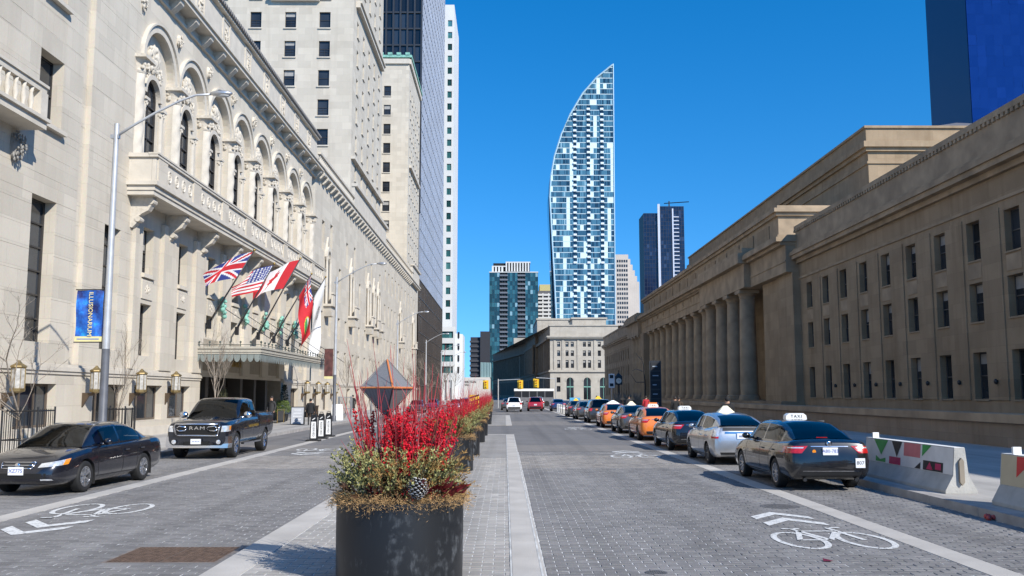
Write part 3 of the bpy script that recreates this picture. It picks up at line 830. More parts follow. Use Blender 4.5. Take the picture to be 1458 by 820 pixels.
# --- cornice, frieze and tiled eave over the arcade
cn = MB(); CE0, CE1 = 30, BAY1 + 1.6
cn.fbox(fh, 41.16, CE1, 0.0, 0.16, 20.9, 21.05); cn.fbox(fh, 41.16, CE1, 0.0, 0.75, 21.5, 21.72); cn.fbox(fh, 41.1, CE1 + 0.05, 0.0, 0.86, 21.722, 21.85)
cn.fbox(fh, 41.16, CE1, -0.3, 0.04, 21.05, 24.35); cn.fbox(fh, 41.16, CE1, -0.3, 0.3, 24.352, 24.5)
cn.quad(fh(41.16, -14, 24.5), fh(CE1, -14, 24.5), fh(CE1, -14, 20), fh(41.16, -14, 20))
cn.quad((HX - 14, CE1, 11), (HX, CE1, 11), (HX, CE1, 24.4), (HX - 14, CE1, 24.4))
cn_o = cn.build('cornice', M_STONE_TRIM, hotel)
ln = MB(); ln.fbox(fh, 41.2, CE1, 0.752, 0.79, 21.54, 21.68); 
co_ = MB(); co_.prism([(0, 0), (0, -0.55), (0.15, -0.6), (0.35, -0.45), (0.62, -0.2), (0.66, 0)], lambda u, n, z: (n, u, z), -0.25, 0.25)
co_.lathe([(0.11, -0.27), (0.11, 0.27)], (0, 0.5, -0.16), 8, axis='X')
corb = co_.mesh('corbel', M_CARVED)
u = 42.2
while u < CE1: inst('corbel', corb, cn_o, T(HX, u, 21.498, -math.pi / 2)); u += BAYW / 2
for i in range(NB):
    po = MB(); pf = MB(); c = BAY0 + BAYW * (i + 0.5) + 0.6; carve(po, fh, c, 23.0, 0.6, 1.7, 0.3, 34)
    pf.fbox(fh, c - 0.75, c - 0.6, 0.042, 0.1, 21.95, 24.1); pf.fbox(fh, c + 0.6, c + 0.75, 0.042, 0.1, 21.95, 24.1); pf.fbox(fh, c - 0.75, c + 0.75, 0.042, 0.1, 24.102, 24.25)
    po.build('frieze_carving', M_CARVED, cn_o, smooth=True); pf.build('frieze_panel', M_STONE_TRIM, cn_o)
M_TILE = mat('grey_roof_tile', (0.16, 0.15, 0.14), 0.7, var=0.25)
tl = MB()
u = 41.2
tile_me = MB().tube([(0, 0.42, 0), (0, -0.4, 0.32), (0, -2.2, 1.0)], 0.14, 7).mesh('roof_tile', M_TILE, smooth=True)
rf = MB().quad(fh(41.16, 0.4, 24.52), fh(CE1, 0.4, 24.52), fh(CE1, -4, 26.3), fh(41.16, -4, 26.3)).build('roof', M_TILE, hotel)
while u < CE1: inst('roof_tile', tile_me, rf, T(HX, u, 24.56, -math.pi / 2)); u += 0.36
# --- right wing
RW0, RW1, RWZ = CE1, 176.0, 21.6
rops = []
rw_rng = random.Random(2)
for i, u in enumerate((84.5, 88.5, 93.5, 97.5, 102.5, 106.5, 111, 115.5, 119.5, 123.5, 129, 133, 137, 141, 145.5, 150, 155, 160, 165, 170)):
    w = 0.6
    rops += [(u - w, u + w, 3.7, 6.3), (u - w, u + w, 7.5, 9.6)]
    if u > 128: rops += [(u - w, u + w, 16.4, 19.2), (u - w, u + w, 11.6, 14.4)]
    elif i % 3 == 0: rops += [(u - w, u + w, 15.2, 17.9)]
    elif i % 3 == 1: rops += [(u - w, u + w, 15.6, 18.2), (u - w, u + w, 11.4, 13.4)]
    else: rops += [(u - w, u + w, 11.2, 14.6)]
rops.sort()
rw = MB(); facade(rw, fh, RW0, RW1, 3.0, RWZ, rops, 0.45)
rw.quad((HX, RW1, 0), (HX - 30, RW1, 0), (HX - 30, RW1, RWZ), (HX, RW1, RWZ)); rw.quad((HX, RW0, RWZ), (HX, RW1, RWZ), (HX - 20, RW1, RWZ), (HX - 20, RW0, RWZ))
rw.build('wall', M_STONE, hotel)
for o in rops: win(hotel, 'E', (HX - 0.35, (o[0] + o[1]) / 2, o[2]), o[1] - o[0], o[3] - o[2], 'sash', blind=0.3)
rc = MB()
rc.fbox(fh, RW0, RW1 + 0.4, 0.0, 0.55, RWZ, RWZ + 0.3); rc.fbox(fh, RW0, RW1 + 0.5, 0.0, 0.7, RWZ + 0.302, RWZ + 0.5)
rc.fbox(fh, RW0 + 0.2, 99.5, 0.05, 0.4, RWZ + 1.6, RWZ + 1.8)
rc.fbox(fh, 99.5, 126.5, 0.0, 0.35, RWZ + 0.502, RWZ + 2.9); rc.fbox(fh, 99.4, 126.6, 0.0, 0.65, RWZ + 2.9, RWZ + 3.25)
rc.fbox(fh, 126.7, 165, 0.05, 0.4, RWZ + 1.7, RWZ + 1.9); rc.fbox(fh, 163, 176, 0.0, 0.4, RWZ + 0.502, RWZ + 3.0); rc.fbox(fh, 162.8, 176.3, 0.0, 0.7, RWZ + 3.0, RWZ + 3.3)
rc_o = rc.build('cornice', M_STONE_TRIM, hotel)
u = RW0 + 0.5
bal_me = MB().lathe([(0.1, 0), (0.1, 0.1), (0.06, 0.2), (0.11, 0.5), (0.06, 0.85), (0.1, 1.1)], (0, 0, 0), 6).mesh('baluster', M_STONE_TRIM, smooth=True)
while u < 99: inst('baluster', bal_me, rc_o, T(HX + 0.22, u, RWZ + 0.5)); u += 0.55
u = 127.5
while u < 162: rcp = inst('baluster', bal_me, rc_o, T(HX + 0.22, u, RWZ + 0.5)); u += 1.1
u = RW0 + 1.0
while u < 163:
    inst('corbel', corb, rc_o, T(HX, u, RWZ - 0.003, -math.pi / 2)); u += 1.9
# aedicules: little balconies with arched heads on the right wing
for u in (86.4, 100.0, 112.5, 117.5, 121.5, 147.5, 168):
    a = MB(); z0 = 10.1
    a.prism([(u - 1.0, z0), (u - 0.7, z0 - 0.9), (u + 0.7, z0 - 0.9), (u + 1.0, z0)], fh, 0.002, 0.7); a.fbox(fh, u - 1.15, u + 1.15, 0.002, 0.9, z0 + 0.002, z0 + 0.2); a.fbox(fh, u - 1.0, u + 1.0, 0.72, 0.85, z0 + 0.2, z0 + 1.1)
    a.fbox(fh, u - 1.1, u + 1.1, 0.66, 0.92, z0 + 1.102, z0 + 1.25)
    for s in (-1, 1): a.lathe([(0.13, z0 + 0.2), (0.11, z0 + 4.2), (0.2, z0 + 4.6)], (HX + 0.2, u + s * 0.85, 0), 8)
    arch_mould(a, fh, u, 0.65, 1.05, z0 + 4.6, 0.002, 0.3, 12)
    for s in (-1, 1): a.prism([(u + s * 1.05, z0 + 4.6), (u, z0 + 6.6), (u, z0 + 6.3), (u + s * 0.85, z0 + 4.6)], fh, 0.002, 0.16)
    ao = a.build('small_balcony', M_STONE_TRIM, hotel)
    q = MB().fbox(fh, u - 0.6, u + 0.6, 0.004, 0.02, z0 + 1.2, z0 + 4.6); arch_strip(q, fh, u, 0.6, z0 + 4.6, z0 + 4.61, u, u, 0.012) if False else None
    q.build('balcony_door', M_PANE, ao)
# --- the two towers behind
def tower(y0, y1, x0, x1, z1, zc, wcols, scols, dz, lab):
    ops = []
    zz = zc
    while zz > 24: zz -= dz
    zr = []
    while zz < z1 - 3: zr.append(zz); zz += dz
    ow = [(x - 0.64, x + 0.64, z - 0.95, z + 0.95) for x in wcols for z in zr]
    os_ = [(y - 0.6, y + 0.6, z - 0.95, z + 0.95) for y in scols for z in zr]
    m = MB(); fy = frY(y0); fx = frX(x1, 1)
    facade(m, fy, x0, x1, 18, z1, ow, 0.3); facade(m, fx, y0, y1, 18, z1, os_, 0.3)
    m.quad((x0, y1, 18), (x1, y1, 18), (x1, y1, z1), (x0, y1, z1)); m.quad((x0, y0, z1), (x1, y0, z1), (x1, y1, z1), (x0, y1, z1)); m.quad((x0, y0, 18), (x0, y1, 18), (x0, y1, z1), (x0, y0, z1))
    m.build('tower_wall', M_STONE, hotel)
    for o in ow:
        P = ((o[0] + o[1]) / 2, y0 + 0.22, o[2]); q = win(hotel, 'S', P, 1.28, 1.9, 'sashm' if wrng.random() < 0.5 else 'sash', blind=0.35); add_sill(q, P, 'S', 1.28, 0.22, M_STONE_TRIM)
    for o in os_:
        P = (x1 - 0.22, (o[0] + o[1]) / 2, o[2]); q = win(hotel, 'E', P, 1.2, 1.9, 'sash', blind=0.35); add_sill(q, P, 'E', 1.2, 0.22, M_STONE_TRIM)
    return fx, fy
fx, fy = tower(103.3, 128.5, -44, -17.5, 62, 38.0, [-32.7, -28.75, -24.75, -20.8], [106.6, 111.2, 115.8, 120.4, 125], 3.46, '')
t1 = MB(); t1.fbox(fx, 105, 127, 0.002, 0.5, 47.2, 47.7); t1.fbox(fx, 105, 127, 0.002, 0.7, 47.702, 47.95)
t1.fbox(fy, -27.2, -21.2, 0.002, 0.6, 47.4, 47.75); t1.fbox(fy, -27.0, -21.4, 0.002, 0.45, 47.1, 47.397)
t1.build('ledge', M_STONE_TRIM, hotel); MB().fbox(fx, 103.4, 128.5, 0.002, 0.45, 28.6, 28.9).build('ledge', M_STONE_TRIM, hotel)
fx2, fy2 = tower(164.3, 186, -40, -17.5, 63.0, 60.4, [-26.0, -21.4], [167, 170.2, 173.5, 177, 180.5, 183.5], 3.55, '')
t2 = MB(); t2.fbox(fy2, -40, -17.4, 0.002, 0.35, 58.7 + 3.2, 62.8); t2.fbox(fx2, 164.2, 186, 0.002, 0.35, 61.9, 62.8); MB().fbox(fx2, 166, 184, 0.002, 0.45, 43.0, 43.5).build('ledge', M_STONE_TRIM, hotel)
t2.build('ledge', M_STONE_TRIM, hotel)
cp = MB(); cp.box(-40, -17.0, 163.9, 186.4, 63.05, 63.5)
for k in range(14): cp.box(-39 + k * 1.6, -38.2 + k * 1.6, 163.8, 164.2, 63.5, 63.95)
cp.build('copper_cresting', M_COPPER, hotel)
# court between the towers
MB().box(-44, -28, 128.6, 164.2, 18, 52).build('court_wall', M_STONE, hotel)
# --- far-left balcony on its carved bracket
fb = MB(); fb.fbox(fh, 25, 31.25, 0.03, 0.95, 11.05, 11.3); fb.fbox(fh, 25, 31.35, 0.03, 1.05, 11.302, 11.42); fb.fbox(fh, 25, 31.25, 0.7, 0.9, 12.3, 12.5); fb.fbox(fh, 25, 31.3, 0.64, 0.96, 12.502, 12.6); fb.fbox(fh, 30.8, 31.25, 0.65, 0.95, 11.422, 12.3)
fbo = fb.build('balcony', M_STONE_TRIM, hotel)
for k in range(8): inst('baluster', bal_me, fbo, Matrix.Translation((HX + 0.8, 30.4 - k * 0.5, 11.42)) @ Matrix.Diagonal((1, 1, 0.8, 1)))
for (u, z, w_, h_, d_, k_) in ((30.9, 10.4, 0.5, 1.1, 0.75, 40), (28.5, 10.4, 0.5, 1.1, 0.75, 40), (31.0, 16.3, 0.35, 0.7, 0.2, 20)):
    fc = MB(); carve(fc, fh, u, z, w_, h_, d_, k_); fc.build('bracket', mat('dark_carving', (0.25, 0.24, 0.22), 0.9, var=0.3), fbo, smooth=True)  # bracket carving in a darker grey than the other carved stone
# --- entrance: recess, doors, canopy
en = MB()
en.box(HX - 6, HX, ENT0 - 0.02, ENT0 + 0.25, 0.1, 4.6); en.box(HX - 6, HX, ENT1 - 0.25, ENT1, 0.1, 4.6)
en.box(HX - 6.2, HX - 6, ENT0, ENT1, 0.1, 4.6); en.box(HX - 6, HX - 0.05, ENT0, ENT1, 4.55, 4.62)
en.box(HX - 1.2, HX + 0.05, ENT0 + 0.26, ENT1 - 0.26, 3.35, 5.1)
en.build('entrance_portal', mat('entrance_stone_shaded', (.30, .26, .20), .8), hotel)  # entrance shade is put into the dark portal, pier and floor colours
for u in (53.2, 56.5, 60.2, 63.5, 66.5): MB().box(HX - 1.1, HX - 0.3, u, u + 0.55, 0.1, 3.35).build('entrance_pier', mat('entrance_brown_shaded', (.06, .048, .036), .5), hotel)  # brown piers, darkened further for the shade of the recess
dr = MB()
for k in range(9):
    u = ENT0 + 0.7 + k * 2.05
    dr.box(HX - 3.0, HX - 2.9, u, u + 0.09, 0.15, 3.3); dr.box(HX - 3.0, HX - 2.9, u + 1.0, u + 1.06, 0.15, 2.4)
dr.box(HX - 3.0, HX - 2.88, ENT0 + 0.3, ENT1 - 0.3, 2.4, 2.55)
do = dr.build('entrance_doors', M_WINFRAME, hotel)
MB().box(HX - 2.88, HX - 0.05, ENT0 + .26, ENT1 - .26, .1, .16).build('entrance_floor', mat('shaded_entrance_floor', (.06, .055, .05), .4), hotel)
MB().quad((HX - 2.95, ENT0 + 0.26, 0.15), (HX - 2.95, ENT1 - 0.26, 0.15), (HX - 2.95, ENT1 - 0.26, 3.34), (HX - 2.95, ENT0 + 0.26, 3.34)).build('door_glass', M_PANE, do)
sg = text_mesh('ROYAL YORK', 0.5, M_GOLD, 0.03); inst('lettering', sg, hotel, Matrix.Translation((HX + 0.09, 58.5, 3.85)) @ Matrix.Rotation(math.pi / 2, 4, 'Z') @ Matrix.Rotation(math.pi / 2, 4, 'X'))
CY0, CY1, CXF, CZ = 50.1, 70.3, -13.1, 4.45
M_CANOPY = mat('cream_canopy_metal', (0.42, 0.39, 0.32), 0.5, var=0.1)
M_VAL = mat('grey_green_valance', (0.19, 0.215, 0.2), 0.6, var=0.15)
cp_ = MB(); cp_.box(HX, CXF, CY0, CY1, CZ - 0.05, CZ + 0.02); cp_.box(HX, CXF + 0.06, CY0 - 0.06, CY1 + 0.06, CZ + 0.022, CZ + 0.14); cp_.box(HX, CXF, CY0, CY0 + 0.08, CZ - 0.26, CZ - 0.052); cp_.box(CXF - 0.08, CXF, CY0 + 0.082, CY1 - 0.08, CZ - 0.26, CZ - 0.052)
cp_.box(HX, CXF + 0.04, CY0 - 0.04, CY0 - 0.002, CZ - 0.16, CZ - 0.06); cp_.box(CXF + 0.002, CXF + 0.04, CY0, CY1, CZ - 0.16, CZ - 0.06)
can = cp_.build('canopy', M_CANOPY, hotel)
vm = MB()
def scallop(mb, P0, P1):
    P0, P1 = Vector(P0), Vector(P1); d = (P1 - P0)
    pts = [(0, 0.22), (0.14, 0.06), (0.3, 0.0), (0.5, -0.03), (0.7, 0.0), (0.86, 0.06), (1, 0.22)]
    top = [P0 + d * t for t, _ in pts]; mb.add([p + Vector((0, 0, 0.45)) for p in top] + [p + Vector((0, 0, q)) for p, (_, q) in zip(top, pts)], [(k, k + 1, k + 8, k + 7) for k in range(6)])
zv = CZ - 0.26 - 0.4
nn = 10
for k in range(nn): scallop(vm, (HX + 3.6 * k / nn, CY0 + 0.03, zv), (HX + 3.6 * (k + 0.94) / nn, CY0 + 0.03, zv))
nn = 46
for k in range(nn): scallop(vm, (CXF - 0.04, CY0 + 20.2 * k / nn, zv), (CXF - 0.04, CY0 + 20.2 * (k + 0.94) / nn, zv))
vm.build('valance', M_VAL, can)
cr = MB()
for k in range(26): cr.tube([(CXF - 0.02, CY0 + 0.1 + k * 0.8, CZ + 0.14), (CXF - 0.02, CY0 + 0.1 + k * 0.8, CZ + 0.42)], [0.03, 0.012], 5); cr.sphere((CXF - 0.02, CY0 + 0.1 + k * 0.8, CZ + 0.36), 0.06, 6, 4)
for k in range(7): cr.tube([(HX + 0.3 + k * 0.55, CY0, CZ + 0.14), (HX + 0.3 + k * 0.55, CY0, CZ + 0.45)], [0.03, 0.012], 5); cr.sphere((HX + 0.3 + k * 0.55, CY0, CZ + 0.38), 0.06, 6, 4)
cr.tube([(CXF - 0.02, CY0, CZ + 0.24), (CXF - 0.02, CY1, CZ + 0.24)], 0.015, 4); cr.tube([(HX, CY0, CZ + 0.24), (CXF, CY0, CZ + 0.24)], 0.015, 4)
cr.build('cresting', mat('dark_green_iron', (0.06, 0.075, 0.065), 0.6), can)
# copper dragons holding stays
for k in range(5):
    u = 54.0 + k * 4.7; gd = MB()
    for q in range(16): gd.sphere((HX + 0.35 + orng.uniform(-0.1, 0.15), u + orng.uniform(-0.12, 0.12), 7.0 + orng.uniform(-0.6, 0.6)), orng.uniform(0.08, 0.17), 6, 4)
    gd.build('copper_ornament', M_COPPER, hotel, smooth=True)
for k in range(5): u = 54.0 + k * 4.7; MB().tube([(HX + 0.4, u, 7.0), (CXF + 0.3, u + 1.6, CZ + 0.1)], 0.02, 4).build('stay', M_BLACK, hotel)
# --- wall lanterns
def lantern(u, label):
    o = thing('wall_lantern', label, 'lantern', (HX + 0.55, u, 2.0), 'lanterns along the hotel wall')
    z = 2.08; x = HX + 0.62
    g = MB().lathe([(0.2, z + 0.16), (0.21, z + 0.2), (0.21, z + 0.78), (0.2, z + 0.82)], (x, u, 0), 8)
    g.build('glass', mat('lantern_glass', (0.42, 0.40, 0.36), 0.25, var=0.3, scale=9, spec=0.6), o)
    f = MB(); f.tube([(x, u, z), (x, u, z + 0.95)], 0.02, 4); f.lathe([(0.08, z), (0.24, z + 0.06), (0.25, z + 0.15), (0.2, z + 0.16)], (x, u, 0), 8); f.lathe([(0.22, z + 0.82), (0.27, z + 0.86), (0.26, z + 0.9), (0.12, z + 0.98), (0.03, z + 1.08)], (x, u, 0), 8)
    f.build('cap', mat('aged_brass', (.30, .22, .10), .45, .7, var=.2), o)
    r = MB()
    for k in range(8): t = k * math.pi / 4; r.tube([(x + 0.222 * math.cos(t), u + 0.222 * math.sin(t), z + 0.15), (x + 0.222 * math.cos(t), u + 0.222 * math.sin(t), z + 0.83)], 0.012, 4)
    r.build('ribs', mat('aged_brass', (.30, .22, .10), .45, .7, var=.2), o)
    b = MB(); b.box(HX + 0.12, x - 0.05, u - 0.05, u + 0.05, z - 0.1, z + 0.02); b.prism([(0, 0), (0.25, 0), (0, -0.45)], lambda a, n, zz: (HX + 0.125 + a, u + n, z - 0.1 + zz), -0.06, 0.06)
    b.build('bracket', mat('dark_bronze', (0.10, 0.07, 0.045), 0.5, 0.4), o)
for u, l in ((31.0, 'gilded glass wall lantern beside the hotel window behind the iron tree guard'), (36.9, 'gilded glass wall lantern on the hotel just beyond the lamp post with blue banner'), (41.5, 'gilded glass wall lantern on the hotel between two brown shop windows above the sedan'), (45.85, 'gilded glass wall lantern on the hotel wall nearest the canopy entrance'),
              (76.3, 'gilded glass wall lantern just past the canopy, first of that group'), (80.8, 'gilded glass wall lantern past the canopy, second of that group'), (84.8, 'gilded glass wall lantern past the canopy, third of that group'), (89.0, 'gilded glass wall lantern past the canopy, farthest of that group')): lantern(u, l)
# ------------------------------------------------------------------ railway station on the right
UX = 28.0
station = thing('railway_station', 'long tan limestone railway station with a tall colonnade and windowed wing', 'train station', (UX, 120, 0))
fu = frX(UX, -1)
LN = [51.6 + 4.3 * k for k in range(-16, 9)]                       # groove lines of the near wing
def wing(y0, y1, lines, detail):
    ops = []
    for L in lines:
        if L - 2.1 > y0 and L < y1:
            ops += [(L - 2.0, L - 0.35, 1.75, 4.5), (L - 2.0, L - 0.35, 6.3, 8.6), (L - 2.0, L - 0.35, 9.95, 12.3)]
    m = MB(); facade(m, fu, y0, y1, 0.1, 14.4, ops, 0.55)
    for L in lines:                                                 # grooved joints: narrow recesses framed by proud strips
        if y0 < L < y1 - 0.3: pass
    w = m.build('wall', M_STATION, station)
    for o in ops:
        P = (UX + 0.42, (o[0] + o[1]) / 2, o[2]); q = win(station, 'W', P, o[1] - o[0], o[3] - o[2], 'sash', mat('grey_sash', (0.09, 0.085, 0.08), 0.5), blind=0.45); add_sill(q, P, 'W', o[1] - o[0] - 0.2, 0.42, M_STATION_TRIM, 0.08, 0.1)
    for L in lines:
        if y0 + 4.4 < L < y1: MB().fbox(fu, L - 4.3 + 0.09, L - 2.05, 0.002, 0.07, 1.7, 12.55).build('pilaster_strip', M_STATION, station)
    for L in lines:
        if y0 + 4.4 < L < y1: MB().fbox(fu, L - 1.95, L - 0.4, 0.002, 0.035, 8.85, 9.75).build('sunk_panel', M_STATION_TRIM, station)
    c = MB()
    c.fbox(fu, y0, y1, 0.002, 0.1, 12.9, 13.08); c.fbox(fu, y0, y1, 0.0, 0.3, 14.4, 14.75); c.fbox(fu, y0, y1, 0.0, 0.75, 14.752, 15.1); c.fbox(fu, y0, y1, 0.0, 0.9, 15.102, 15.45)
    c.fbox(fu, y0, y1, 0.0, 0.62, 15.452, 15.7); c.fbox(fu, y0, y1, -0.6, 0.25, 15.702, 17.6); c.fbox(fu, y0, y1, -0.8, 0.4, 17.602, 17.95)
    co = c.build('cornice', M_STATION_TRIM, station)
    dn = MB(); u = max(y0, 30)
    while u < y1 and detail: dn.fbox(fu, u, u + 0.28, 0.252, 0.39, 17.38, 17.598); u += 0.5
    if dn.f: tag(dn.build('dentils', M_STATION_TRIM, co), kind='stuff')
    ba = MB(); ba.box(UX, UX + 16, y0, y1, 17.3, 17.5); ba.build('flat_roof', mat('roof_gravel', (0.2, 0.19, 0.18), 0.9), station)
wing(-18, 87.6, LN, True)
wing(198, 262, [199 + 4.3 * k for k in range(1, 15)], False)
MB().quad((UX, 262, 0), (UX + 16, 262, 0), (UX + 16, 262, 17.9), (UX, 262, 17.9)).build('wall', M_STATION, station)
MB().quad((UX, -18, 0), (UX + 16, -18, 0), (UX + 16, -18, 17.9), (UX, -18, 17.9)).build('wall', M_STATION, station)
wl_ = MB().lathe([(0.0, -0.16), (0.1, -0.1), (0.13, 0.05), (0.05, 0.14), (0, 0.16)], (0, 0, 0), 8).mesh('wall_lamp', M_WINFRAME, smooth=True)
for L in LN:
    if 40 < L < 86: inst('wall_lamp', wl_, station, T(UX - 0.17, L - 3.1, 2.75))
# pavilions (antae) and colonnade
CX_ = 27.0
pv = MB()
pv.box(27.3, 36, 87.52, 92.5, 0.1, 13.6); pv.box(27.55, 36, 92.505, 98.6, 0.1, 13.597)
pv.box(26.3, 36, 176.5, 180.5, 0.1, 13.6); pv.box(26.6, 36, 194, 197.9, 0.1, 13.6)
pv.box(33.5, 34.5, 100, 195, 0.1, 17)                               # rear wall of the portico
pv.box(25.8, 33.4, 87.3, 198.3, 0.09, 1.352)                              # stylobate
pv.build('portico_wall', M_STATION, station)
SP = 5.85; NCOL = 13
prof = [(1.18, 1.35), (1.18, 1.6), (1.12, 1.65), (1.12, 1.8), (1.0, 1.95)] + [(0.98 - 0.17 * (k / 10) ** 1.6, 1.95 + 10.7 * k / 10) for k in range(11)] + [(0.88, 12.68), (0.88, 12.8), (0.83, 12.85), (0.95, 13.05), (1.06, 13.2)]
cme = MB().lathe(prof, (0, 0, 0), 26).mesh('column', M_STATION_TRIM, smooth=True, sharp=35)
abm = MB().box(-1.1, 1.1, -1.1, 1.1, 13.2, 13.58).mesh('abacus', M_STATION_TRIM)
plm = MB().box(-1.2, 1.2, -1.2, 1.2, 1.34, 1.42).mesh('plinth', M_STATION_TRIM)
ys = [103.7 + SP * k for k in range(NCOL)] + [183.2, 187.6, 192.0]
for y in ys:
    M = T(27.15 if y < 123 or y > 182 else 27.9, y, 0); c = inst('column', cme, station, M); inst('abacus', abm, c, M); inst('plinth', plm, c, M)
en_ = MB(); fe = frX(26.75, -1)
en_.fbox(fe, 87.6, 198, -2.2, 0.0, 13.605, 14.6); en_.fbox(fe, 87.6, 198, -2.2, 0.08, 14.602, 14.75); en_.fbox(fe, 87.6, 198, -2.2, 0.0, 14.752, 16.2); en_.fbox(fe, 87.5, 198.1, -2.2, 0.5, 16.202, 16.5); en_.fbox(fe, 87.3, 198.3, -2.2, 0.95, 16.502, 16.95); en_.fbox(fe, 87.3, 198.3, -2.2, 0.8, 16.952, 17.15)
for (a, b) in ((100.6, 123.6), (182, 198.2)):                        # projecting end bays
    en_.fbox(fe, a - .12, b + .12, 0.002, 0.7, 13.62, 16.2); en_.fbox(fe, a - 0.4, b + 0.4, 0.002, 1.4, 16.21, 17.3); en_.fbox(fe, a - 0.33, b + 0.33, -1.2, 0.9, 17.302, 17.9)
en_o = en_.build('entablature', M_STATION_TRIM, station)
rm_ = MB().lathe([(0.42, 0), (0.42, 0.06), (0.33, 0.09), (0.3, 0.03), (0.14, 0.03), (0.1, 0.09)], (0, 0, 0), 16, axis='Y').mesh('roundel', M_STATION_TRIM)
for y in ys[:-3]: inst('roundel', rm_, en_o, T(26.75, y, 15.45, math.pi / 2))
dn = MB(); u = 101.5
while u < 182: dn.fbox(fe, u, u + 0.3, 0.002, 0.35, 15.9, 16.195); u += 0.6
tag(dn.build('dentils', M_STATION_TRIM, en_o), kind='stuff')
# attic above the colonnade, then the great hall behind
at2 = MB(); fa = frX(28.3, -1)
at2.box(28.3, 37.5, 94.8, 189, 17.0, 20.4); at2.box(28.0, 37.5, 94.5, 189.3, 20.402, 20.75); at2.box(27.75, 37.5, 94.2, 189.6, 20.752, 21.15); at2.box(28.2, 37.5, 94.7, 189, 21.152, 21.5)
at2.build('attic', M_STATION_TRIM, station)
for k in range(14):
    y = 98 + k * 6.4
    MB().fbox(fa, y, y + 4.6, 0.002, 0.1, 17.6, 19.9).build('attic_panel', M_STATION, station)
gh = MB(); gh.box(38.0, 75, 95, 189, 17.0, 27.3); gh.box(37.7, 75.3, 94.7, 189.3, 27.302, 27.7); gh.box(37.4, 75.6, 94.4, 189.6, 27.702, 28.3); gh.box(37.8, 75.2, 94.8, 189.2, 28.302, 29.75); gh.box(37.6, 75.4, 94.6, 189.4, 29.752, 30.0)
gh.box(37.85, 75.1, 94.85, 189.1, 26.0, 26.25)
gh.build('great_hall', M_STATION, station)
rfm = mat('slate_roof', (0.13, 0.12, 0.12), 0.7)
rr = MB(); a, b, c, d = (42, 97, 30.0), (76, 97, 30.0), (76, 187, 30.0), (42, 187, 30.0); e, f = (56, 112, 35.5), (56, 172, 35.5)
rr.add([a, b, c, d, e, f], [(0, 1, 4), (1, 2, 5, 4), (2, 3, 5), (3, 0, 4, 5)])
rr.build('hipped_roof', rfm, station)
# low parapet wall along the moat
moat = thing('moat_wall', 'low brown stained stone wall with coping along the station front', 'wall', (18, 60, 0.1))
y = -10.0; M_MOAT = stone('moat_stone', (0.30, 0.235, 0.17), 2.4, 0.5, 0.3, 0.12, 0.6)
while y < 150:
    MB().box(18.0, 18.7, y + 0.006, y + 2.394, 0.1, 1.02).build('stone_panel', M_MOAT, moat)
    MB().box(17.85, 18.85, y + 0.004, y + 2.396, 1.022, 1.34).build('coping_stone', M_STATION_TRIM, moat)
    y += 2.4
tag(MB().box(18.9, 27, -15, 200, 0.148, 0.3).build('station_forecourt', mat('moat_floor', (0.12, 0.11, 0.1), 0.9)), kind='structure')
# ------------------------------------------------------------------ towers and buildings further off
frng = random.Random(21)
def grid_face(panes, bars, fr, u0, u1, z0, z1, cw, ch, mull, jit=0.0, skip=None, proud=0.08, slab=0.0):
    nu = max(1, int(round((u1 - u0) / cw))); nz = max(1, int(round((z1 - z0) / ch)))
    du, dz = (u1 - u0) / nu, (z1 - z0) / nz
    for i in range(nu):
        for k in range(nz):
            a, b, c, d = u0 + i * du, u0 + (i + 1) * du, z0 + k * dz, z0 + (k + 1) * dz
            if skip and skip((a + b) / 2, (c + d) / 2): continue
            t = frng.random(); j = [frng.uniform(-jit, jit) for _ in range(4)]
            panes.quad(fr(a, -0.05 + j[0], c), fr(b, -0.05 + j[1], c), fr(b, -0.05 + j[2], d), fr(a, -0.05 + j[3], d), 0, t)
    if bars is not None:
        for i in range(nu + 1): u = u0 + i * du; bars.fbox(fr, u - mull / 2, u + mull / 2, -0.1, proud, z0, z1)
        for k in range(nz + 1): z = z0 + k * dz; bars.fbox(fr, u0 - 0.05, u1 + 0.05, -0.1, proud * 0.7, z - mull / 2 - slab, z + mull / 2 + slab)
def tinted(name, c, rough, tv, metal=0.0, spec=0.6):
    if name in MATS: return MATS[name]
    m, t, p = nt(name)
    at = N(t, 'Attribute', attribute_name='tint')
    cr = N(t, 'ValToRGB'); t.links.new(at.outputs['Fac'], cr.inputs[0])
    e = cr.color_ramp; e.interpolation = 'CONSTANT'
    while len(e.elements) > 1: e.elements.remove(e.elements[-1])
    e.elements[0].position = 0; e.elements[0].color = (*c[0], 1)
    for pos, col in zip(tv, c[1:]): q = e.elements.new(pos); q.color = (*col, 1)
    t.links.new(cr.outputs[0], p.inputs['Base Color']); p.inputs['Roughness'].default_value = rough; p.inputs['Metallic'].default_value = metal; p.inputs['Specular IOR Level'].default_value = spec
    MATS[name] = m
    return m
M_WCONC = mat('white_precast', (0.60, 0.60, 0.58), 0.8, var=0.06, scale=0.2)
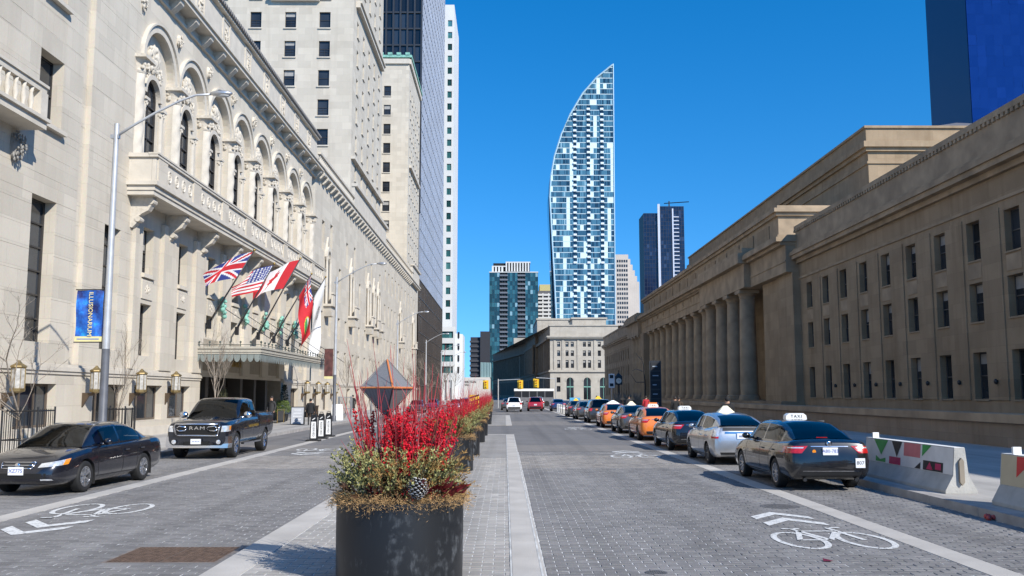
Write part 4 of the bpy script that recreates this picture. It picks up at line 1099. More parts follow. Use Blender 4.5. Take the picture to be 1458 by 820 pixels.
# black and blue curtain-wall tower beside the hotel
gt = thing('office_tower', 'black and blue reflective glass office tower right behind the hotel', 'office tower', (-30, 228, 0))
MB().box(-52, -18.35, 193.4, 266, 0, 135).build('core', mat('tower_core', (0.02, 0.022, 0.025), 0.6), gt)
pa, ba = MB(), MB(); grid_face(pa, ba, frX(-18, 1), 193, 266, 26, 135, 2.4, 3.6, 0.12, 0.015)
tag(pa.build('blue_panes', tinted('blue_mirror_glass', [(0.16, 0.20, 0.28), (0.20, 0.25, 0.35), (0.12, 0.15, 0.21), (0.26, 0.31, 0.40)], 0.06, (0.35, 0.6, 0.85), 0.75), gt, tints=True), kind='stuff'); tag(ba.build('mullions', mat('pale_mullion', (0.42, 0.44, 0.48), 0.4, 0.5), gt), kind='stuff')
pa, ba = MB(), MB(); grid_face(pa, ba, frX(-18, 1), 193, 266, 0.2, 26, 3.0, 3.6, 0.18, 0.02)
tag(pa.build('brown_reflection_panes', tinted('brown_reflection_glass', [(0.03, 0.026, 0.024), (0.10, 0.075, 0.055), (0.055, 0.045, 0.04), (0.16, 0.12, 0.09)], 0.06, (0.3, 0.6, 0.85), 0.4), gt, tints=True), kind='stuff'); tag(ba.build('mullions', mat('bronze_mullion', (0.10, 0.08, 0.065), 0.4, 0.5), gt), kind='stuff')  # brown reflections along the base are put into the pane colours
pa, ba = MB(), MB(); grid_face(pa, ba, frY(193), -50, -18, 40, 135, 1.5, 3.6, 0.35, 0.01, proud=0.35)
tag(pa.build('black_panes', tinted('black_glass', [(0.012, 0.015, 0.02), (0.02, 0.025, 0.035), (0.035, 0.045, 0.06)], 0.08, (0.5, 0.85), 0.2), gt, tints=True), kind='stuff'); tag(ba.build('fins', mat('charcoal_fin', (0.035, 0.038, 0.045), 0.45, 0.3), gt), kind='stuff')
# white slab tower with paired teal windows
wt = thing('office_tower', 'tall white concrete tower with stacked pairs of teal windows', 'office tower', (-25, 310, 0))
ops = []; z = 26.0
while z < 128:
    ops += [(-19.2, -17.75, z, z + 2.2), (-22.9, -20.8, z + 1.2, z + 3.4)]; z += 4.1
m = MB(); facade(m, frY(300), -40, -17.1, 0, 132, ops, 0.4); m.box(-40, -17.1, 300.45, 330, 0, 132); m.build('wall', M_WCONC, wt)
M_TEAL = tinted('teal_glass', [(0.02, 0.07, 0.075), (0.05, 0.17, 0.18), (0.10, 0.28, 0.28)], 0.06, (0.35, 0.75), 0.3)
for o in ops:
    p = MB().quad((o[0], 300.3, o[2]), (o[1], 300.3, o[2]), (o[1], 300.3, o[3]), (o[0], 300.3, o[3]), 0, frng.random()); p.fbox(frY(300.3), (o[0] + o[1]) / 2 - 0.05, (o[0] + o[1]) / 2 + 0.05, 0, 0.08, o[2], o[3]); p.build('window', M_TEAL, wt, tints=True)
# low white annex with ribbon windows
an = thing('office_annex', 'low pale concrete office block with four rows of ribbon windows', 'office building', (-16, 288, 0))
ops = [(-19.4, -15.6, z, z + 2.0) for z in (8.3, 11.7, 15.2, 18.8)]
m = MB(); facade(m, frY(280), -30, -15.0, 0, 22.2, ops + [(-19.3, -15.7, 0.2, 6.2)], 0.6); m.add([(-15, 280, 0), (-12.9, 284, 0), (-12.9, 284, 20.2), (-15, 280, 20.2)], [(0, 1, 2, 3)]); m.box(-30, -12.9, 284, 298, 0, 20.2); m.box(-30, -15, 280.65, 284, 0, 22.2)
m.build('wall', M_WCONC, an)
for o in ops:
    p = MB()
    for k in range(3): a = o[0] + (o[1] - o[0]) * k / 3; p.quad((a, 280.5, o[2]), (a + 1.2, 280.5, o[2]), (a + 1.2, 280.5, o[3]), (a, 280.5, o[3]), 0, frng.random())
    w = p.build('ribbon_window', M_TEAL, an, tints=True)
for k in range(4): MB().box(-14.35, -13.75, 281.2, 281.9, 8.4 + k * 3.5, 10.2 + k * 3.5).build('slot_window', M_PANE, an)
for k in range(3): MB().box(-18.9 + k * 1.5, -18.3 + k * 1.5, 279.9, 280.3, 0.15, 6.2).build('pier', M_WCONC, an)
# curved classical block at the end of the street
dm = thing('government_building', 'grey stone classical office building with curved pillared street front', 'building', (20, 330, 0))
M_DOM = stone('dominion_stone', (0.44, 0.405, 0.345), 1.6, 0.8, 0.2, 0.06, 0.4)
M_DOM_SHADED = stone('dominion_stone_shaded', (0.19, 0.145, 0.10), 1.6, 0.8, 0.2, 0.08, 0.5)  # same stone for the shaded street front, shade put into the colour
ops = []
wx = [17.3, 20.0, 21.7, 25.6, 27.2, 30.4]
for x in wx: ops += [(x - 0.5, x + 0.5, 10.4, 12.9), (x - 0.5, x + 0.5, 14.2, 16.0), (x - 0.5, x + 0.5, 17.2, 18.8)]
ops += [(16.6, 17.8, 2.8, 4.6), (16.6, 17.8, 5.7, 7.4)]
arches = [20.9, 26.4, 31.6]
m = MB(); f3 = frY(300)
for c in arches: ops.append((c - 1.15, c + 1.15, 0.3, 6.2))
facade(m, f3, 14.5, 36.5, 0, 24, ops, 0.4)
m.box(14.6, 36.5, 300.6, 335, 0, 24)
m.build('wall', M_DOM, dm)
for c in arches:
    a = MB(); arch_mould(a, f3, c, 1.15, 1.6, 6.2, 0.002, 0.12, 14); a.build('arch', M_DOM, dm)
    p = MB(); pp = [f3(c - 1.15, 0.01, 0.3)] + [f3(c - 1.15 * math.cos(math.pi * k / 10), 0.01, 6.2 + 1.15 * math.sin(math.pi * k / 10)) for k in range(11)] + [f3(c + 1.15, 0.01, 0.3)]
    p.add(pp, [tuple(range(len(pp)))]); ww = p.build('arched_window', M_PANE, dm)
    b = MB(); b.fbox(f3, c - 0.05, c + 0.05, 0.012, 0.08, 0.3, 7.3); b.fbox(f3, c - 1.1, c + 1.1, 0.012, 0.08, 4.2, 4.5); b.build('mullion', M_COPPER, ww)
for x in wx:
    for z, h in ((10.4, 2.5), (14.2, 1.8), (17.2, 1.6)): win(dm, 'S', (x, 300.3, z), 1.0, h, 'sash', blind=0.9)
for z, h in ((2.8, 1.8), (5.7, 1.7)): win(dm, 'S', (17.2, 300.3, z), 1.2, h, 'sash', blind=0.2)
c = MB()
for z, n, h in ((9.1, 0.5, 0.35), (9.46, 0.35, 0.3), (19.6, 0.3, 0.3), (19.9, 0.9, 0.35), (20.26, 1.1, 0.4), (23.9, 0.3, 0.4)): c.box(14.5 - n, 36.7, 300 - n, 330, z, z + h - 0.003)
for k in range(11): c.fbox(f3, 14.5, 36.4, 0.002, 0.06, 0.6 + k * 0.77, 1.25 + k * 0.77) if False else None
c.box(22, 33, 303, 318, 24.3, 26.4); c.box(21.6, 33.4, 302.6, 318.4, 26.402, 26.9)
c.build('cornice', M_DOM, dm)
for x in (16.0, 18.7, 23.6, 29.0): MB().fbox(f3, x - 0.35, x + 0.35, 0.002, 0.2, 9.8, 19.58).build('pilaster', M_DOM, dm)
line = [(14.5, 300), (13.6, 330), (12.6, 352), (11.4, 352.01), (9.6, 385), (9.0, 398), (10.4, 398.01), (6.5, 430), (1.0, 470), (-6.6, 520)]
wl2 = MB(); gl2 = MB(); cr2 = MB(); pil = []
for (xa, ya), (xb, yb) in zip(line, line[1:]):
    L = math.hypot(xb - xa, yb - ya); d = Vector((xb - xa, yb - ya, 0)).normalized(); nn = Vector((-d.y, d.x, 0))
    fr = lambda u, n, z, A=Vector((xa, ya, 0)), d=d, nn=nn: tuple(A + d * u + nn * n + Vector((0, 0, z)))
    wl2.quad(fr(0, 0, 0), fr(L, 0, 0), fr(L, 0, 24), fr(0, 0, 24))
    for z, n, h in ((9.1, 0.5, 0.6), (19.6, 1.0, 0.9), (23.6, 0.3, 0.4)): cr2.fbox(fr, 0, L, 0.0, n, z, z + h)
    u = 1.2
    while u + 2.6 < L:
        gl2.fbox(fr, u + 0.6, u + 2.1, 0.01, 0.03, 10.2, 19.0); gl2.fbox(fr, u + 0.6, u + 2.1, 0.01, 0.03, 1.5, 7.6)
        q = MB()
        if 352.01 < ya + d.y * u < 398: q.lathe([(0.55, 9.7), (0.5, 18.9), (0.65, 19.5)], fr(u - 0.2, 0.75, 0), 10)
        else: q.fbox(fr, u - 0.6, u + 0.3, 0.002, 0.28, 9.7, 19.58)
        q.build('pilaster', M_DOM_SHADED, dm); u += 3.3
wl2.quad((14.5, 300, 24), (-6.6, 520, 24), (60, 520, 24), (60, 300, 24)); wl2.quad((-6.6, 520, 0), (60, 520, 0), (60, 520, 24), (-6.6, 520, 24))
wl2.build('street_wall', M_DOM_SHADED, dm); tag(gl2.build('tall_windows', mat('matt_dark_window', (.018, .017, .016), .8, spec=.1), dm), kind='stuff'); cr2.build('street_cornice', M_DOM_SHADED, dm)
pb = MB(); pb.box(12.2, 30, 352, 396, 24.0, 30.0); pb.box(11.9, 30, 351.7, 396, 30.0, 30.6); MB().box(4, 20, 425, 455, 24, 27.5).build('roof_block', M_DOM, dm)
pb.build('penthouse', M_DOM, dm)
# curved glass condominium tower
lt = thing('glass_tower', 'very tall pale blue glass tower with a curved blade-shaped top', 'skyscraper', (50, 590, 0))
lcur = [(0, 34.2), (43.5, 32.15), (72, 31.0), (103, 29.4), (125.4, 28.3), (139, 29.1), (151.6, 31.4), (166, 35.9), (178.6, 41.4), (192.4, 49.5), (203, 58.6), (211.5, 69.0)]
def lx(z):
    for (a, x), (b, y) in zip(lcur, lcur[1:]):
        if a <= z <= b: return x + (y - x) * (z - a) / (b - a)
    return 69.0
def rx(z): return 68.2 + 0.85 * z / 211
FH = 3.52; NF = 60; YL = 575
pan, slb, whi, bal = MB(), MB(), MB(), MB()
fl = frY(YL)
NC = 17
for k in range(NF):
    z0, z1 = 2 + k * FH, 2 + (k + 1) * FH
    if z1 > 211: break
    X1 = rx(z0)
    colw = 2.15
    i = 0
    while True:
        b = X1 - i * colw; a = b - colw; i += 1
        lo = lx(z1 - 0.4)
        if b < lo + 0.3: break
        a = max(a, lo)
        t = frng.random()
        wide = (i in (4, 8, 12) and k < 53 and not (k % 17 == 5))
        if wide and z0 < 185:
            pan.quad(fl(a, -0.5, z0), fl(b, -0.5, z0), fl(b, -0.5, z1), fl(a, -0.5, z1), 0, 0.05)
            bal.fbox(fl, a + 0.05, b - 0.05, -0.4, 0.9, z0, z0 + 0.22); bal.fbox(fl, a + 0.05, b - 0.05, 0.82, 0.9, z0 + 0.2, z0 + 1.25)
        elif t < 0.07 or ((i + k // 9) % 6 == 5 and t < .75): whi.fbox(fl, a, b, -0.1, 0.04, z0, z1)
        else:
            for q in range(3):
                aa = a + (b - a) * q / 3; bb = a + (b - a) * (q + 1) / 3
                pan.quad(fl(aa + 0.05, 0, z0 + 0.3), fl(bb - 0.05, 0, z0 + 0.3), fl(bb - 0.05, 0, z1 - 0.2), fl(aa + 0.05, 0, z1 - 0.2), 0, (frng.random() * 0.45 + t * 0.55))
    slb.fbox(fl, lx(z1), X1, -0.3, 0.1, z1 - 0.28, z1 + 0.12)
body = MB(); fb_ = frY(YL + 0.55)
poly = [(rx(0), 0)] + [(rx(211), 211)] + [(x, z) for z, x in reversed(lcur)]
body.prism(poly, fb_, 0, -24); body.build('body', mat('tower_frame_blue', (0.10, 0.19, 0.25), 0.5), lt)
bk = MB(); poly2 = [(40, 0)] + [(40, 150)] + [(x - (2.9 if z < 140 else 1.2) * (1 - z / 170), z) for z, x in reversed(lcur) if z < 152]
bk.prism(poly2, frY(YL + 6), 0, -20); bk.build('rear_face', glassy('dark_side_glass', (0.012, 0.022, 0.045), 0.1, 0.4), lt)
tag(pan.build('window_panes', tinted('condo_glass', [(0.02, 0.055, 0.09), (0.05, 0.13, 0.19), (0.09, 0.22, 0.29), (0.16, 0.34, 0.41), (0.40, 0.58, 0.62)], 0.08, (0.30, 0.52, 0.76, 0.94), 0.2), lt, tints=True), kind='stuff')
tag(slb.build('floor_edges', mat('slab_edge_pale', (0.50, 0.62, 0.66), 0.6), lt), kind='stuff'); tag(whi.build('white_panels', mat('pale_panel', (0.62, 0.75, 0.76), 0.5), lt), kind='stuff'); tag(bal.build('balconies', mat('balcony_white', (0.70, 0.76, 0.78), 0.5), lt), kind='stuff')
ed = MB(); pts = [fl(x - 0.2, 0.1, z) for z, x in lcur]; ed.tube(pts, 0.55, 6); ed.tube([fl(rx(0), 0.1, 0), fl(rx(211), 0.1, 212)], 0.4, 6); ed.build('edge_trim', mat('edge_trim', (0.45, 0.60, 0.66), 0.4, 0.3), lt)
# teal condominium tower with recessed balconies
tt = thing('condo_tower', 'teal glass condominium tower with white crown and stacked balconies', 'skyscraper', (6, 712, 0))
MB().box(-11.4, 24.6, 700.7, 730, 0, 93.4).build('core', mat('tower_core', (0.02, 0.022, 0.025), 0.6), tt)
pa, ba = MB(), MB(); ft = frY(700); isb = lambda u: (-4 < u < 2.2) or (9.5 < u < 15.5)
grid_face(pa, ba, ft, -11.8, 25, 2, 93.6, 1.9, 3.3, 0.12, 0.0, skip=lambda u, z: isb(u)); grid_face(pa, None, frY(701.2), -11.8, 25, 2, 93.6, 1.9, 3.3, 0.1)
tag(pa.build('window_panes', tinted('teal_condo_glass', [(0.018, 0.06, 0.075), (0.03, 0.105, 0.125), (0.05, 0.16, 0.18), (0.3, 0.45, 0.46)], 0.08, (0.4, 0.72, 0.955), 0.25), tt, tints=True), kind='stuff'); tag(ba.build('mullions', mat('teal_frame', (0.04, 0.085, 0.1), 0.5), tt), kind='stuff')
bl_ = MB(); z = 5.0
while z < 91:
    for a, b in ((-4, 2.2), (9.5, 15.5)): bl_.fbox(ft, a, b, -1.0, 0.6, z, z + 0.25); bl_.fbox(ft, a, b, 0.5, 0.6, z + 0.25, z + 1.2)
    z += 3.3
tag(bl_.build('balconies', mat('balcony_grey', (0.13, 0.15, 0.18), 0.6), tt), kind='stuff')
cr_ = MB(); cr_.box(-12, 25.2, 699.7, 731, 93.6, 94.3); cr_.box(-8, 19, 705, 726, 94.3, 95)
for k in range(9): cr_.box(0.5 + k * 2.1, 1.6 + k * 2.1, 703, 704, 95, 101.5)
for k in range(4): cr_.box(-10 + k * 2.4, -8.6 + k * 2.4, 703, 704, 94.3, 98.5)
cr_.box(-10, 0.5, 703, 725, 98.5, 99.2); cr_.box(0.5, 19.4, 703, 725, 101.5, 102.4); cr_.build('crown', M_WCONC, tt)
MB().box(-9, 19, 704.5, 724, 94.3, 101.4).build('plant_room', M_DARK, tt)
# pale apartment slab, stepped tan tower, dark blue tower, blue corner tower, dark slabs, hall
ap = thing('apartment_block', 'pale apartment block with yellow roof box tucked beside the curved glass tower', 'building', (33, 730, 0))
MB().box(25.6, 42, 720.5, 745, 0, 82).build('wall', mat('apartment_shade', (0.10, 0.10, 0.11), 0.6), ap)
z = 30.0; ab = MB()
while z < 80: ab.box(25.4, 42, 719.2, 720.45, z, z + 1.5); z += 3.0
for x in (29, 33.5, 38): ab.box(x, x + 0.9, 719.4, 720.4, 28, 80)
tag(ab.build('balconies', M_WCONC, ap), kind='stuff'); MB().box(27, 41, 721, 742, 82, 87).build('roof_box', mat('yellow_render', (0.50, 0.44, 0.20), 0.8), ap)
sn = thing('stepped_tower', 'tan stone office tower with a stepped shoulder behind the curved glass tower', 'skyscraper', (86, 665, 0))
M_TANT = mat('tan_precast', (0.50, 0.45, 0.40), 0.8, var=0.06, scale=0.1)
m = MB(); m.box(77, 87, 650, 680, 0, 100); 
for k in range(5): m.box(87, 88.6 + k * 1.6, 651 + k * 0.5, 680, 0, 97 - k * 4.0)
m.build('wall', M_TANT, sn)
gw_ = MB(); z = 45.0
while z < 96:
    for k in range(5): gw_.box(79.0 + k * 1.6, 80.0 + k * 1.6, 649.8, 650.2, z, z + 1.7)
    z += 3.3
tag(gw_.build('windows', M_PANE, sn), kind='stuff')
db = thing('dark_tower', 'dark navy glass tower with one pale vertical stripe and roof crane', 'skyscraper', (138, 815, 0))
pa, ba = MB(), MB(); grid_face(pa, ba, frY(800), 121, 133, 40, 159, 2.2, 3.4, 0.25, 0.0); grid_face(pa, ba, frY(799), 133.5, 156, 40, 165, 2.2, 3.4, 0.25, 0.0)
MB().box(121, 156, 800.5, 828, 0, 159).build('core', mat('tower_core', (0.02, 0.022, 0.025), 0.6), db)
tag(pa.build('window_panes', tinted('navy_glass', [(0.008, 0.013, 0.035), (0.012, 0.02, 0.05), (0.03, 0.045, 0.09)], 0.1, (0.5, 0.93)), db, tints=True), kind='stuff'); tag(ba.build('mullions', mat('navy_frame', (0.012, 0.018, 0.04), 0.5), db), kind='stuff')
s_ = MB(); s_.box(133.0, 135.0, 798.2, 799, 40, 167); s_.box(145.6, 146.8, 798.2, 799, 40, 163); s_.build('stripe', mat('stripe_pale', (0.5, 0.53, 0.6), 0.5), db)
lv = MB(); z = 60.0
while z < 158: lv.box(146.8, 151.5, 798.3, 799, z, z + 0.8); z += 3.4
tag(lv.build('balconies', mat('stripe_pale', (0.5, 0.53, 0.6), 0.5), db), kind='stuff')
ck = MB(); ck.box(144, 145, 805, 806, 165, 171); ck.tube([(140, 805.5, 169), (162, 805.5, 170.5)], 0.4, 4); ck.build('roof_crane', M_BLACK, db)
bt = thing('corner_tower', 'deep blue glass tower rising behind the station roof', 'skyscraper', (185, 345, 0))
pa = MB()
for k in range(40):
    for i in range(10):
        a, b, c_, d = 171 + i * 3.2, 174.2 + i * 3.2, 2 + k * 4, 6 + k * 4
        j = [frng.uniform(-0.05, 0.05) for _ in range(4)]
        pa.add([(a, 330 + j[0], c_), (b, 330 + j[1], c_), (b, 330 + j[2], d), (a, 330 + j[3], d)], [(0, 1, 2), (0, 2, 3)], 0, frng.random())
tag(pa.build('window_panes', tinted('cobalt_glass', [(0.005, 0.026, 0.15), (0.006, 0.029, 0.16), (0.007, 0.032, 0.175)], 0.06, (0.45, 0.85), 0.3), bt, tints=True), kind='stuff'); MB().box(171, 203, 330.5, 362, 0, 162).build('core', mat('cobalt_core', (0.01, 0.03, 0.10), 0.4), bt)
ds = thing('dark_slab', 'dark brown slab tower with a balconied edge far down the street', 'building', (-16, 612, 0))
m = MB(); m.box(-22.2, -15.9, 600, 620, 0, 38.5); m.box(-15.9, -9.8, 598, 620, 0, 42.1); m.build('wall', mat('dark_brick', (0.025, 0.025, 0.03), 0.7), ds)
for k in range(11): MB().box(-22.7, -15.95, 599.2, 600, 4 + k * 3.1, 5.2 + k * 3.1).build('balcony', mat('dark_balcony', (0.05, 0.05, 0.055), 0.7), ds)
hl = thing('concert_hall', 'low cream concert hall with lettered wall and ribbed green fly tower', 'theatre', (-17, 570, 0))
MB().box(-40, -9, 560, 590, 0, 12).build('wall', mat('cream_limestone', (0.58, 0.53, 0.46), 0.8), hl)
for k in range(7): MB().box(-14.6 + k * 0.9, -14.05 + k * 0.9, 562, 580, 12, 21.0 - k * 0.02).build('rib', mat('green_rib', (0.28, 0.40, 0.38), 0.5), hl)
MB().box(-14.6, -8.4, 562.5, 579, 12, 20.6).build('fly_tower', mat('fly_tower', (0.14, 0.22, 0.22), 0.5), hl)
for i, s in enumerate(('MERIDIAN', 'HALL')): inst('lettering', text_mesh(s, 1.7, M_DARK, 0.05), hl, Matrix.Translation((-21.0 if i == 0 else -22.6, 559.9, 9.2 - i * 1.7)) @ Matrix.Rotation(math.pi / 2, 4, 'X'))
# ------------------------------------------------------------------ vehicles
M_CARGLASS = seethrough('car_glass', (0.30, 0.34, 0.36))
M_CARGLASS_DARK = seethrough('car_glass_dark', (0.06, 0.07, 0.08))
M_SEAT = mat('car_seat', (0.10, 0.10, 0.10), 0.8)
M_UNDER = mat('wheel_well_black', (0.006, 0.006, 0.006), 0.9)
M_TRIM = mat('black_trim', (0.015, 0.015, 0.016), 0.4)
M_RED = mat('tail_lamp_red', (0.42, 0.012, 0.012), 0.12, var=0.25, scale=18, coat=1.0)
M_CLEAR = mat('lamp_clear', (0.70, 0.71, 0.72), 0.1, 0.5, var=0.25, scale=16, coat=1.0)
M_AMBER = mat('lamp_amber', (0.75, 0.25, 0.02), 0.15, var=0.1, coat=1.0)
M_ALLOY = mat('alloy_rim', (0.55, 0.56, 0.58), 0.22, 0.9, var=0.08)
M_ALLOYD = mat('dark_alloy_rim', (0.16, 0.165, 0.17), 0.3, 0.8, var=0.1)
M_PLATE = mat('licence_plate_white', (0.75, 0.76, 0.78), 0.4, var=0.03)
M_BLUEINK = mat('blue_ink', (0.03, 0.07, 0.32), 0.5)
M_REDINK = mat('red_ink', (0.55, 0.02, 0.02), 0.5)
M_SIGN = mat('taxi_sign_white', (0.80, 0.80, 0.77), 0.35, var=0.04, coat=0.4)
def interp(keys, ys):
    """Catmull-Rom through key rows [(y, a, b, ...)] sampled at ys"""
    out = []
    n = len(keys)
    for y in ys:
        i = 0
        while i < n - 2 and y > keys[i + 1][0]: i += 1
        p0, p1, p2, p3 = keys[max(i - 1, 0)], keys[i], keys[i + 1], keys[min(i + 2, n - 1)]
        t = (y - p1[0]) / (p2[0] - p1[0])
        row = [y]
        for k in range(1, len(p1)):
            m1 = (p2[k] - p0[k]) / (p2[0] - p0[0]) * (p2[0] - p1[0]); m2 = (p3[k] - p1[k]) / (p3[0] - p1[0]) * (p2[0] - p1[0])
            lim = 2.5 * (p2[k] - p1[k])
            if (p2[k] - p1[k]) * m1 <= 0: m1 = 0
            if (p2[k] - p1[k]) * m2 <= 0: m2 = 0
            m1 = max(min(m1, abs(lim)), -abs(lim)); m2 = max(min(m2, abs(lim)), -abs(lim))
            row.append((2 * t ** 3 - 3 * t ** 2 + 1) * p1[k] + (t ** 3 - 2 * t ** 2 + t) * m1 + (-2 * t ** 3 + 3 * t ** 2) * p2[k] + (t ** 3 - t ** 2) * m2)
        out.append(row)
    return out
def body_mesh(keys, wheels, wr, hw, well=0.05):
    """keys: (y, half width, sill z, shoulder z, deck z)"""
    ys = []
    for a, b in zip(keys, keys[1:]):
        n = max(1, int(round((b[0] - a[0]) / 0.09)))
        ys += [a[0] + (b[0] - a[0]) * k / n for k in range(n)]
    ys.append(keys[-1][0])
    st = interp(keys, ys)
    v, f = [], []
    R = 0
    for y, w, z0, zs, zt in st:
        h = zs - z0
        half = [(0.0, z0), (0.5 * w, z0), (0.84 * w, z0), (0.935 * w, z0 + 0.10 * h), (0.985 * w, z0 + 0.25 * h), (1.0 * w, z0 + 0.45 * h), (0.997 * w, z0 + 0.60 * h), (0.985 * w, z0 + 0.74 * h), (0.965 * w, z0 + 0.88 * h), (0.925 * w, zs),
                (0.86 * w, zs + 0.45 * (zt - zs)), (0.72 * w, zs + 0.8 * (zt - zs)), (0.45 * w, zs + 0.96 * (zt - zs)), (0.0, zt)]
        ring = half + [(-x, z) for x, z in reversed(half[1:-1])]
        R = len(ring)
        v += [(x, y, z) for x, z in ring]
    n = len(st)
    for i in range(n - 1):
        for j in range(R):
            a = i * R + j; b = i * R + (j + 1) % R
            f.append((a, a + R, b + R, b))
    f.append(tuple(range(R))); f.append(tuple((n - 1) * R + j for j in reversed(range(R))))
    me = bpy.data.meshes.new('body'); me.from_pydata(v, [], f)
    me.materials.append(M_TRIM); me.materials.append(M_UNDER)
    bm = bmesh.new(); bm.from_mesh(me); bmesh.ops.recalc_face_normals(bm, faces=bm.faces); bm.to_mesh(me); bm.free()
    ob = bpy.data.objects.new('body', me); COL.objects.link(ob)
    cut = MB()
    for wy in wheels:
        for s in (-1, 1):
            x0, x1 = (hw - 0.34, hw + 0.2) if s > 0 else (-hw - 0.2, -hw + 0.34)
            cut.lathe([(wr + well, x0), (wr + well, x1)], (0, wy, wr), 28, axis='X')
    cm = cut.mesh('cut', [M_TRIM, M_UNDER], fix=True)
    cm.polygons.foreach_set('material_index', [1] * len(cm.polygons))
    co = bpy.data.objects.new('cut', cm); COL.objects.link(co)
    md = ob.modifiers.new('b', 'BOOLEAN'); md.operation = 'DIFFERENCE'; md.object = co; md.solver = 'EXACT'; md.material_mode = 'INDEX'
    dg = bpy.context.evaluated_depsgraph_get()
    res = bpy.data.meshes.new_from_object(ob.evaluated_get(dg))
    bpy.data.objects.remove(ob); bpy.data.objects.remove(co)
    res.name = 'body'
    res.polygons.foreach_set('use_smooth', [True] * len(res.polygons)); res.set_sharp_from_angle(angle=math.radians(38))
    bvh = BVHTree.FromPolygons([p.co for p in me.vertices], [tuple(p.vertices) for p in me.polygons])
    return res, bvh
def cabin_meshes(keys, belt, pillars, roof0, roof1, gl_in=0.0):
    """keys: (y, base half width, roof half width, roof z); belt(y); returns meshes for cabin (painted), windshield, rear window, side glass"""
    ys = sorted(set([k[0] for k in keys] + [p for pr in pillars for p in pr] + [keys[0][0] + (keys[-1][0] - keys[0][0]) * i / 40 for i in range(41)]))
    ys = [y for y in ys if keys[0][0] <= y <= keys[-1][0]]
    st = interp(keys, ys)
    rows = []
    for y, wb, wr_, zr in st:
        zb = belt(y); h = max(zr - zb, 0.002)
        k = min(1.0, h / 0.25)
        rows.append([(wb, y, zb - 0.03), (wb + (wr_ - wb) * 0.08, y, zb + 0.06 * h), (wb + (wr_ - wb) * 0.42, y, zb + 0.44 * h), (wb + (wr_ - wb) * 0.80, y, zb + 0.80 * h), (wr_ - 0.015 * k, y, zb + 0.92 * h), (wr_ - 0.10 * k, y, zr - 0.018 * k), (0.5 * wr_, y, zr + 0.004), (0, y, zr + 0.012 * k)])
    paint_, ws, rw_, sg_ = MB(), MB(), MB(), MB()
    def emit(mb, q):
        mb.quad(*q); mb.quad(*[(-p[0], p[1], p[2]) for p in reversed(q)])
    for i in range(len(rows) - 1):
        ym = (ys[i] + ys[i + 1]) / 2
        A, B = rows[i], rows[i + 1]
        for j in range(7):
            q = (A[j], B[j], B[j + 1], A[j + 1])
            if j in (1, 2): tgt = paint_ if any(a < ym < b for a, b in pillars) else sg_
            elif j >= 5: tgt = paint_ if roof0 < ym < roof1 else (rw_ if ym < roof0 else ws)
            else: tgt = paint_
            emit(tgt, q)
    return [m.mesh(n, M_TRIM, smooth=True, fix=True, sharp=50) for m, n in ((paint_, 'cabin'), (ws, 'windscreen'), (rw_, 'rear_window'), (sg_, 'side_window'))]
def patch(bvh, poly_fn, nu, nv, d, off=0.006):
    """project a grid of start points along d onto the body; poly_fn(s,t)->point"""
    mb = MB(); P = []
    d = Vector(d).normalized()
    for i in range(nu + 1):
        for j in range(nv + 1):
            p = Vector(poly_fn(i / nu, j / nv)); p = p - d * 1.2 if abs(p.y) < 3 else p; h = bvh.ray_cast(p, d)
            P.append(h[0] - d * off if h[0] is not None else None)
    o = {}
    for i in range(nu):
        for j in range(nv):
            ids = [i * (nv + 1) + j, (i + 1) * (nv + 1) + j, (i + 1) * (nv + 1) + j + 1, i * (nv + 1) + j + 1]
            if any(P[k] is None for k in ids): continue
            mb.quad(*[P[k] for k in ids])
    return mb
def quadf(a, b, c, e): # bilinear corner function
    a, b, c, e = map(Vector, (a, b, c, e))
    return lambda s, t: (a * (1 - s) + b * s) * (1 - t) + (e * (1 - s) + c * s) * t
def mir(f): return lambda s, t: Vector((-1, 1, 1)) * Vector(f(s, t)) if False else Vector((-f(s, t)[0], f(s, t)[1], f(s, t)[2]))
_wm = {}
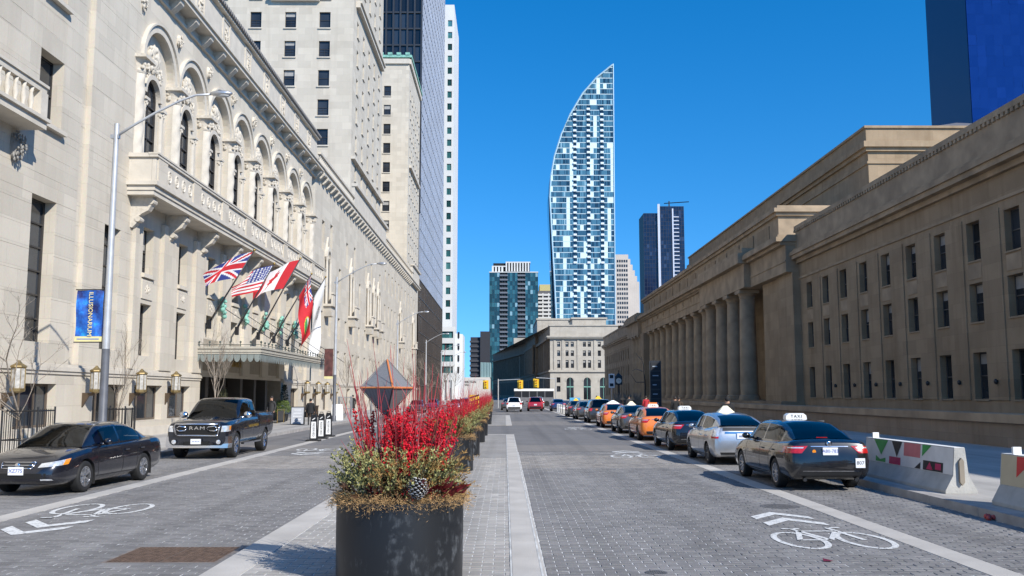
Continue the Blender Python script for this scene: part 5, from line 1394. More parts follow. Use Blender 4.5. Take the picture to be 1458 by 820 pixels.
def wheel_meshes(r, wd, spokes, m):
    k = (r, wd, spokes, m.name)
    if k in _wm: return _wm[k]
    ty = MB(); q = wd / 2
    ty.lathe([(r * 0.66, -q * 0.9), (r * 0.72, -q), (r * 0.9, -q), (r * 0.975, -q * 0.85), (r, -q * 0.55), (r, q * 0.55), (r * 0.975, q * 0.85), (r * 0.9, q), (r * 0.72, q), (r * 0.66, q * 0.9)], (0, 0, 0), 30, axis='X', cap=False)
    rim = MB(); rim.lathe([(r * 0.67, -q * 0.8), (r * 0.67, q * 0.8), (r * 0.655, q * 0.92), (r * 0.6, q * 0.88), (r * 0.59, q * 0.3)], (0, 0, 0), 30, axis='X', cap=False)
    rim.lathe([(r * 0.14, q * 0.3), (r * 0.15, q * 0.75), (r * 0.1, q * 0.82), (0.0, q * 0.83)], (0, 0, 0), 14, axis='X', cap=False)
    for i in range(spokes):
        t = 2 * math.pi * i / spokes
        R = Matrix.Rotation(t, 4, 'X')
        w0, w1 = r * (0.085 if spokes < 7 else 0.06), r * (0.12 if spokes < 7 else 0.05)
        pts = [(q * 0.3, -w0, r * 0.1), (q * 0.75, -w0 * 0.7, r * 0.1), (q * 0.75, w0 * 0.7, r * 0.1), (q * 0.3, w0, r * 0.1), (q * 0.3, -w1, r * 0.63), (q * 0.85, -w1 * 0.7, r * 0.63), (q * 0.85, w1 * 0.7, r * 0.63), (q * 0.3, w1, r * 0.63)]
        rim.add([R @ Vector(p) for p in pts], [(0, 1, 5, 4), (1, 2, 6, 5), (2, 3, 7, 6), (0, 3, 2, 1), (4, 5, 6, 7)])
    dk = MB().lathe([(r * 0.62, q * 0.15), (0.0, q * 0.15)], (0, 0, 0), 24, axis='X', cap=False)
    _wm[k] = (ty.mesh('wheel', M_RUBBER, smooth=True, sharp=50), rim.mesh('rim', m, smooth=True, sharp=30), dk.mesh('brake_disc', M_UNDER))
    return _wm[k]
def set_mat(me, m):
    c = me.copy(); c.materials[0] = m
    return c
SPEC = {}
def make_spec(name, **k): SPEC[name] = k
# sedan (later taxi): local +Y is the nose
make_spec('sedan', keys=[(-2.43, .62, .44, .60, .64), (-2.40, .77, .34, .78, .84), (-2.33, .85, .27, .94, 1.02), (-2.22, .885, .24, .99, 1.085), (-1.9, .90, .23, .985, 1.08), (-1.4, .91, .21, .975, 1.04), (-.5, .915, .19, .955, 1.0), (.6, .91, .19, .94, .975), (1.1, .905, .20, .925, .985), (1.5, .90, .20, .88, .945), (1.95, .88, .21, .80, .86), (2.22, .82, .23, .72, .77), (2.36, .72, .27, .62, .67), (2.42, .56, .34, .52, .56)],
          wheels=(-1.40, 1.38), wr=.325, hw=.905, cab=[(-1.98, .66, .60, 1.085), (-1.55, .74, .60, 1.255), (-1.0, .79, .585, 1.415), (-.35, .805, .575, 1.465), (.2, .805, .58, 1.455), (.55, .80, .60, 1.40), (1.0, .775, .65, 1.17), (1.33, .72, .70, .965)],
          belt=lambda y: 1.005 - 0.035 * (y + 1.5) / 2.5 + (0.05 if y < -1.5 else 0), pil=[(-2.2, -1.42), (-.32, -.24), (.84, 1.5)], roof=(-1.02, .47))
make_spec('hatch', keys=[(-2.22, .68, .40, .62, .68), (-2.19, .80, .30, .88, .95), (-2.10, .85, .25, 1.0, 1.10), (-1.95, .865, .23, 1.03, 1.16), (-1.5, .872, .21, 1.01, 1.12), (-.5, .875, .18, .97, 1.03), (.6, .872, .18, .94, .98), (1.1, .868, .19, .915, .985), (1.5, .855, .20, .87, .94), (1.9, .82, .22, .79, .84), (2.12, .74, .26, .70, .74), (2.24, .55, .34, .54, .58)],
          wheels=(-1.36, 1.34), wr=.315, hw=.868, cab=[(-2.12, .66, .62, 1.15), (-1.7, .72, .60, 1.30), (-1.2, .75, .585, 1.41), (-.5, .765, .57, 1.485), (0.0, .77, .57, 1.49), (.4, .765, .58, 1.45), (.9, .74, .63, 1.24), (1.45, .68, .68, .965)],
          belt=lambda y: 1.01 - 0.03 * (y + 1.5) / 2.5 + (0.10 * min(1, (-1.0 - y) / 0.8) if y < -1.0 else 0), pil=[(-2.3, -1.55), (-.30, -.22), (.95, 1.6)], roof=(-1.15, .32))
make_spec('suv', keys=[(-2.33, .70, .48, .66, .70), (-2.30, .84, .36, .95, 1.0), (-2.22, .90, .30, 1.08, 1.12), (-1.9, .925, .27, 1.10, 1.14), (-.5, .93, .24, 1.06, 1.09), (.8, .925, .24, 1.03, 1.07), (1.15, .92, .25, 1.02, 1.10), (1.6, .91, .26, .97, 1.06), (2.0, .88, .28, .90, .98), (2.22, .80, .32, .80, .86), (2.32, .62, .40, .62, .66)],
          wheels=(-1.36, 1.36), wr=.36, hw=.92, cab=[(-2.27, .76, .72, 1.12), (-2.1, .80, .66, 1.50), (-1.85, .82, .64, 1.655), (-1.0, .83, .63, 1.70), (0.0, .83, .63, 1.70), (.45, .825, .64, 1.64), (.9, .80, .69, 1.36), (1.3, .76, .74, 1.08)],
          belt=lambda y: 1.09 - 0.03 * (y + 1.5) / 2.5, pil=[(-2.5, -2.02), (-1.12, -1.02), (-.22, -.12), (.85, 1.6)], roof=(-1.9, .42))
make_spec('saloon', keys=[(-2.45, .60, .45, .60, .64), (-2.42, .76, .34, .80, .86), (-2.33, .85, .27, .93, 1.0), (-2.2, .875, .25, .96, 1.04), (-1.8, .89, .23, .955, 1.03), (-1.2, .895, .20, .94, .99), (0, .895, .19, .92, .955), (.9, .89, .19, .90, .945), (1.15, .885, .2, .88, .95), (1.6, .88, .21, .83, .90), (2.05, .86, .22, .76, .82), (2.3, .80, .24, .68, .73), (2.43, .70, .28, .58, .63), (2.48, .54, .35, .50, .53)],
          wheels=(-1.36, 1.39), wr=.325, hw=.89, cab=[(-1.88, .66, .60, 1.035), (-1.5, .73, .60, 1.18), (-.95, .775, .585, 1.365), (-.35, .79, .575, 1.415), (.15, .79, .58, 1.405), (.5, .785, .60, 1.355), (.95, .76, .65, 1.14), (1.3, .71, .70, .935)],
          belt=lambda y: .965 - 0.03 * (y + 1.5) / 2.5 + (0.045 if y < -1.4 else 0), pil=[(-2.2, -1.36), (-.28, -.20), (.82, 1.5)], roof=(-.98, .42))
make_spec('pickup', keys=[(-2.92, .93, .60, 1.30, 1.33), (-2.86, .99, .52, 1.38, 1.41), (-2.0, 1.0, .45, 1.38, 1.41), (-.95, 1.0, .42, 1.37, 1.40), (-.9, 1.0, .42, 1.26, 1.29), (.6, 1.0, .42, 1.24, 1.27), (1.1, 1.0, .42, 1.22, 1.29), (1.6, 1.0, .42, 1.19, 1.27), (2.2, .99, .42, 1.16, 1.24), (2.6, .97, .42, 1.12, 1.19), (2.74, .95, .42, 1.08, 1.13), (2.80, .90, .44, 1.02, 1.06)],
          wheels=(-1.80, 1.80), wr=.41, hw=.99, cab=[(-.93, .86, .74, 1.30), (-.86, .88, .73, 1.80), (-.72, .885, .72, 1.905), (-.2, .89, .715, 1.93), (.35, .885, .72, 1.915), (.62, .88, .74, 1.84), (1.0, .87, .79, 1.55), (1.32, .84, .82, 1.26)],
          belt=lambda y: 1.27, pil=[(-1.5, -.78), (-.16, -.08), (.98, 1.6)], roof=(-.75, .55))
_base = {}
def base_of(kind):
    if kind not in _base:
        s = SPEC[kind]; b, bvh = body_mesh(s['keys'], s['wheels'], s['wr'], s['hw']); _base[kind] = (b, bvh, cabin_meshes(s['cab'], s['belt'], s['pil'], *s['roof']))
    return _base[kind]
def seam(bvh, pts, side, w=0.012):
    """thin dark line on the flank through (y,z) points"""
    mb = MB()
    P = []
    for (ya, za), (yb, zb) in zip(pts, pts[1:]):
        n = max(2, int(math.hypot(yb - ya, zb - za) / 0.06))
        P += [(ya + (yb - ya) * k / n, za + (zb - za) * k / n) for k in range(n)]
    P.append(pts[-1])
    H = []
    for i, (y, z) in enumerate(P):
        y0, z0 = P[max(i - 1, 0)]; y1, z1 = P[min(i + 1, len(P) - 1)]
        L = math.hypot(y1 - y0, z1 - z0) or 1; ny, nz = -(z1 - z0) / L * w / 2, (y1 - y0) / L * w / 2
        row = []
        for sg in (-1, 1):
            h = bvh.ray_cast(Vector((side * 2, y + sg * ny, z + sg * nz)), Vector((-side, 0, 0)))
            row.append(h[0] + Vector((side * 0.003, 0, 0)) if h[0] is not None else None)
        H.append(row)
    for a, b in zip(H, H[1:]):
        if None in a or None in b: continue
        mb.quad(a[0], b[0], b[1], a[1])
    return mb
def car(kind, name, label, cat, pm, x, y, rz, group=None, rim=None, spokes=10, sign=None, plate=None, numb=None, roofm=None, glass=None, front=True, rear=True, extra=None, detail=True):
    s = SPEC[kind]; b, bvh, (cb, ws, rwn, sg) = base_of(kind)
    o = thing(name, label, cat, (x, y, 0), group, rz); M = W[o].copy()
    I = lambda nm, me, par=o: inst(nm, me, par, M)
    bo = I('body', set_mat(b, pm)); ca = I('cabin', set_mat(cb, roofm or pm))
    g = glass or M_CARGLASS
    I('windscreen', set_mat(ws, g)); I('rear_window', set_mat(rwn, M_CARGLASS_DARK)); I('side_window', set_mat(sg, g))
    wd = 0.22 if kind != 'pickup' else 0.29
    wm = wheel_meshes(s['wr'], wd, spokes, rim or M_ALLOY)
    for wy in s['wheels']:
        for sd in (-1, 1):
            MW = M @ Matrix.Translation((sd * (s['hw'] - wd / 2 - 0.015), wy, s['wr'])) @ Matrix.Rotation(0 if sd > 0 else math.pi, 4, 'Z')
            w = inst('wheel', wm[0], o, MW); inst('rim', wm[1], w, MW); inst('brake_disc', wm[2], w, MW)
    # interior
    zf = s['belt'](0) - 0.35
    se = []
    for sx in (-.36, .36):
        for yy in (.1, -.85):
            if kind == 'pickup': yy = yy * 0.8 + 0.3
            q = MB(); q.mbox(Matrix.Translation((sx, yy, zf)) @ Matrix.Rotation(-0.22, 4, 'X'), -.24, .24, -.07, .07, 0.1, .62); q.mbox(Matrix.Translation((sx, yy - 0.03, zf)) @ Matrix.Rotation(-0.22, 4, 'X'), -.13, .13, -.05, .05, .66, .82)
            I('seat', q.mesh('seat', M_SEAT))
    zb = s['belt'](1.0)
    I('dashboard', MB().box(-.68, .68, .72, 1.15, zb - 0.15, zb + 0.03).mesh('dashboard', M_TRIM))
    # flanks: seams, handles, mirrors, sill trim
    zc = s['belt'](-0.25); c0 = s['cab'][0][0]
    if detail:
        za, zt = s['keys'][5][2] + 0.10, zc - 0.06
        bp = [p for p in s['pil']]; yb = (bp[-2][0] + bp[-2][1]) / 2 if kind != 'suv' else -.17
        yf = s['wheels'][1] - s['wr'] - 0.17; yr = s['wheels'][0] + s['wr'] + (0.10 if kind != 'pickup' else 0.45)
        for sd in (-1, 1):
            mm = seam(bvh, [(yb, zt), (yb, za)], sd); m2 = seam(bvh, [(yf, zt - 0.02), (yf + 0.03, za + 0.3), (yf - 0.05, za)], sd); m3 = seam(bvh, [(yr - 0.28, zt + .02), (yr - 0.02, za + 0.42), (yr, za)], sd) if kind != 'pickup' else seam(bvh, [(-.88, 1.2), (-.88, za)], sd); m4 = seam(bvh, [(yf, za), (yr, za)], sd)
            for q in (m2, m3, m4): mm.add(q.v, q.f)
            if mm.f: I('door_seam', mm.mesh('door_seam', M_UNDER), bo)
            for yh in (yb + 0.14 - 0.32, yb - 0.95):
                if kind == 'pickup' and yh < -1: yh = -.72
                h = bvh.ray_cast(Vector((sd * 2, yh, zt - 0.10)), Vector((-sd, 0, 0)))
                if h[0] is not None: I('door_handle', MB().box(h[0].x - 0.012, h[0].x + sd * 0.035, yh - 0.09, yh + 0.09, zt - 0.115, zt - 0.085).mesh('door_handle', pm), bo)
            ymr = s['cab'][-3][0] + 0.12 if kind != 'pickup' else 0.98
            hwm = s['hw'] * 0.93; k = 1.5 if kind == 'pickup' else 1.0
            mr = MB(); mr.sphere((sd * (hwm + 0.10 * k), ymr, zc + 0.06 * k), 0.1 * k, 10, 6, sc=(1.05, 0.62, 0.75)); mr.box(sd * (hwm - 0.12), sd * (hwm + 0.04), ymr - 0.03, ymr + 0.03, zc - 0.01, zc + 0.04)
            I('wing_mirror', mr.mesh('wing_mirror', pm if kind != 'pickup' else M_CHROME, smooth=True))
    if sign == 'box' or sign == 'obox':
        zr = max(k[3] for k in s['cab']); mb = MB()
        q = [(-.25, 0), (.25, 0), (.235, .085), (.17, .135), (-.17, .135), (-.235, .085)]
        mb.add([(a, -.28, zr + c) for a, c in q] + [(a, -.06, zr + c) for a, c in q], [tuple(range(6)), tuple(range(11, 5, -1))] + [(i, i + 6, (i + 1) % 6 + 6, (i + 1) % 6) for i in range(6)])
        so = I('roof_sign', mb.mesh('roof_sign', M_SIGN, smooth=False))
        inst('lettering', text_mesh('TAXI', 0.10, M_BLACK, 0.003, 1.3), so, M @ Matrix.Translation((0, -.283, zr + 0.062)) @ Matrix.Rotation(math.pi / 2, 4, 'X'))
        if sign == 'obox': inst('sign_crest', MB().box(-.19, .19, -.26, -.08, zr + .136, zr + .2).mesh('sign_crest', paint('taxi_orange', (0.72, 0.19, 0.02), 0.3, 0.0)), so, M)
    elif sign in ('cone', 'ycone', 'wide'):
        zr = max(k[3] for k in s['cab']); w_ = .27 if sign != 'wide' else .42
        mb = MB(); mb.add([(-w_, -.35, zr - .01), (w_, -.35, zr - .01), (w_, -.02, zr - .01), (-w_, -.02, zr - .01), (-w_ * .6, -.30, zr + .09), (w_ * .6, -.30, zr + .09), (w_ * .6, -.08, zr + .09), (-w_ * .6, -.08, zr + .09), (-.06, -.22, zr + .2), (.06, -.22, zr + .2), (.06, -.15, zr + .2), (-.06, -.15, zr + .2)],
                           [(0, 1, 5, 4), (1, 2, 6, 5), (2, 3, 7, 6), (3, 0, 4, 7), (4, 5, 9, 8), (5, 6, 10, 9), (6, 7, 11, 10), (7, 4, 8, 11), (8, 9, 10, 11)])
        I('roof_sign', mb.mesh('roof_sign', mat('taxi_sign_cream', (0.78, 0.72, 0.52), 0.4) if sign == 'cone' else (M_YELLOW if sign == 'ycone' else M_SIGN), smooth=True, sharp=60))
    def plate_at(yd, z, txt, xo=0.0, w=.32, h=.16, nm='licence_plate', col=None, ts=.1):
        d = 1 if yd < 0 else -1                                     # ray direction along Y
        hh = bvh.ray_cast(Vector((xo, yd * 4, z)), Vector((0, d, 0)))
        yy = hh[0].y - d * 0.022 if hh[0] is not None else yd * 2.4
        po = I(nm, MB().box(xo - w / 2, xo + w / 2, yy - 0.008, yy + 0.008, z - h / 2, z + h / 2).mesh(nm, M_PLATE))
        R = Matrix.Rotation(math.pi / 2, 4, 'X') if yd < 0 else Matrix.Rotation(math.pi, 4, 'Z') @ Matrix.Rotation(math.pi / 2, 4, 'X')
        if txt == '-': inst('print_line', MB().box(xo - w * .32, xo + w * .32, yy - d * .0105 - .002, yy - d * .0105 + .002, z - h * .18, z + h * .12).mesh('print_line', mat('faded_blue_print', (.25, .29, .42), .5, var=.4, scale=60)), po, M)
        else: inst('lettering', text_mesh(txt, ts, col or M_BLUEINK, 0.002), po, M @ Matrix.Translation((xo, yy - d * 0.0085, z)) @ R)
    if rear:
        if kind in ('sedan', 'saloon'):
            for sd in (-1, 1):
                f = quadf((sd * .60, -2.4, .805), (sd * .90, -2.05, .80), (sd * .90, -1.98, .945), (sd * .47, -2.38, .955))
                mb = patch(bvh, f, 14, 4, (-sd * 0.5, 1, 0), 0.012)
                if mb.f: lo = I('tail_lamp', mb.mesh('tail_lamp', M_RED, smooth=True))
                f2 = quadf((sd * .58, -2.4, .905), (sd * .84, -2.2, .905), (sd * .84, -2.2, .928), (sd * .56, -2.4, .93)); mb = patch(bvh, f2, 8, 2, (-sd * 0.5, 1, 0), 0.016)
                if mb.f: inst('reversing_lamp', mb.mesh('reversing_lamp', M_CLEAR), lo, M)
            mb = patch(bvh, quadf((-.40, -4, .935), (.40, -4, .935), (.40, -4, .952), (-.40, -4, .952)), 10, 2, (0, 1, 0), 0.014); I('boot_trim', mb.mesh('boot_trim', M_CHROME))
            mb = patch(bvh, quadf((-.62, -4, .30), (.62, -4, .30), (.66, -4, .42), (-.66, -4, .42)), 10, 3, (0, 1, 0), 0.006); I('bumper_insert', mb.mesh('bumper_insert', M_TRIM))
            mb = patch(bvh, quadf((-.60, -4, .425), (.60, -4, .425), (.60, -4, .437), (-.60, -4, .437)), 10, 1, (0, 1, 0), 0.01); I('bumper_strip', mb.mesh('bumper_strip', M_CHROME))
        elif kind == 'hatch':
            for sd in (-1, 1):
                f = quadf((sd * .66, -2.15, .78), (sd * .86, -1.92, .78), (sd * .84, -1.9, 1.10), (sd * .60, -2.08, 1.11)); mb = patch(bvh, f, 8, 8, (-sd * 0.6, 1, 0), 0.012)
                if mb.f: lo = I('tail_lamp', mb.mesh('tail_lamp', M_CLEAR, smooth=True)); m2 = patch(bvh, quadf((sd * .66, -2.15, .775), (sd * .86, -1.92, .775), (sd * .86, -1.92, .83), (sd * .65, -2.15, .83)), 8, 2, (-sd * 0.6, 1, 0), 0.017); inst('red_lens', m2.mesh('red_lens', M_RED), lo, M)
            mb = patch(bvh, quadf((-.56, -4, 1.0), (.56, -4, 1.0), (.54, -4, 1.085), (-.54, -4, 1.085)), 10, 4, (0, 1, 0), 0.012); I('lower_glass', mb.mesh('lower_glass', M_TRIM))
            mb = patch(bvh, quadf((-.5, -4, .92), (.5, -4, .92), (.5, -4, .965), (-.5, -4, .965)), 10, 2, (0, 1, 0), 0.014); I('boot_trim', mb.mesh('boot_trim', M_CHROME))
            I('badge', MB().sphere((0, -2.215, .83), .05, 10, 6, sc=(1.3, .3, 1)).mesh('badge', M_CHROME, smooth=True))
            mb = patch(bvh, quadf((-.62, -4, .28), (.62, -4, .28), (.66, -4, .38), (-.66, -4, .38)), 10, 3, (0, 1, 0), 0.006); I('bumper_insert', mb.mesh('bumper_insert', M_TRIM))
        elif kind == 'suv':
            for sd in (-1, 1):
                f = quadf((sd * .64, -2.28, .86), (sd * .91, -2.0, .86), (sd * .90, -1.95, 1.06), (sd * .60, -2.25, 1.05)); mb = patch(bvh, f, 8, 5, (-sd * 0.5, 1, 0), 0.012)
                if mb.f: I('tail_lamp', mb.mesh('tail_lamp', M_RED, smooth=True))
            mb = patch(bvh, quadf((-.7, -4, .38), (.7, -4, .38), (.72, -4, .58), (-.72, -4, .58)), 10, 3, (0, 1, 0), 0.006); I('bumper_insert', mb.mesh('bumper_insert', M_TRIM))
        if plate and rear is not False and front != 'only': plate_at(-1, .845 if kind != 'suv' else .78, plate)
        if numb: plate_at(-1, .60, numb, .62, .20, .20, 'permit_plate', M_BLACK, .11)
    if extra: extra(o, I, bvh, bo, plate_at)
    return o
# --- parked black saloon, nose towards the camera
def saloon_front(o, I, bvh, bo, plate_at):
    for sd in (-1, 1):
        f = quadf((sd * .42, 2.45, .585), (sd * .86, 2.12, .63), (sd * .84, 1.98, .745), (sd * .47, 2.40, .665)); mb = patch(bvh, f, 12, 5, (-sd * .6, -1, 0), 0.012)
        if mb.f: lo = I('headlight', mb.mesh('headlight', M_CLEAR, smooth=True))
        m2 = patch(bvh, quadf((sd * .79, 2.18, .625), (sd * .865, 2.10, .635), (sd * .845, 1.96, .745), (sd * .78, 2.06, .728)), 4, 4, (-sd * .6, -1, 0), 0.018)
        if m2.f: inst('indicator', m2.mesh('indicator', M_AMBER), lo, W[o].copy())
        fg_ = MB(); 
        mb = patch(bvh, quadf((sd * .5, 4, .33), (sd * .72, 4, .33), (sd * .70, 4, .36), (sd * .5, 4, .36)), 4, 2, (0, -1, 0), 0.01)
        if mb.f: I('fog_lamp', mb.mesh('fog_lamp', M_CLEAR))
    mb = patch(bvh, quadf((-.30, 4, .575), (.30, 4, .575), (.34, 4, .68), (-.34, 4, .68)), 10, 4, (0, -1, 0), 0.008); gr = I('grille', mb.mesh('grille', M_TRIM))
    rim = MB()
    for a, b in (((-.31, .57), (.31, .57)), ((.31, .57), (.35, .685)), ((.35, .685), (-.35, .685)), ((-.35, .685), (-.31, .57)), ((-.33, .63), (.33, .63))):
        P = []
        for k in range(7):
            x = a[0] + (b[0] - a[0]) * k / 6; z = a[1] + (b[1] - a[1]) * k / 6; h = bvh.ray_cast(Vector((x, 4, z)), Vector((0, -1, 0)))
            if h[0] is not None: P.append(h[0] + Vector((0, .012, 0)))
        if len(P) > 1: rim.tube(P, .012, 5)
    inst('grille_surround', rim.mesh('grille_surround', M_CHROME, smooth=True), gr, W[o].copy())
    h = bvh.ray_cast(Vector((0, 4, .63)), Vector((0, -1, 0)))
    inst('badge', MB().sphere((0, h[0].y + .02, .63), .06, 12, 6, sc=(1, .25, .8)).mesh('badge', M_CHROME, smooth=True), gr, W[o].copy())
    mb = patch(bvh, quadf((-.6, 4, .37), (.6, 4, .37), (.6, 4, .47), (-.6, 4, .47)), 10, 3, (0, -1, 0), 0.006); I('air_intake', mb.mesh('air_intake', M_UNDER))
    plate_at(1, .52, 'XZ775', 0, .31, .16)
    for wy in SPEC['saloon']['wheels']:
        for sd in (-1, 1): I('mud_flap', MB().box(sd * .70, sd * .87, wy - .40, wy - .385, .14, .42).mesh('mud_flap', M_RUBBER))
car('saloon', 'parked_sedan', 'black sedan parked facing us in front of the pickup truck', 'car', paint('midnight_black', (0.004, 0.005, 0.012), 0.25, 0.2), -9.62, 21.45, math.pi - 0.06, rim=M_ALLOY, spokes=6, rear=False, extra=saloon_front)
# --- pickup truck
def pickup_front(o, I, bvh, bo, plate_at):
    Wm = W[o].copy()
    for sd in (-1, 1):
        f = quadf((sd * .74, 2.8, .86), (sd * .985, 2.55, .88), (sd * .98, 2.45, 1.06), (sd * .76, 2.78, 1.05)); mb = patch(bvh, f, 8, 5, (-sd * .6, -1, 0), 0.014)
        if mb.f: lo = I('headlight', mb.mesh('headlight', M_CLEAR, smooth=True)); m2 = patch(bvh, quadf((sd * .945, 2.62, .92), (sd * .985, 2.55, .92), (sd * .98, 2.45, 1.04), (sd * .94, 2.58, 1.03)), 3, 4, (-sd * .6, -1, 0), 0.02); inst('indicator', m2.mesh('indicator', M_AMBER), lo, Wm) if m2.f else None
    y = 2.80
    bm_ = MB(); pr = [(-1.0, .36), (1.0, .36), (1.02, .50), (1.0, .72), (-1.0, .72), (-1.02, .50)]
    bm_.add([(a * .97, y + .10 - .10 * abs(a) ** 3, z) for a, z in pr] + [(a, y - .35, z) for a, z in pr], [tuple(range(6)), (0, 6, 7, 1), (1, 7, 8, 2), (2, 8, 9, 3), (3, 9, 10, 4), (4, 10, 11, 5), (5, 11, 6, 0)])
    bu = I('bumper', bm_.mesh('bumper', M_CHROME)); inst('bumper_slot', MB().box(-.38, .38, y + .06, y + .108, .44, .56).mesh('bumper_slot', M_UNDER), bu, Wm)
    for sd in (-1, 1): inst('fog_lamp', MB().lathe([(.07, 0), (.07, .02), (0, .025)], (sd * .70, y + .07, .55), 12, axis='Y').mesh('fog_lamp', M_CLEAR), bu, Wm); inst('tow_hook', MB().box(sd * .40, sd * .52, y + .06, y + .115, .46, .53).mesh('tow_hook', M_TRIM), bu, Wm)
    gr = I('grille', MB().box(-.66, .66, y - .12, y + .03, .73, 1.10).mesh('grille', M_UNDER))
    rim = MB(); P = [(-.66, .78), (-.6, .74), (.6, .74), (.66, .78), (.72, 1.05), (.66, 1.11), (-.66, 1.11), (-.72, 1.05), (-.66, .78)]
    rim.tube([(a, y + .04, z) for a, z in P], .032, 6)
    for sd in (-1, 1): rim.tube([(sd * .64, y + .045, .98), (sd * .56, y + .045, 1.04), (sd * .36, y + .045, 1.02), (sd * .30, y + .045, .97), (sd * .38, y + .045, .90), (sd * .56, y + .045, .89), (sd * .64, y + .045, .94)], .025, 6)
    inst('grille_surround', rim.mesh('grille_surround', M_CHROME, smooth=True), gr, Wm)
    inst('lettering', text_mesh('RAM', .15, M_CHROME, .01, 1.2), gr, Wm @ Matrix.Translation((0, y + .03, .975)) @ Matrix.Rotation(math.pi, 4, 'Z') @ Matrix.Rotation(math.pi / 2, 4, 'X') @ Matrix.Diagonal((1.5, 1, 1, 1)))
    po = I('licence_plate', MB().box(-.16, .16, y + .11, y + .125, .485, .645).mesh('licence_plate', M_PLATE)); inst('lettering', text_mesh('AK 86530', .06, M_BLUEINK, .002), po, Wm @ Matrix.Translation((0, y + .126, .565)) @ Matrix.Rotation(math.pi, 4, 'Z') @ Matrix.Rotation(math.pi / 2, 4, 'X'))
    # bed is closed: a dark sheet on top paints the shaded hollow
    I('bed_shade', MB().box(-.78, .78, -2.75, -1.02, 1.405, 1.418).mesh('bed_shade', M_UNDER))
    for sd in (-1, 1): I('running_board', MB().box(sd * .93, sd * 1.03, -1.0, 1.15, .40, .45).mesh('running_board', M_CHROME))
    I('hood_scoop', MB().add([(-.32, 1.5, 1.27), (.32, 1.5, 1.27), (.36, 2.5, 1.19), (-.36, 2.5, 1.19), (-.22, 1.65, 1.32), (.22, 1.65, 1.32), (.24, 2.35, 1.245), (-.24, 2.35, 1.245)], [(4, 5, 6, 7), (0, 1, 5, 4), (1, 2, 6, 5), (2, 3, 7, 6), (3, 0, 4, 7)]).mesh('hood_scoop', MATS['pickup_black']))
car('pickup', 'pickup_truck', 'black pickup truck with chrome grille and bumper parked before the hotel entrance', 'truck', paint('pickup_black', (0.005, 0.007, 0.014), 0.25, 0.2), -9.72, 32.6, math.pi, rim=M_CHROME, spokes=5, rear=False, glass=M_CARGLASS_DARK, extra=pickup_front)
# --- taxi rank, tails towards the camera
def rear_badge(o, I, bvh, bo, plate_at):
    I('badge', MB().lathe([(.03, -.008), (.06, -.008), (.06, .008), (.03, .008)], (0, -2.365, 1.0), 14, axis='Y').mesh('badge', M_CHROME, smooth=True))
    h = bvh.ray_cast(Vector((-.36, -4, .86)), Vector((0, 1, 0))); I('round_sticker', MB().lathe([(.04, 0), (.04, .006)], (-.34, (h[0].y if h[0] else -2.4) - .012, .84), 12, axis='Y').mesh('round_sticker', M_AMBER))
    I('high_brake_lamp', MB().box(-.12, .12, -1.93, -1.87, 1.095, 1.12).mesh('high_brake_lamp', M_RED))
    for sd in (-1, 1): I('exhaust', MB().lathe([(.035, 0), (.04, -.06)], (sd * .55, -2.33, .25), 10, axis='Y').mesh('exhaust', M_TRIM))
BLK = paint('taxi_black', (0.006, 0.006, 0.008), 0.2, 0.2); ORG = paint('taxi_orange', (0.72, 0.19, 0.02), 0.3, 0.0); GRYP = paint('taxi_grey', (0.10, 0.095, 0.09), 0.3, 0.5); SILV = paint('taxi_silver', (0.55, 0.56, 0.57), 0.3, 0.75); BRN = paint('taxi_graphite', (0.05, 0.047, 0.045), 0.3, 0.4)
TG = 'taxis waiting in line along the station kerb'
car('sedan', 'taxi_cab', 'black sedan taxi with white TAXI roof sign and permit plate 807, beside the painted barrier', 'taxi', BLK, 6.86, 22.35, 0.015, TG, rim=M_ALLOY, spokes=10, sign='box', plate='A80-783', numb='807', extra=rear_badge)
car('hatch', 'taxi_cab', 'silver hatchback taxi with cream cone-shaped roof sign', 'taxi', SILV, 6.85, 29.3, 0.0, TG, rim=M_ALLOYD, spokes=8, sign='cone', plate='-')
car('sedan', 'taxi_cab', 'black sedan taxi with white roof sign between the silver hatchback and an orange taxi', 'taxi', BLK, 6.9, 36.2, 0.01, TG, rim=M_ALLOY, spokes=10, sign='box', plate='-')
car('sedan', 'taxi_cab', 'orange sedan taxi with orange-topped TAXI roof sign', 'taxi', ORG, 6.85, 43.6, 0.0, TG, rim=M_ALLOYD, spokes=8, sign='obox', plate='-')
car('sedan', 'taxi_cab', 'grey sedan taxi with cream cone-shaped roof sign between two orange taxis', 'taxi', GRYP, 6.85, 51.0, 0.0, TG, rim=M_ALLOYD, spokes=8, sign='cone', plate='-')
car('sedan', 'taxi_cab', 'orange sedan taxi with broad white winged roof sign', 'taxi', ORG, 6.8, 59.2, 0.0, TG, rim=M_ALLOYD, spokes=8, sign='wide', plate='-')
car('suv', 'taxi_cab', 'dark grey van taxi with yellow roof sign behind the orange taxis', 'taxi', BRN, 6.8, 68.5, 0.0, TG, rim=M_ALLOYD, spokes=8, sign='ycone', plate='-')
car('sedan', 'taxi_cab', 'dark grey sedan hidden just beyond the dark van taxi', 'taxi', GRYP, 6.6, 77.5, 0.0, TG, rim=M_ALLOYD, spokes=8, detail=False)
car('sedan', 'taxi_cab', 'dark sedan taxi with yellow roof sign at the head of the line', 'taxi', BRN, 6.5, 86.0, 0.0, TG, rim=M_ALLOYD, spokes=8, sign='ycone', detail=False)
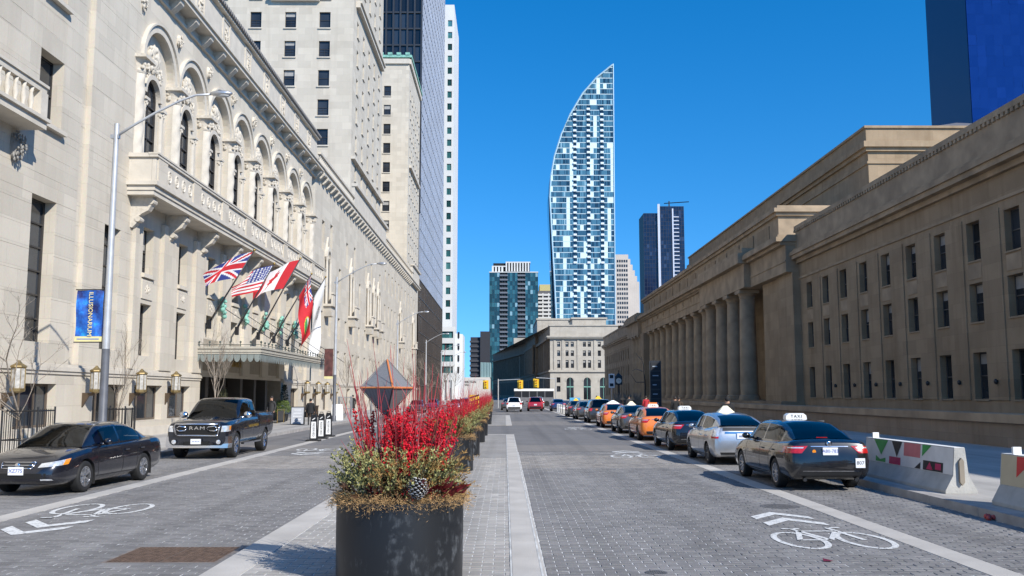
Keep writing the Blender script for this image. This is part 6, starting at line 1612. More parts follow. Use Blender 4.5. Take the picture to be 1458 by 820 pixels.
# --- moving traffic
car('suv', 'white_suv', 'white sport utility vehicle driving away beside the red one', 'car', paint('suv_white', (0.78, 0.78, 0.77), 0.3, 0.0), 1.05, 109.5, 0, rim=M_ALLOYD, spokes=8, plate='-')
car('suv', 'red_suv', 'red sport utility vehicle driving away beside the white one', 'car', paint('suv_red', (0.36, 0.012, 0.02), 0.3, 0.2), 3.65, 114.5, 0, rim=M_ALLOYD, spokes=8, plate='-')
car('sedan', 'blue_sedan', 'dark blue sedan ahead of the row of short posts', 'car', paint('sedan_blue', (0.02, 0.035, 0.11), 0.3, 0.3), 6.4, 114.0, 0, rim=M_ALLOYD, spokes=8, detail=False)
car('sedan', 'grey_sedan', 'grey sedan ahead of the white vehicle at the lights', 'car', GRYP, 0.4, 121.0, 0, rim=M_ALLOYD, spokes=8, detail=False)
car('suv', 'pale_suv', 'pale silver vehicle waiting at the far traffic lights', 'car', SILV, 4.4, 128.0, 0, rim=M_ALLOYD, spokes=8, detail=False)
for i, (x, y, m, l) in enumerate(((-6.2, 118, 'taxi_silver', 'silver sedan approaching on the hotel side beyond the far planters'), (-9.7, 126, 'sedan_blue', 'blue sedan parked on the hotel side far down the street'), (-6.0, 140, 'suv_red', 'red car approaching far down the hotel side'), (-9.7, 104, 'taxi_graphite', 'dark sedan parked by the far end of the hotel'), (-6.4, 155, 'suv_white', 'white car approaching far down the street'))):
    car('saloon', 'distant_car', l, 'car', MATS[m], x, y, math.pi, rim=M_ALLOYD, spokes=8, rear=False, detail=False)
# ------------------------------------------------------------------ planters on the median
prng = random.Random(31)
M_POT = None
def pot_mat():
    m, t, p = nt('charcoal_pot')
    tc = N(t, 'TexCoord')
    mp = N(t, 'Mapping'); mp.inputs['Scale'].default_value = (3, 3, 0.8); t.links.new(tc.outputs['Object'], mp.inputs['Vector'])
    n1 = N(t, 'TexNoise', Scale=1.6, Detail=9.0, Roughness=0.72); t.links.new(mp.outputs[0], n1.inputs['Vector'])
    n2 = N(t, 'TexNoise', Scale=9.0, Detail=6.0); t.links.new(tc.outputs['Object'], n2.inputs['Vector'])
    mu = N(t, 'Math', operation='MULTIPLY'); t.links.new(ramp(t, n1.outputs[0], 0.52, 0.68), mu.inputs[0]); t.links.new(ramp(t, n2.outputs[0], 0.45, 0.65), mu.inputs[1])
    m2 = N(t, 'Math', operation='MULTIPLY'); t.links.new(mu.outputs[0], m2.inputs[0]); m2.inputs[1].default_value = 1.0
    t.links.new(mixc(t, m2.outputs[0], (0.011, 0.0125, 0.015), (0.12, 0.13, 0.14)), p.inputs['Base Color'])
    p.inputs['Roughness'].default_value = 0.42; p.inputs['Specular IOR Level'].default_value = 0.45
    return m
M_POT = pot_mat()
M_SOIL = mat('potting_soil', (0.03, 0.022, 0.016), 0.95)
def leafmat(name, c, rough=0.6, tint=0.35): return mat(name, c, rough, var=0.25, scale=7, tint=tint)
M_MOSS = leafmat('dried_moss', (0.44, 0.275, 0.12), 0.9, 0.4)
M_STEMR = leafmat('red_dogwood', (0.38, 0.04, 0.05), 0.55, 0.35)
M_BERRY = leafmat('red_berry', (0.50, 0.010, 0.022), 0.35, 0.3)
M_BOX = leafmat('variegated_leaf', (0.27, 0.26, 0.095), 0.55, 0.5)
M_CEDAR = leafmat('bronze_cedar', (0.28, 0.165, 0.05), 0.7, 0.45)
M_GREEN = leafmat('dull_evergreen', (0.10, 0.10, 0.05), 0.6, 0.5)
M_MAG = leafmat('magnolia_leaf', (0.055, 0.03, 0.018), 0.3, 0.4)
M_CRIM = leafmat('crimson_leaf', (0.22, 0.022, 0.028), 0.35, 0.3)
M_CONE = mat('pine_cone_brown', (0.08, 0.045, 0.025), 0.7)
def leaf(mb, p, d, L, w, tint, fold=0.25, mi=0):
    p = Vector(p); d = Vector(d).normalized()
    a = d.cross(Vector((prng.uniform(-1, 1), prng.uniform(-1, 1), prng.uniform(-0.3, 1)))); 
    if a.length < 1e-3: return
    a.normalize(); n = d.cross(a)
    m = p + d * L * 0.5; e = p + d * L - n * L * 0.12
    mb.add([p, m + a * w / 2 + n * w * fold, e, m - a * w / 2 + n * w * fold, m], [(0, 1, 4), (1, 2, 4), (0, 4, 3), (4, 2, 3)], mi, tint)
def spray(mb, base, d, L, k, lw, ll, droop=0.3, tint0=0.2):
    """a leafy twig"""
    p = Vector(base); d = Vector(d).normalized()
    for i in range(k):
        t = i / k
        q = p + d * L * t + Vector((0, 0, -droop * L * t * t))
        for s in range(2):
            dd = (d * 0.7 + Vector((prng.gauss(0, .6), prng.gauss(0, .6), prng.gauss(0.15, .5)))).normalized()
            leaf(mb, q, dd, ll * prng.uniform(.7, 1.2), lw * prng.uniform(.7, 1.2), min(1, max(0, tint0 + 0.6 * t * prng.random() + prng.uniform(-.1, .3))))
PR, PH = 0.66, 0.88
def planter_meshes(seed, detail):
    prng.seed(seed); R = {}
    pot = MB(); pot.lathe([(PR * .985, 0), (PR * .99, .02), (PR, .5), (PR, PH - .05), (PR + .012, PH - .045), (PR + .012, PH), (PR - .03, PH), (PR - .03, PH - .08)], (0, 0, 0), 48, cap=False)
    R['pot'] = pot.mesh('pot', M_POT, smooth=True, sharp=35)
    R['soil'] = MB().lathe([(PR - .031, PH - .07), (0.3, PH + .02), (0, PH + .03)], (0, 0, 0), 24, cap=False).mesh('soil', M_SOIL, smooth=True)
    k = detail
    # moss collar
    mb = MB()
    for i in range(int(9000 * k)):
        t = prng.uniform(0, 6.283); r = PR - .01 + prng.gauss(0, .045); z = PH + .03 + prng.gauss(0, .034) - (0.05 if r > PR + .03 else 0) - (prng.uniform(0, .06) if math.sin(t * 7 + seed) > .55 and r > PR else 0)
        d = (math.cos(t) * prng.uniform(-.3, 1.2) + prng.gauss(0, .5), math.sin(t) * prng.uniform(-.3, 1.2) + prng.gauss(0, .5), prng.gauss(-.05, .5))
        leaf(mb, (r * math.cos(t), r * math.sin(t), z), d, prng.uniform(.02, .055), prng.uniform(.0025, .006), prng.random())
    R['moss_collar'] = mb.mesh('moss_collar', M_MOSS, tints=True)
    # tall red stems
    mb = MB()
    for i in range(int((105 if k == 1 else 75) * k) + 8):
        a = prng.uniform(0, 6.283); r = .40 * math.sqrt(prng.random()); L = prng.uniform(.55, 1.55) if prng.random() < .8 else prng.uniform(1.3, 1.8)
        x, y = r * math.cos(a), r * math.sin(a); lx_, ly_ = x * prng.uniform(.2, .75) + prng.gauss(0, .1), y * prng.uniform(.2, .75) + prng.gauss(0, .1)
        pts = [(x + lx_ * (q / 5) ** 1.3 + prng.gauss(0, .006), y + ly_ * (q / 5) ** 1.3 + prng.gauss(0, .006), PH - .05 + L * q / 5) for q in range(6)]
        mb.tube(pts, [.006, .0055, .005, .0042, .0032, .0015], 4, tint=prng.random(), cap=False)
        if prng.random() < .6:
            b = Vector(pts[3]); e = b + Vector((prng.gauss(0, .1), prng.gauss(0, .1), prng.uniform(.15, .4)))
            mb.tube([b, (b + e) / 2 + Vector((prng.gauss(0, .015), 0, 0)), e], [.003, .0025, .001], 4, tint=prng.random(), cap=False)
    R['red_stems'] = mb.mesh('red_stems', M_STEMR, tints=True)
    # berry spikes
    mb = MB()
    for i in range(int((44 if k == 1 else 40) * k) + 6):
        a = prng.uniform(0, 6.283); r = .40 * math.sqrt(prng.random()); x, y = r * math.cos(a), r * math.sin(a); L = prng.uniform(.62, 1.02)
        dx, dy = x * .35 + prng.gauss(0, .06), y * .35 + prng.gauss(0, .06)
        mb.tube([(x, y, PH), (x + dx, y + dy, PH + L)], .004, 4, tint=.2, cap=False)
        for q in range(int(54 * min(1, k + .35))):
            t = prng.uniform(.45, 1.0); g = .016 + .012 * (1 - t); c = (x + dx * t + prng.gauss(0, .016), y + dy * t + prng.gauss(0, .016), PH + L * t)
            s_ = g * .72; mb.add([(c[0] + s_, c[1], c[2]), (c[0] - s_, c[1], c[2]), (c[0], c[1] + s_, c[2]), (c[0], c[1] - s_, c[2]), (c[0], c[1], c[2] + s_ * 1.2), (c[0], c[1], c[2] - s_ * 1.2)], [(0, 2, 4), (2, 1, 4), (1, 3, 4), (3, 0, 4), (2, 0, 5), (1, 2, 5), (3, 1, 5), (0, 3, 5)], 0, prng.random())
    R['berry_spikes'] = mb.mesh('berry_spikes', M_BERRY, tints=True)
    def mound(name, m, n, r0, r1, z0, z1, L, kk, lw, ll, arc=None, droop=.3):
        mb = MB()
        for i in range(int(n * (k if k == 1 else k * 1.5)) + 4):
            a = prng.uniform(*arc) if arc else prng.uniform(0, 6.283); r = prng.uniform(r0, r1)
            d = (math.cos(a) * prng.uniform(.2, 1.1), math.sin(a) * prng.uniform(.2, 1.1), prng.uniform(.25, 1.1))
            spray(mb, (r * math.cos(a), r * math.sin(a), PH + prng.uniform(z0, z1)), d, L * prng.uniform(.6, 1.2), kk, lw, ll, droop)
        R[name] = mb.mesh(name, m, tints=True)
    mound('variegated_foliage', M_BOX, 240, .14, .58, .03, .40, .33, 9, .024, .042, (2.0, 6.0), .12)
    mound('cedar_fronds', M_CEDAR, 250, .14, .58, .03, .38, .36, 12, .012, .052, (4.4, 8.8), .42)
    mound('evergreen_sprigs', M_GREEN, 190, .14, .56, -.02, .28, .28, 9, .014, .036)
    mb = MB()
    for i in range(int(70 * k) + 6):
        a = prng.uniform(0, 6.283); r = prng.uniform(.48, .66); d = (math.cos(a), math.sin(a), prng.uniform(.1, 1.1)); leaf(mb, (r * math.cos(a), r * math.sin(a), PH + prng.uniform(.05, .14)), d, prng.uniform(.10, .18), prng.uniform(.04, .06), prng.random(), .2)
    R['magnolia_leaves'] = mb.mesh('magnolia_leaves', M_MAG, tints=True)
    mb = MB()
    for i in range(int(26 * k) + 4):
        a = prng.uniform(5.0, 6.1); r = prng.uniform(.50, .66); d = (math.cos(a) * .9, math.sin(a) * .6 - .3, prng.uniform(.1, .8)); leaf(mb, (r * math.cos(a), r * math.sin(a), PH + prng.uniform(.06, .14)), d, prng.uniform(.14, .22), prng.uniform(.05, .07), prng.random(), .2)
    R['crimson_leaves'] = mb.mesh('crimson_leaves', M_CRIM, tints=True)
    return R
def pine_cone():
    mb = MB(); k = 0
    mb.lathe([(.01, 0), (.035, .03), (.04, .07), (.028, .12), (.008, .155)], (0, 0, 0), 10)
    for ring in range(10):
        z = .012 + ring * .0148; R = .058 * math.sin(math.pi * (ring + 1.2) / 12.0) + .012
        for j in range(9):
            t = 2 * math.pi * (j + .5 * (ring % 2)) / 9; c, s = math.cos(t), math.sin(t)
            w = .016
            mb.add([(c * R * .4 - s * w * .5, s * R * .4 + c * w * .5, z), (c * R * .4 + s * w * .5, s * R * .4 - c * w * .5, z), (c * R + s * w, s * R - c * w, z + .006), (c * R * 1.08, s * R * 1.08, z + .012), (c * R - s * w, s * R + c * w, z + .006)], [(0, 1, 2, 3, 4)])
            mb.add([(c * R * 1.02 + s * w * 1.05, s * R * 1.02 - c * w * 1.05, z + .004), (c * R * 1.16, s * R * 1.16, z + .012), (c * R * 1.02 - s * w * 1.05, s * R * 1.02 + c * w * 1.05, z + .004), (c * R * .8, s * R * .8, z + .0125)], [(0, 1, 2, 3)], 1)
    return mb.mesh('pine_cone', [M_CONE, M_WHITE])
VAR = [planter_meshes(3, 1.0), planter_meshes(8, .55), planter_meshes(13, .55), planter_meshes(19, .28), planter_meshes(23, .28)]
STUFFP = {'moss_collar', 'red_stems', 'berry_spikes', 'variegated_foliage', 'cedar_fronds', 'evergreen_sprigs', 'magnolia_leaves', 'crimson_leaves'}
PG = 'planters down the middle of the street'
def planter(x, y, var, rz, label, sc=1.0):
    o = thing('planter', label, 'planter', (x, y, .032 if y < 47 or 61.5 < y < 90 else 0), PG, rz); M = W[o] @ Matrix.Diagonal((sc, sc, 1, 1))
    for nm, me in VAR[var].items():
        q = inst(nm, me, o, M)
        if nm in STUFFP: q['kind'] = 'stuff'
    return o
pl1 = planter(-1.16, 10.55, 0, 0.0, 'large dark round planter with frosted pine cone and red stems, octahedral ornament above it', 1.06)
pc = pine_cone()
inst('pine_cone', pc, pl1, Matrix.Translation((-.93, 9.86, PH + .07)) @ Matrix.Rotation(.2, 4, 'Y') @ Matrix.Diagonal((1.5, 1.5, 1.5, 1)))
spots = [(25.2, 2, 'dark round planter second from the pine cone end of the median row'), (31.6, 1, 'dark round planter third from the pine cone end of the median row'), (40.0, 2, 'dark round planter fourth from the pine cone end of the median row'), (46.3, 1, 'dark round planter at the rounded end of the paved median')]
for i, (y, v, l) in enumerate(spots): planter(-1.5, y, v, prng.uniform(0, 6), l)
for i, y in enumerate((63.5, 70, 76.5, 83, 89, 96, 104, 112, 120, 129, 138, 148)):
    planter(-1.55 - (0.012 * (y - 63)), y, 3 + i % 2, prng.uniform(0, 6), ('dark planter with red stems on the second median island, ' if y < 90 else 'distant planter with red stems beyond the median islands, ') + ('first', 'second', 'third', 'fourth', 'fifth', 'sixth', 'seventh', 'eighth', 'ninth', 'tenth', 'eleventh', 'twelfth')[i if y < 90 else i - 5] + ' of its run')
# octahedral ornament on a stake in the first planter
orn_ = thing('octahedral_ornament', 'grey mesh octahedron ornament with orange taped edges among the red stems', 'ornament', (-1.33, 10.55, PH + .1))
cx, cy, zc_ = -1.33, 10.55, 2.11; r_, hh_ = .295, .325; ro = math.radians(20)
eq = [(cx + r_ * math.cos(ro + k * math.pi / 2), cy + r_ * math.sin(ro + k * math.pi / 2), zc_ + .01) for k in range(4)]; tp = (cx, cy, zc_ + hh_); bt_ = (cx, cy, zc_ - hh_)
def mesh_panel_mat():
    m, t, p = nt('grey_mesh_fabric')
    tc = N(t, 'TexCoord'); mp = N(t, 'Mapping'); mp.inputs['Rotation'].default_value = (.6, .3, .5); t.links.new(tc.outputs['Object'], mp.inputs['Vector'])
    ck = N(t, 'TexChecker', Scale=110.0); t.links.new(mp.outputs[0], ck.inputs['Vector']); ck.inputs['Color1'].default_value = (.13, .13, .135, 1); ck.inputs['Color2'].default_value = (.21, .21, .215, 1)
    t.links.new(ck.outputs[0], p.inputs['Base Color']); p.inputs['Roughness'].default_value = .7
    return m
MPM = mesh_panel_mat()
for k in range(4):
    MB().add([eq[k], eq[(k + 1) % 4], tp], [(0, 1, 2)]).build('upper_panel', MPM, orn_); MB().add([eq[(k + 1) % 4], eq[k], bt_], [(0, 1, 2)]).build('lower_panel', MPM, orn_)
def tape(a, b, w, m, name):
    a, b = Vector(a), Vector(b); d = b - a; c = Vector((cx, cy, zc_)); out = ((a + b) / 2 - c).normalized(); s = d.cross(out).normalized() * w
    MB().add([a + out * .004 - s, a + out * .004 + s, b + out * .004 + s, b + out * .004 - s, a + out * .012, b + out * .012], [(0, 4, 5, 3), (4, 1, 2, 5), (0, 3, 2, 1)]).build(name, m, orn_)
for k in range(4):
    tape(eq[k], eq[(k + 1) % 4], .011, M_ORANGE, 'orange_edge'); tape(eq[k], tp, .010, M_ORANGE if k in (3,) else MPM, 'rising_edge'); tape(eq[k], bt_, .010, mat('dark_tape', (.03, .032, .04), .5), 'lower_edge')
MB().tube([(cx, cy, PH - .02), (cx, cy, zc_ - hh_ + .02)], .008, 6).build('stake', M_BLACK, orn_)

# ------------------------------------------------------------------ bare street trees on the left pavement
M_BARK = mat('pale_bark', (0.24, 0.20, 0.16), 0.9, var=0.3, scale=14, bump=0.5, bscale=40)
def bare_tree(x, y, h, seed, label, spread=1.0, r0=.05, levels=4, lean=0.0):
    rg = random.Random(seed)
    o = thing('bare_tree', label, 'tree', (x, y, .146), 'leafless young street trees')
    tr, cr = MB(), MB()
    def branch(p, d, L, r, lev):
        n = 4; pts = [p]; q = p.copy(); dd = d.copy()
        for i in range(n):
            dd = (dd + Vector((rg.gauss(0, .10), rg.gauss(0, .10), .10 if lev else .02))).normalized(); q = q + dd * L / n; pts.append(q.copy())
        (tr if lev == 0 else cr).tube(pts, [r * (1 - .7 * i / n) for i in range(n + 1)], 7 if lev == 0 else 4, cap=False)
        if lev >= levels: return
        k = {0: 9, 1: 5, 2: 4, 3: 2}.get(lev, 2)
        for i in range(k):
            t = rg.uniform(.35, 1.0) if lev == 0 else rg.uniform(.25, 1)
            j = min(n - 1, int(t * n)); bp = pts[j].lerp(pts[j + 1], t * n - j)
            a = rg.uniform(0, 6.283); e = rg.uniform(.35, .8)
            nd = (Vector((math.cos(a) * spread, math.sin(a) * spread, 0)) * math.sin(e) + dd * math.cos(e)).normalized()
            branch(bp, nd, L * rg.uniform(.32, .55) * (1.1 if lev == 0 else 1), max(.004, r * .42), lev + 1)
    branch(Vector((x, y, .14)), Vector((lean, 0, 1)).normalized(), h * .72, r0, 0)
    tr.build('trunk', M_BARK, o, smooth=True); cr.build('crown', M_BARK, o, smooth=True)
    return o
bare_tree(-13.0, 25.7, 4.3, 5, 'bare young tree inside the iron guard behind the black sedan', 1.3, .045)
bare_tree(-13.0, 31.6, 3.9, 9, 'thin bare sapling between sedan and pickup truck', .5, .03, 3)
bare_tree(-13.3, 44.0, 5.3, 12, 'bare upright young tree in front of the canopy entrance', .55, .05)
bare_tree(-12.6, 74.0, 5.0, 21, 'bare young tree in a wire guard past the canopy', .7, .045)
bare_tree(-12.6, 92.0, 5.5, 25, 'bare young tree in a wire guard by the man in the dark coat', .8, .05)
for i, (x, y) in enumerate(((-12.4, 118), (-12.4, 136), (-12.4, 152), (-12.4, 180), (-12.6, 205), (-12.6, 232))): bare_tree(x, y, 6.0 + i * .5, 40 + i, 'bare tree far along the hotel pavement, ' + ('nearest', 'second', 'third', 'fourth', 'fifth', 'last')[i] + ' beyond the man in the dark coat', 1.2, .09, 4)
# small potted evergreens and leafy pot by the entrance
def potted(x, y, h, label, m, conical):
    o = thing('potted_shrub', label, 'plant', (x, y, .146))
    MB().lathe([(.26, 0), (.34, .5), (.36, .52), (.32, .52)], (x, y, .146), 14).build('pot', M_POT, o, smooth=True, sharp=40)
    mb = MB(); prng.seed(int(y * 7))
    for i in range(420):
        t = prng.random() ** .8; r = (.42 * (1 - t) + .04 if conical else .48 * math.sqrt(max(0, 1 - (2 * t - 1) ** 2)) + .1) * math.sqrt(prng.random()); a = prng.uniform(0, 6.283)
        spray(mb, (x + r * math.cos(a), y + r * math.sin(a), .66 + h * t), (math.cos(a), math.sin(a), .5), .16, 3, .03, .08, .2)
    tag(mb.build('foliage', m, o, tints=True), kind='stuff')
potted(-15.6, 52.0, 1.6, 'small conical evergreen in a pot by the hotel entrance', M_GREEN, True)
potted(-15.3, 64.5, .9, 'leafy green shrub in a dark pot under the canopy edge', leafmat('bright_leaf', (.13, .19, .04), .5), False)
potted(-15.7, 66.8, 2.0, 'tall dark evergreen in a pot beside the hotel doors', leafmat('deep_evergreen', (.02, .035, .015), .6), True)
# ------------------------------------------------------------------ lamp posts
M_POLE = mat('pole_grey', (0.50, 0.51, 0.52), 0.45, 0.4, var=0.12)
M_POLED = mat('pole_base_grey', (0.10, 0.105, 0.12), 0.5, var=0.15)
def lamp_post(x, y, label, h=10.1, reach=2.9, banner=None):
    o = thing('street_lamp', label, 'street lamp', (x, y, .146), 'street lamps along the hotel kerb')
    MB().lathe([(.17, .146), (.17, .5), (.125, .56), (.115, 3.4)], (x, y, 0), 14).build('base', M_POLED, o, smooth=True, sharp=40)
    MB().lathe([(.112, 3.4), (.075, h), (.075, h + .25), (0, h + .27)], (x, y, 0), 14, cap=False).build('pole', M_POLE, o, smooth=True, sharp=40)
    pts = [(x, y, h - .15), (x + .5, y, h + .2), (x + 1.2, y, h + .62), (x + 1.9, y, h + .98), (x + reach - .5, y, h + 1.17), (x + reach, y, h + 1.2)]
    MB().tube(pts, [.045, .042, .04, .038, .036, .034], 8).build('arm', M_POLE, o, smooth=True)
    hd = MB(); hx, hz = x + reach, h + 1.2
    hd.sphere((hx + .28, y, hz + .02), .36, 14, 8, sc=(1, .42, .26)); ho = hd.build('lamp_head', M_STEEL, o, smooth=True)
    MB().sphere((hx + .33, y, hz - .045), .22, 12, 6, sc=(1, .5, .26)).build('lens', mat('lamp_lens', (.5, .5, .48), .2), ho, smooth=True)
    MB().box(x - .16, x + .10, y - .06, y + .06, h - .22, h - .1).build('clamp', M_STEEL, o)
    return o
lamp_post(-12.0, 28.1, 'steel street lamp post carrying the blue vertical banner by the sedan')
lamp_post(-12.0, 66.0, 'steel street lamp post beside the far end of the canopy')
lamp_post(-12.0, 104.0, 'steel street lamp post near the far end of the hotel, third along its kerb', 10)
lamp_post(-12.0, 142.0, 'steel street lamp post in front of the bronze glass tower base', 10)
lamp_post(-12.0, 176.0, 'steel street lamp post in front of the low pale office block, nearer one', 10)
lamp_post(-12.0, 205.0, 'steel street lamp post in front of the low pale office block, farther one', 10)
# banner on the first post: printed cloth with lettering
bn = thing('street_banner', 'blue vertical banner with yellow lettering hanging on the lamp post', 'banner', (-12.5, 28.1, 4.2))
def banner_mat():
    m, t, p = nt('blue_banner_print')
    tc = N(t, 'TexCoord'); mp = N(t, 'Mapping'); t.links.new(tc.outputs['Object'], mp.inputs['Vector'])
    n = N(t, 'TexNoise', Scale=2.2, Detail=5.0, Roughness=.6); t.links.new(mp.outputs[0], n.inputs['Vector'])
    cr = N(t, 'ValToRGB'); t.links.new(n.outputs[0], cr.inputs[0]); e = cr.color_ramp
    e.elements[0].position = .38; e.elements[0].color = (.008, .02, .13, 1); e.elements[1].position = .72; e.elements[1].color = (.02, .45, .8, 1); q = e.elements.new(.55); q.color = (.01, .12, .5, 1)
    t.links.new(cr.outputs[0], p.inputs['Base Color']); p.inputs['Roughness'].default_value = .6
    return m
bx0, bx1, bz0, bz1 = -12.95, -12.14, 3.62, 5.17
g = MB(); nu, nv = 8, 14
for i in range(nu):
    for j in range(nv):
        P = lambda a, b: (bx0 + (bx1 - bx0) * a / nu, 28.1 + .03 * math.sin(a * .8 + b * .5), bz0 + .16 + (bz1 - bz0 - .16) * b / nv)
        g.quad(P(i, j), P(i + 1, j), P(i + 1, j + 1), P(i, j + 1))
g.build('cloth', banner_mat(), bn, smooth=True)
MB().box(bx0, bx1, 28.085, 28.1, bz0, bz0 + .15).build('yellow_strip', mat('pale_yellow_print', (.70, .62, .30), .6), bn)
for z in (bz0 - .02, bz1 + .02): MB().tube([(bx0 - .03, 28.1, z), (-12.0, 28.1, z)], .018, 6).build('rod', M_BLACK, bn)
RX = Matrix.Rotation(math.pi / 2, 4, 'X')
inst('lettering', text_mesh('ILLUSIONARIUM', .185, mat('gold_print', (.80, .68, .28), .5), .002), bn, Matrix.Translation((-12.5, 28.045, 4.45)) @ RX @ Matrix.Rotation(-math.pi / 2, 4, 'Z'))
inst('print_line', MB().box(-.33, .33, -.02, .02, -.001, .001).mesh('print_line', mat('faded_blue_print', (.25, .29, .42), .5, var=.4, scale=60)), bn, Matrix.Translation((-12.55, 28.08, bz0 + .075)) @ RX)
b2 = thing('street_banner', 'small dark red banner on the lamp post by the canopy end', 'banner', (-12.4, 66, 4.0))
MB().box(-12.75, -12.14, 65.98, 66.0, 3.3, 5.2).build('cloth', mat('maroon_banner', (.10, .035, .03), .7, var=.5, scale=3), b2); MB().box(-12.75, -12.14, 65.975, 66.0, 3.12, 3.29).build('yellow_strip', mat('pale_yellow_print', (.70, .62, .30), .6), b2)
for z in (3.3, 5.22): MB().tube([(-12.78, 66, z), (-12.0, 66, z)], .018, 6).build('rod', M_BLACK, b2)
# ------------------------------------------------------------------ flags over the canopy
FR, FW_, FB, FG = mat('flag_red', (.52, .02, .03), .8, var=.08), mat('flag_white', (.72, .72, .72), .8, var=.05), mat('flag_blue', (.03, .045, .22), .8, var=.08), mat('flag_green', (.05, .30, .08), .8)
FY = mat('flag_gold', (.65, .5, .05), .8); FK = mat('flag_black', (.05, .05, .06), .8)
def union(u, v):
    x, y = u - .5, v - .5
    if abs(x) < .055 or abs(y) < .1: return FR
    if abs(x) < .095 or abs(y) < .165: return FW_
    d1, d2 = abs(y - x), abs(y + x)
    d = min(d1, d2)
    if d < .045: return FR
    if d < .12: return FW_
    return FB
def stars(u, v):
    if u < .42 and v > .46:
        a = (u * 14.3) % 1 - .5; b = (v * 14.3) % 1 - .5
        return FW_ if a * a + b * b < .09 else FB
    return FR if int(v * 13) % 2 == 0 else FW_
LEAF = [(0, .40), (.06, .27), (.14, .32), (.11, .13), (.22, .22), (.25, .15), (.36, .17), (.31, .06), (.36, .02), (.19, -.12), (.21, -.20), (.02, -.17), (.02, -.36)]
LEAF = LEAF + [(-a, b) for a, b in reversed(LEAF)]
def inside(p, poly):
    c = False; j = len(poly) - 1
    for i in range(len(poly)):
        if (poly[i][1] > p[1]) != (poly[j][1] > p[1]) and p[0] < (poly[j][0] - poly[i][0]) * (p[1] - poly[i][1]) / (poly[j][1] - poly[i][1]) + poly[i][0]: c = not c
        j = i
    return c
def maple(u, v):
    if u < .25 or u > .75: return FR
    return FR if inside(((u - .5) * 2, v - .5), LEAF) else FW_
def ensign(u, v):
    if u < .48 and v > .5: return union(u / .48, (v - .5) / .5)
    if (u - .74) ** 2 + ((v - .45) * .6) ** 2 < .012: return FG if v < .5 else FW_
    if (u - .74) ** 2 + ((v - .45) * .6) ** 2 < .016: return FY
    return FR
def crest(u, v):
    r = math.hypot((u - .45) * 1.9, v - .55)
    if .13 < r < .17 or (abs(v - .55) < .02 and r < .17) or (abs(v - .36) < .015 and abs(u - .45) < .08): return FK
    return FW_
def flag(y, base, tip, fn, label, L, Hh, hang, amp, seed, nu=54, nv=36):
    o = thing('flag', label, 'flag', (base[0], y, base[1]), 'flags above the hotel canopy')
    b = Vector((base[0], y, base[1])); t = Vector((tip[0], y + .15, tip[1])); ax = (t - b).normalized()
    po = MB().tube([b, t], [.055, .035], 8).build('pole', mat('flag_pole_dark', (.03, .03, .035), .45), o, smooth=True); MB().sphere(t + ax * .06, .08, 8, 6).build('finial', M_GOLD, po, smooth=True)
    MB().box(base[0] - .05, base[0] + .12, y - .15, y + .15, base[1] - .3, base[1] + .2).build('bracket', M_BLACK, o)
    mats = [FR, FW_, FB, FG, FY, FK]; mb = MB(); V = []
    rg = random.Random(seed); ph = rg.uniform(0, 6)
    for i in range(nu + 1):
        for j in range(nv + 1):
            u, v = i / nu, j / nv
            hoist = t - ax * (Hh * (1 - v) + .05)
            # cloth leaves the pole along 'hang' and sags with gravity
            d = Vector(hang); s = u * L
            p = hoist + d * s + Vector((0, 0, -1)) * (.55 * s * s / L) * .6
            w = amp * u ** .7 * math.sin(u * 8.0 + v * 2.2 + ph); w2 = amp * .6 * u * math.sin(u * 5 - v * 4.0 + ph * 2)
            p += Vector((w * .5, w, w2 * .5)); p.z += (v - .5) * -.18 * u * Hh
            V.append(p)
    mb.v = [tuple(p) for p in V]
    for i in range(nu):
        for j in range(nv):
            a = i * (nv + 1) + j; mb.f.append((a, a + nv + 1, a + nv + 2, a + 1)); mb.m.append(mats.index(fn((i + .5) / nu, (j + .5) / nv))); mb.t.append(.5)
    mb.build('cloth', mats, o, smooth=True)
    return o
flag(51.8, (-16.5, 5.95), (-14.15, 10.05), union, 'union flag with blue, white and red crosses flying over the canopy', 2.9, 1.75, (-.75, -.45, -.12), .16, 1)
flag(57.2, (-16.5, 5.95), (-14.35, 10.05), stars, 'striped flag with white stars on blue over the canopy', 3.0, 1.9, (-.80, -.25, -.12), .28, 2)
flag(62.2, (-16.5, 5.95), (-13.85, 11.1), maple, 'red and white maple leaf flag, highest over the canopy', 3.2, 2.2, (-.78, -.2, -.10), .28, 3)
flag(66.4, (-16.5, 5.95), (-13.95, 10.6), ensign, 'red ensign flag drooping beside the maple leaf flag', 3.3, 1.7, (.12, -.3, -.92), .22, 4)
flag(70.6, (-16.5, 5.95), (-13.75, 10.9), crest, 'white flag with dark round emblem hanging past the red ensign', 4.2, 1.5, (-.03, -.25, -.97), .14, 6)
# ------------------------------------------------------------------ pavement furniture on the left
def tree_guard(x, y, w, h, label, m, open_=True):
    o = thing('tree_guard', label, 'tree guard', (x, y, .146), 'iron guards round the street trees')
    for sx in (-1, 1):
        for sy in (-1, 1): MB().tube([(x + sx * w / 2, y + sy * w / 2, .146), (x + sx * w / 2, y + sy * w / 2, .146 + h + .06)], .025, 6).build('post', m, o)
    ra = MB()
    for z in (.3, h * .45, h - .05):
        P = [(x - w / 2, y - w / 2), (x + w / 2, y - w / 2), (x + w / 2, y + w / 2), (x - w / 2, y + w / 2), (x - w / 2, y - w / 2)]
        ra.tube([(a, b, .146 + z) for a, b in P], .016, 4)
    ra.build('rails', m, o)
    for k in range(1, 8):
        t = -w / 2 + w * k / 8
        for a, b in ((x + t, y - w / 2), (x + t, y + w / 2), (x - w / 2, y + t), (x + w / 2, y + t)): MB().tube([(a, b, .2), (a, b, .146 + h)], .011, 4, cap=False).build('bar', m, o)
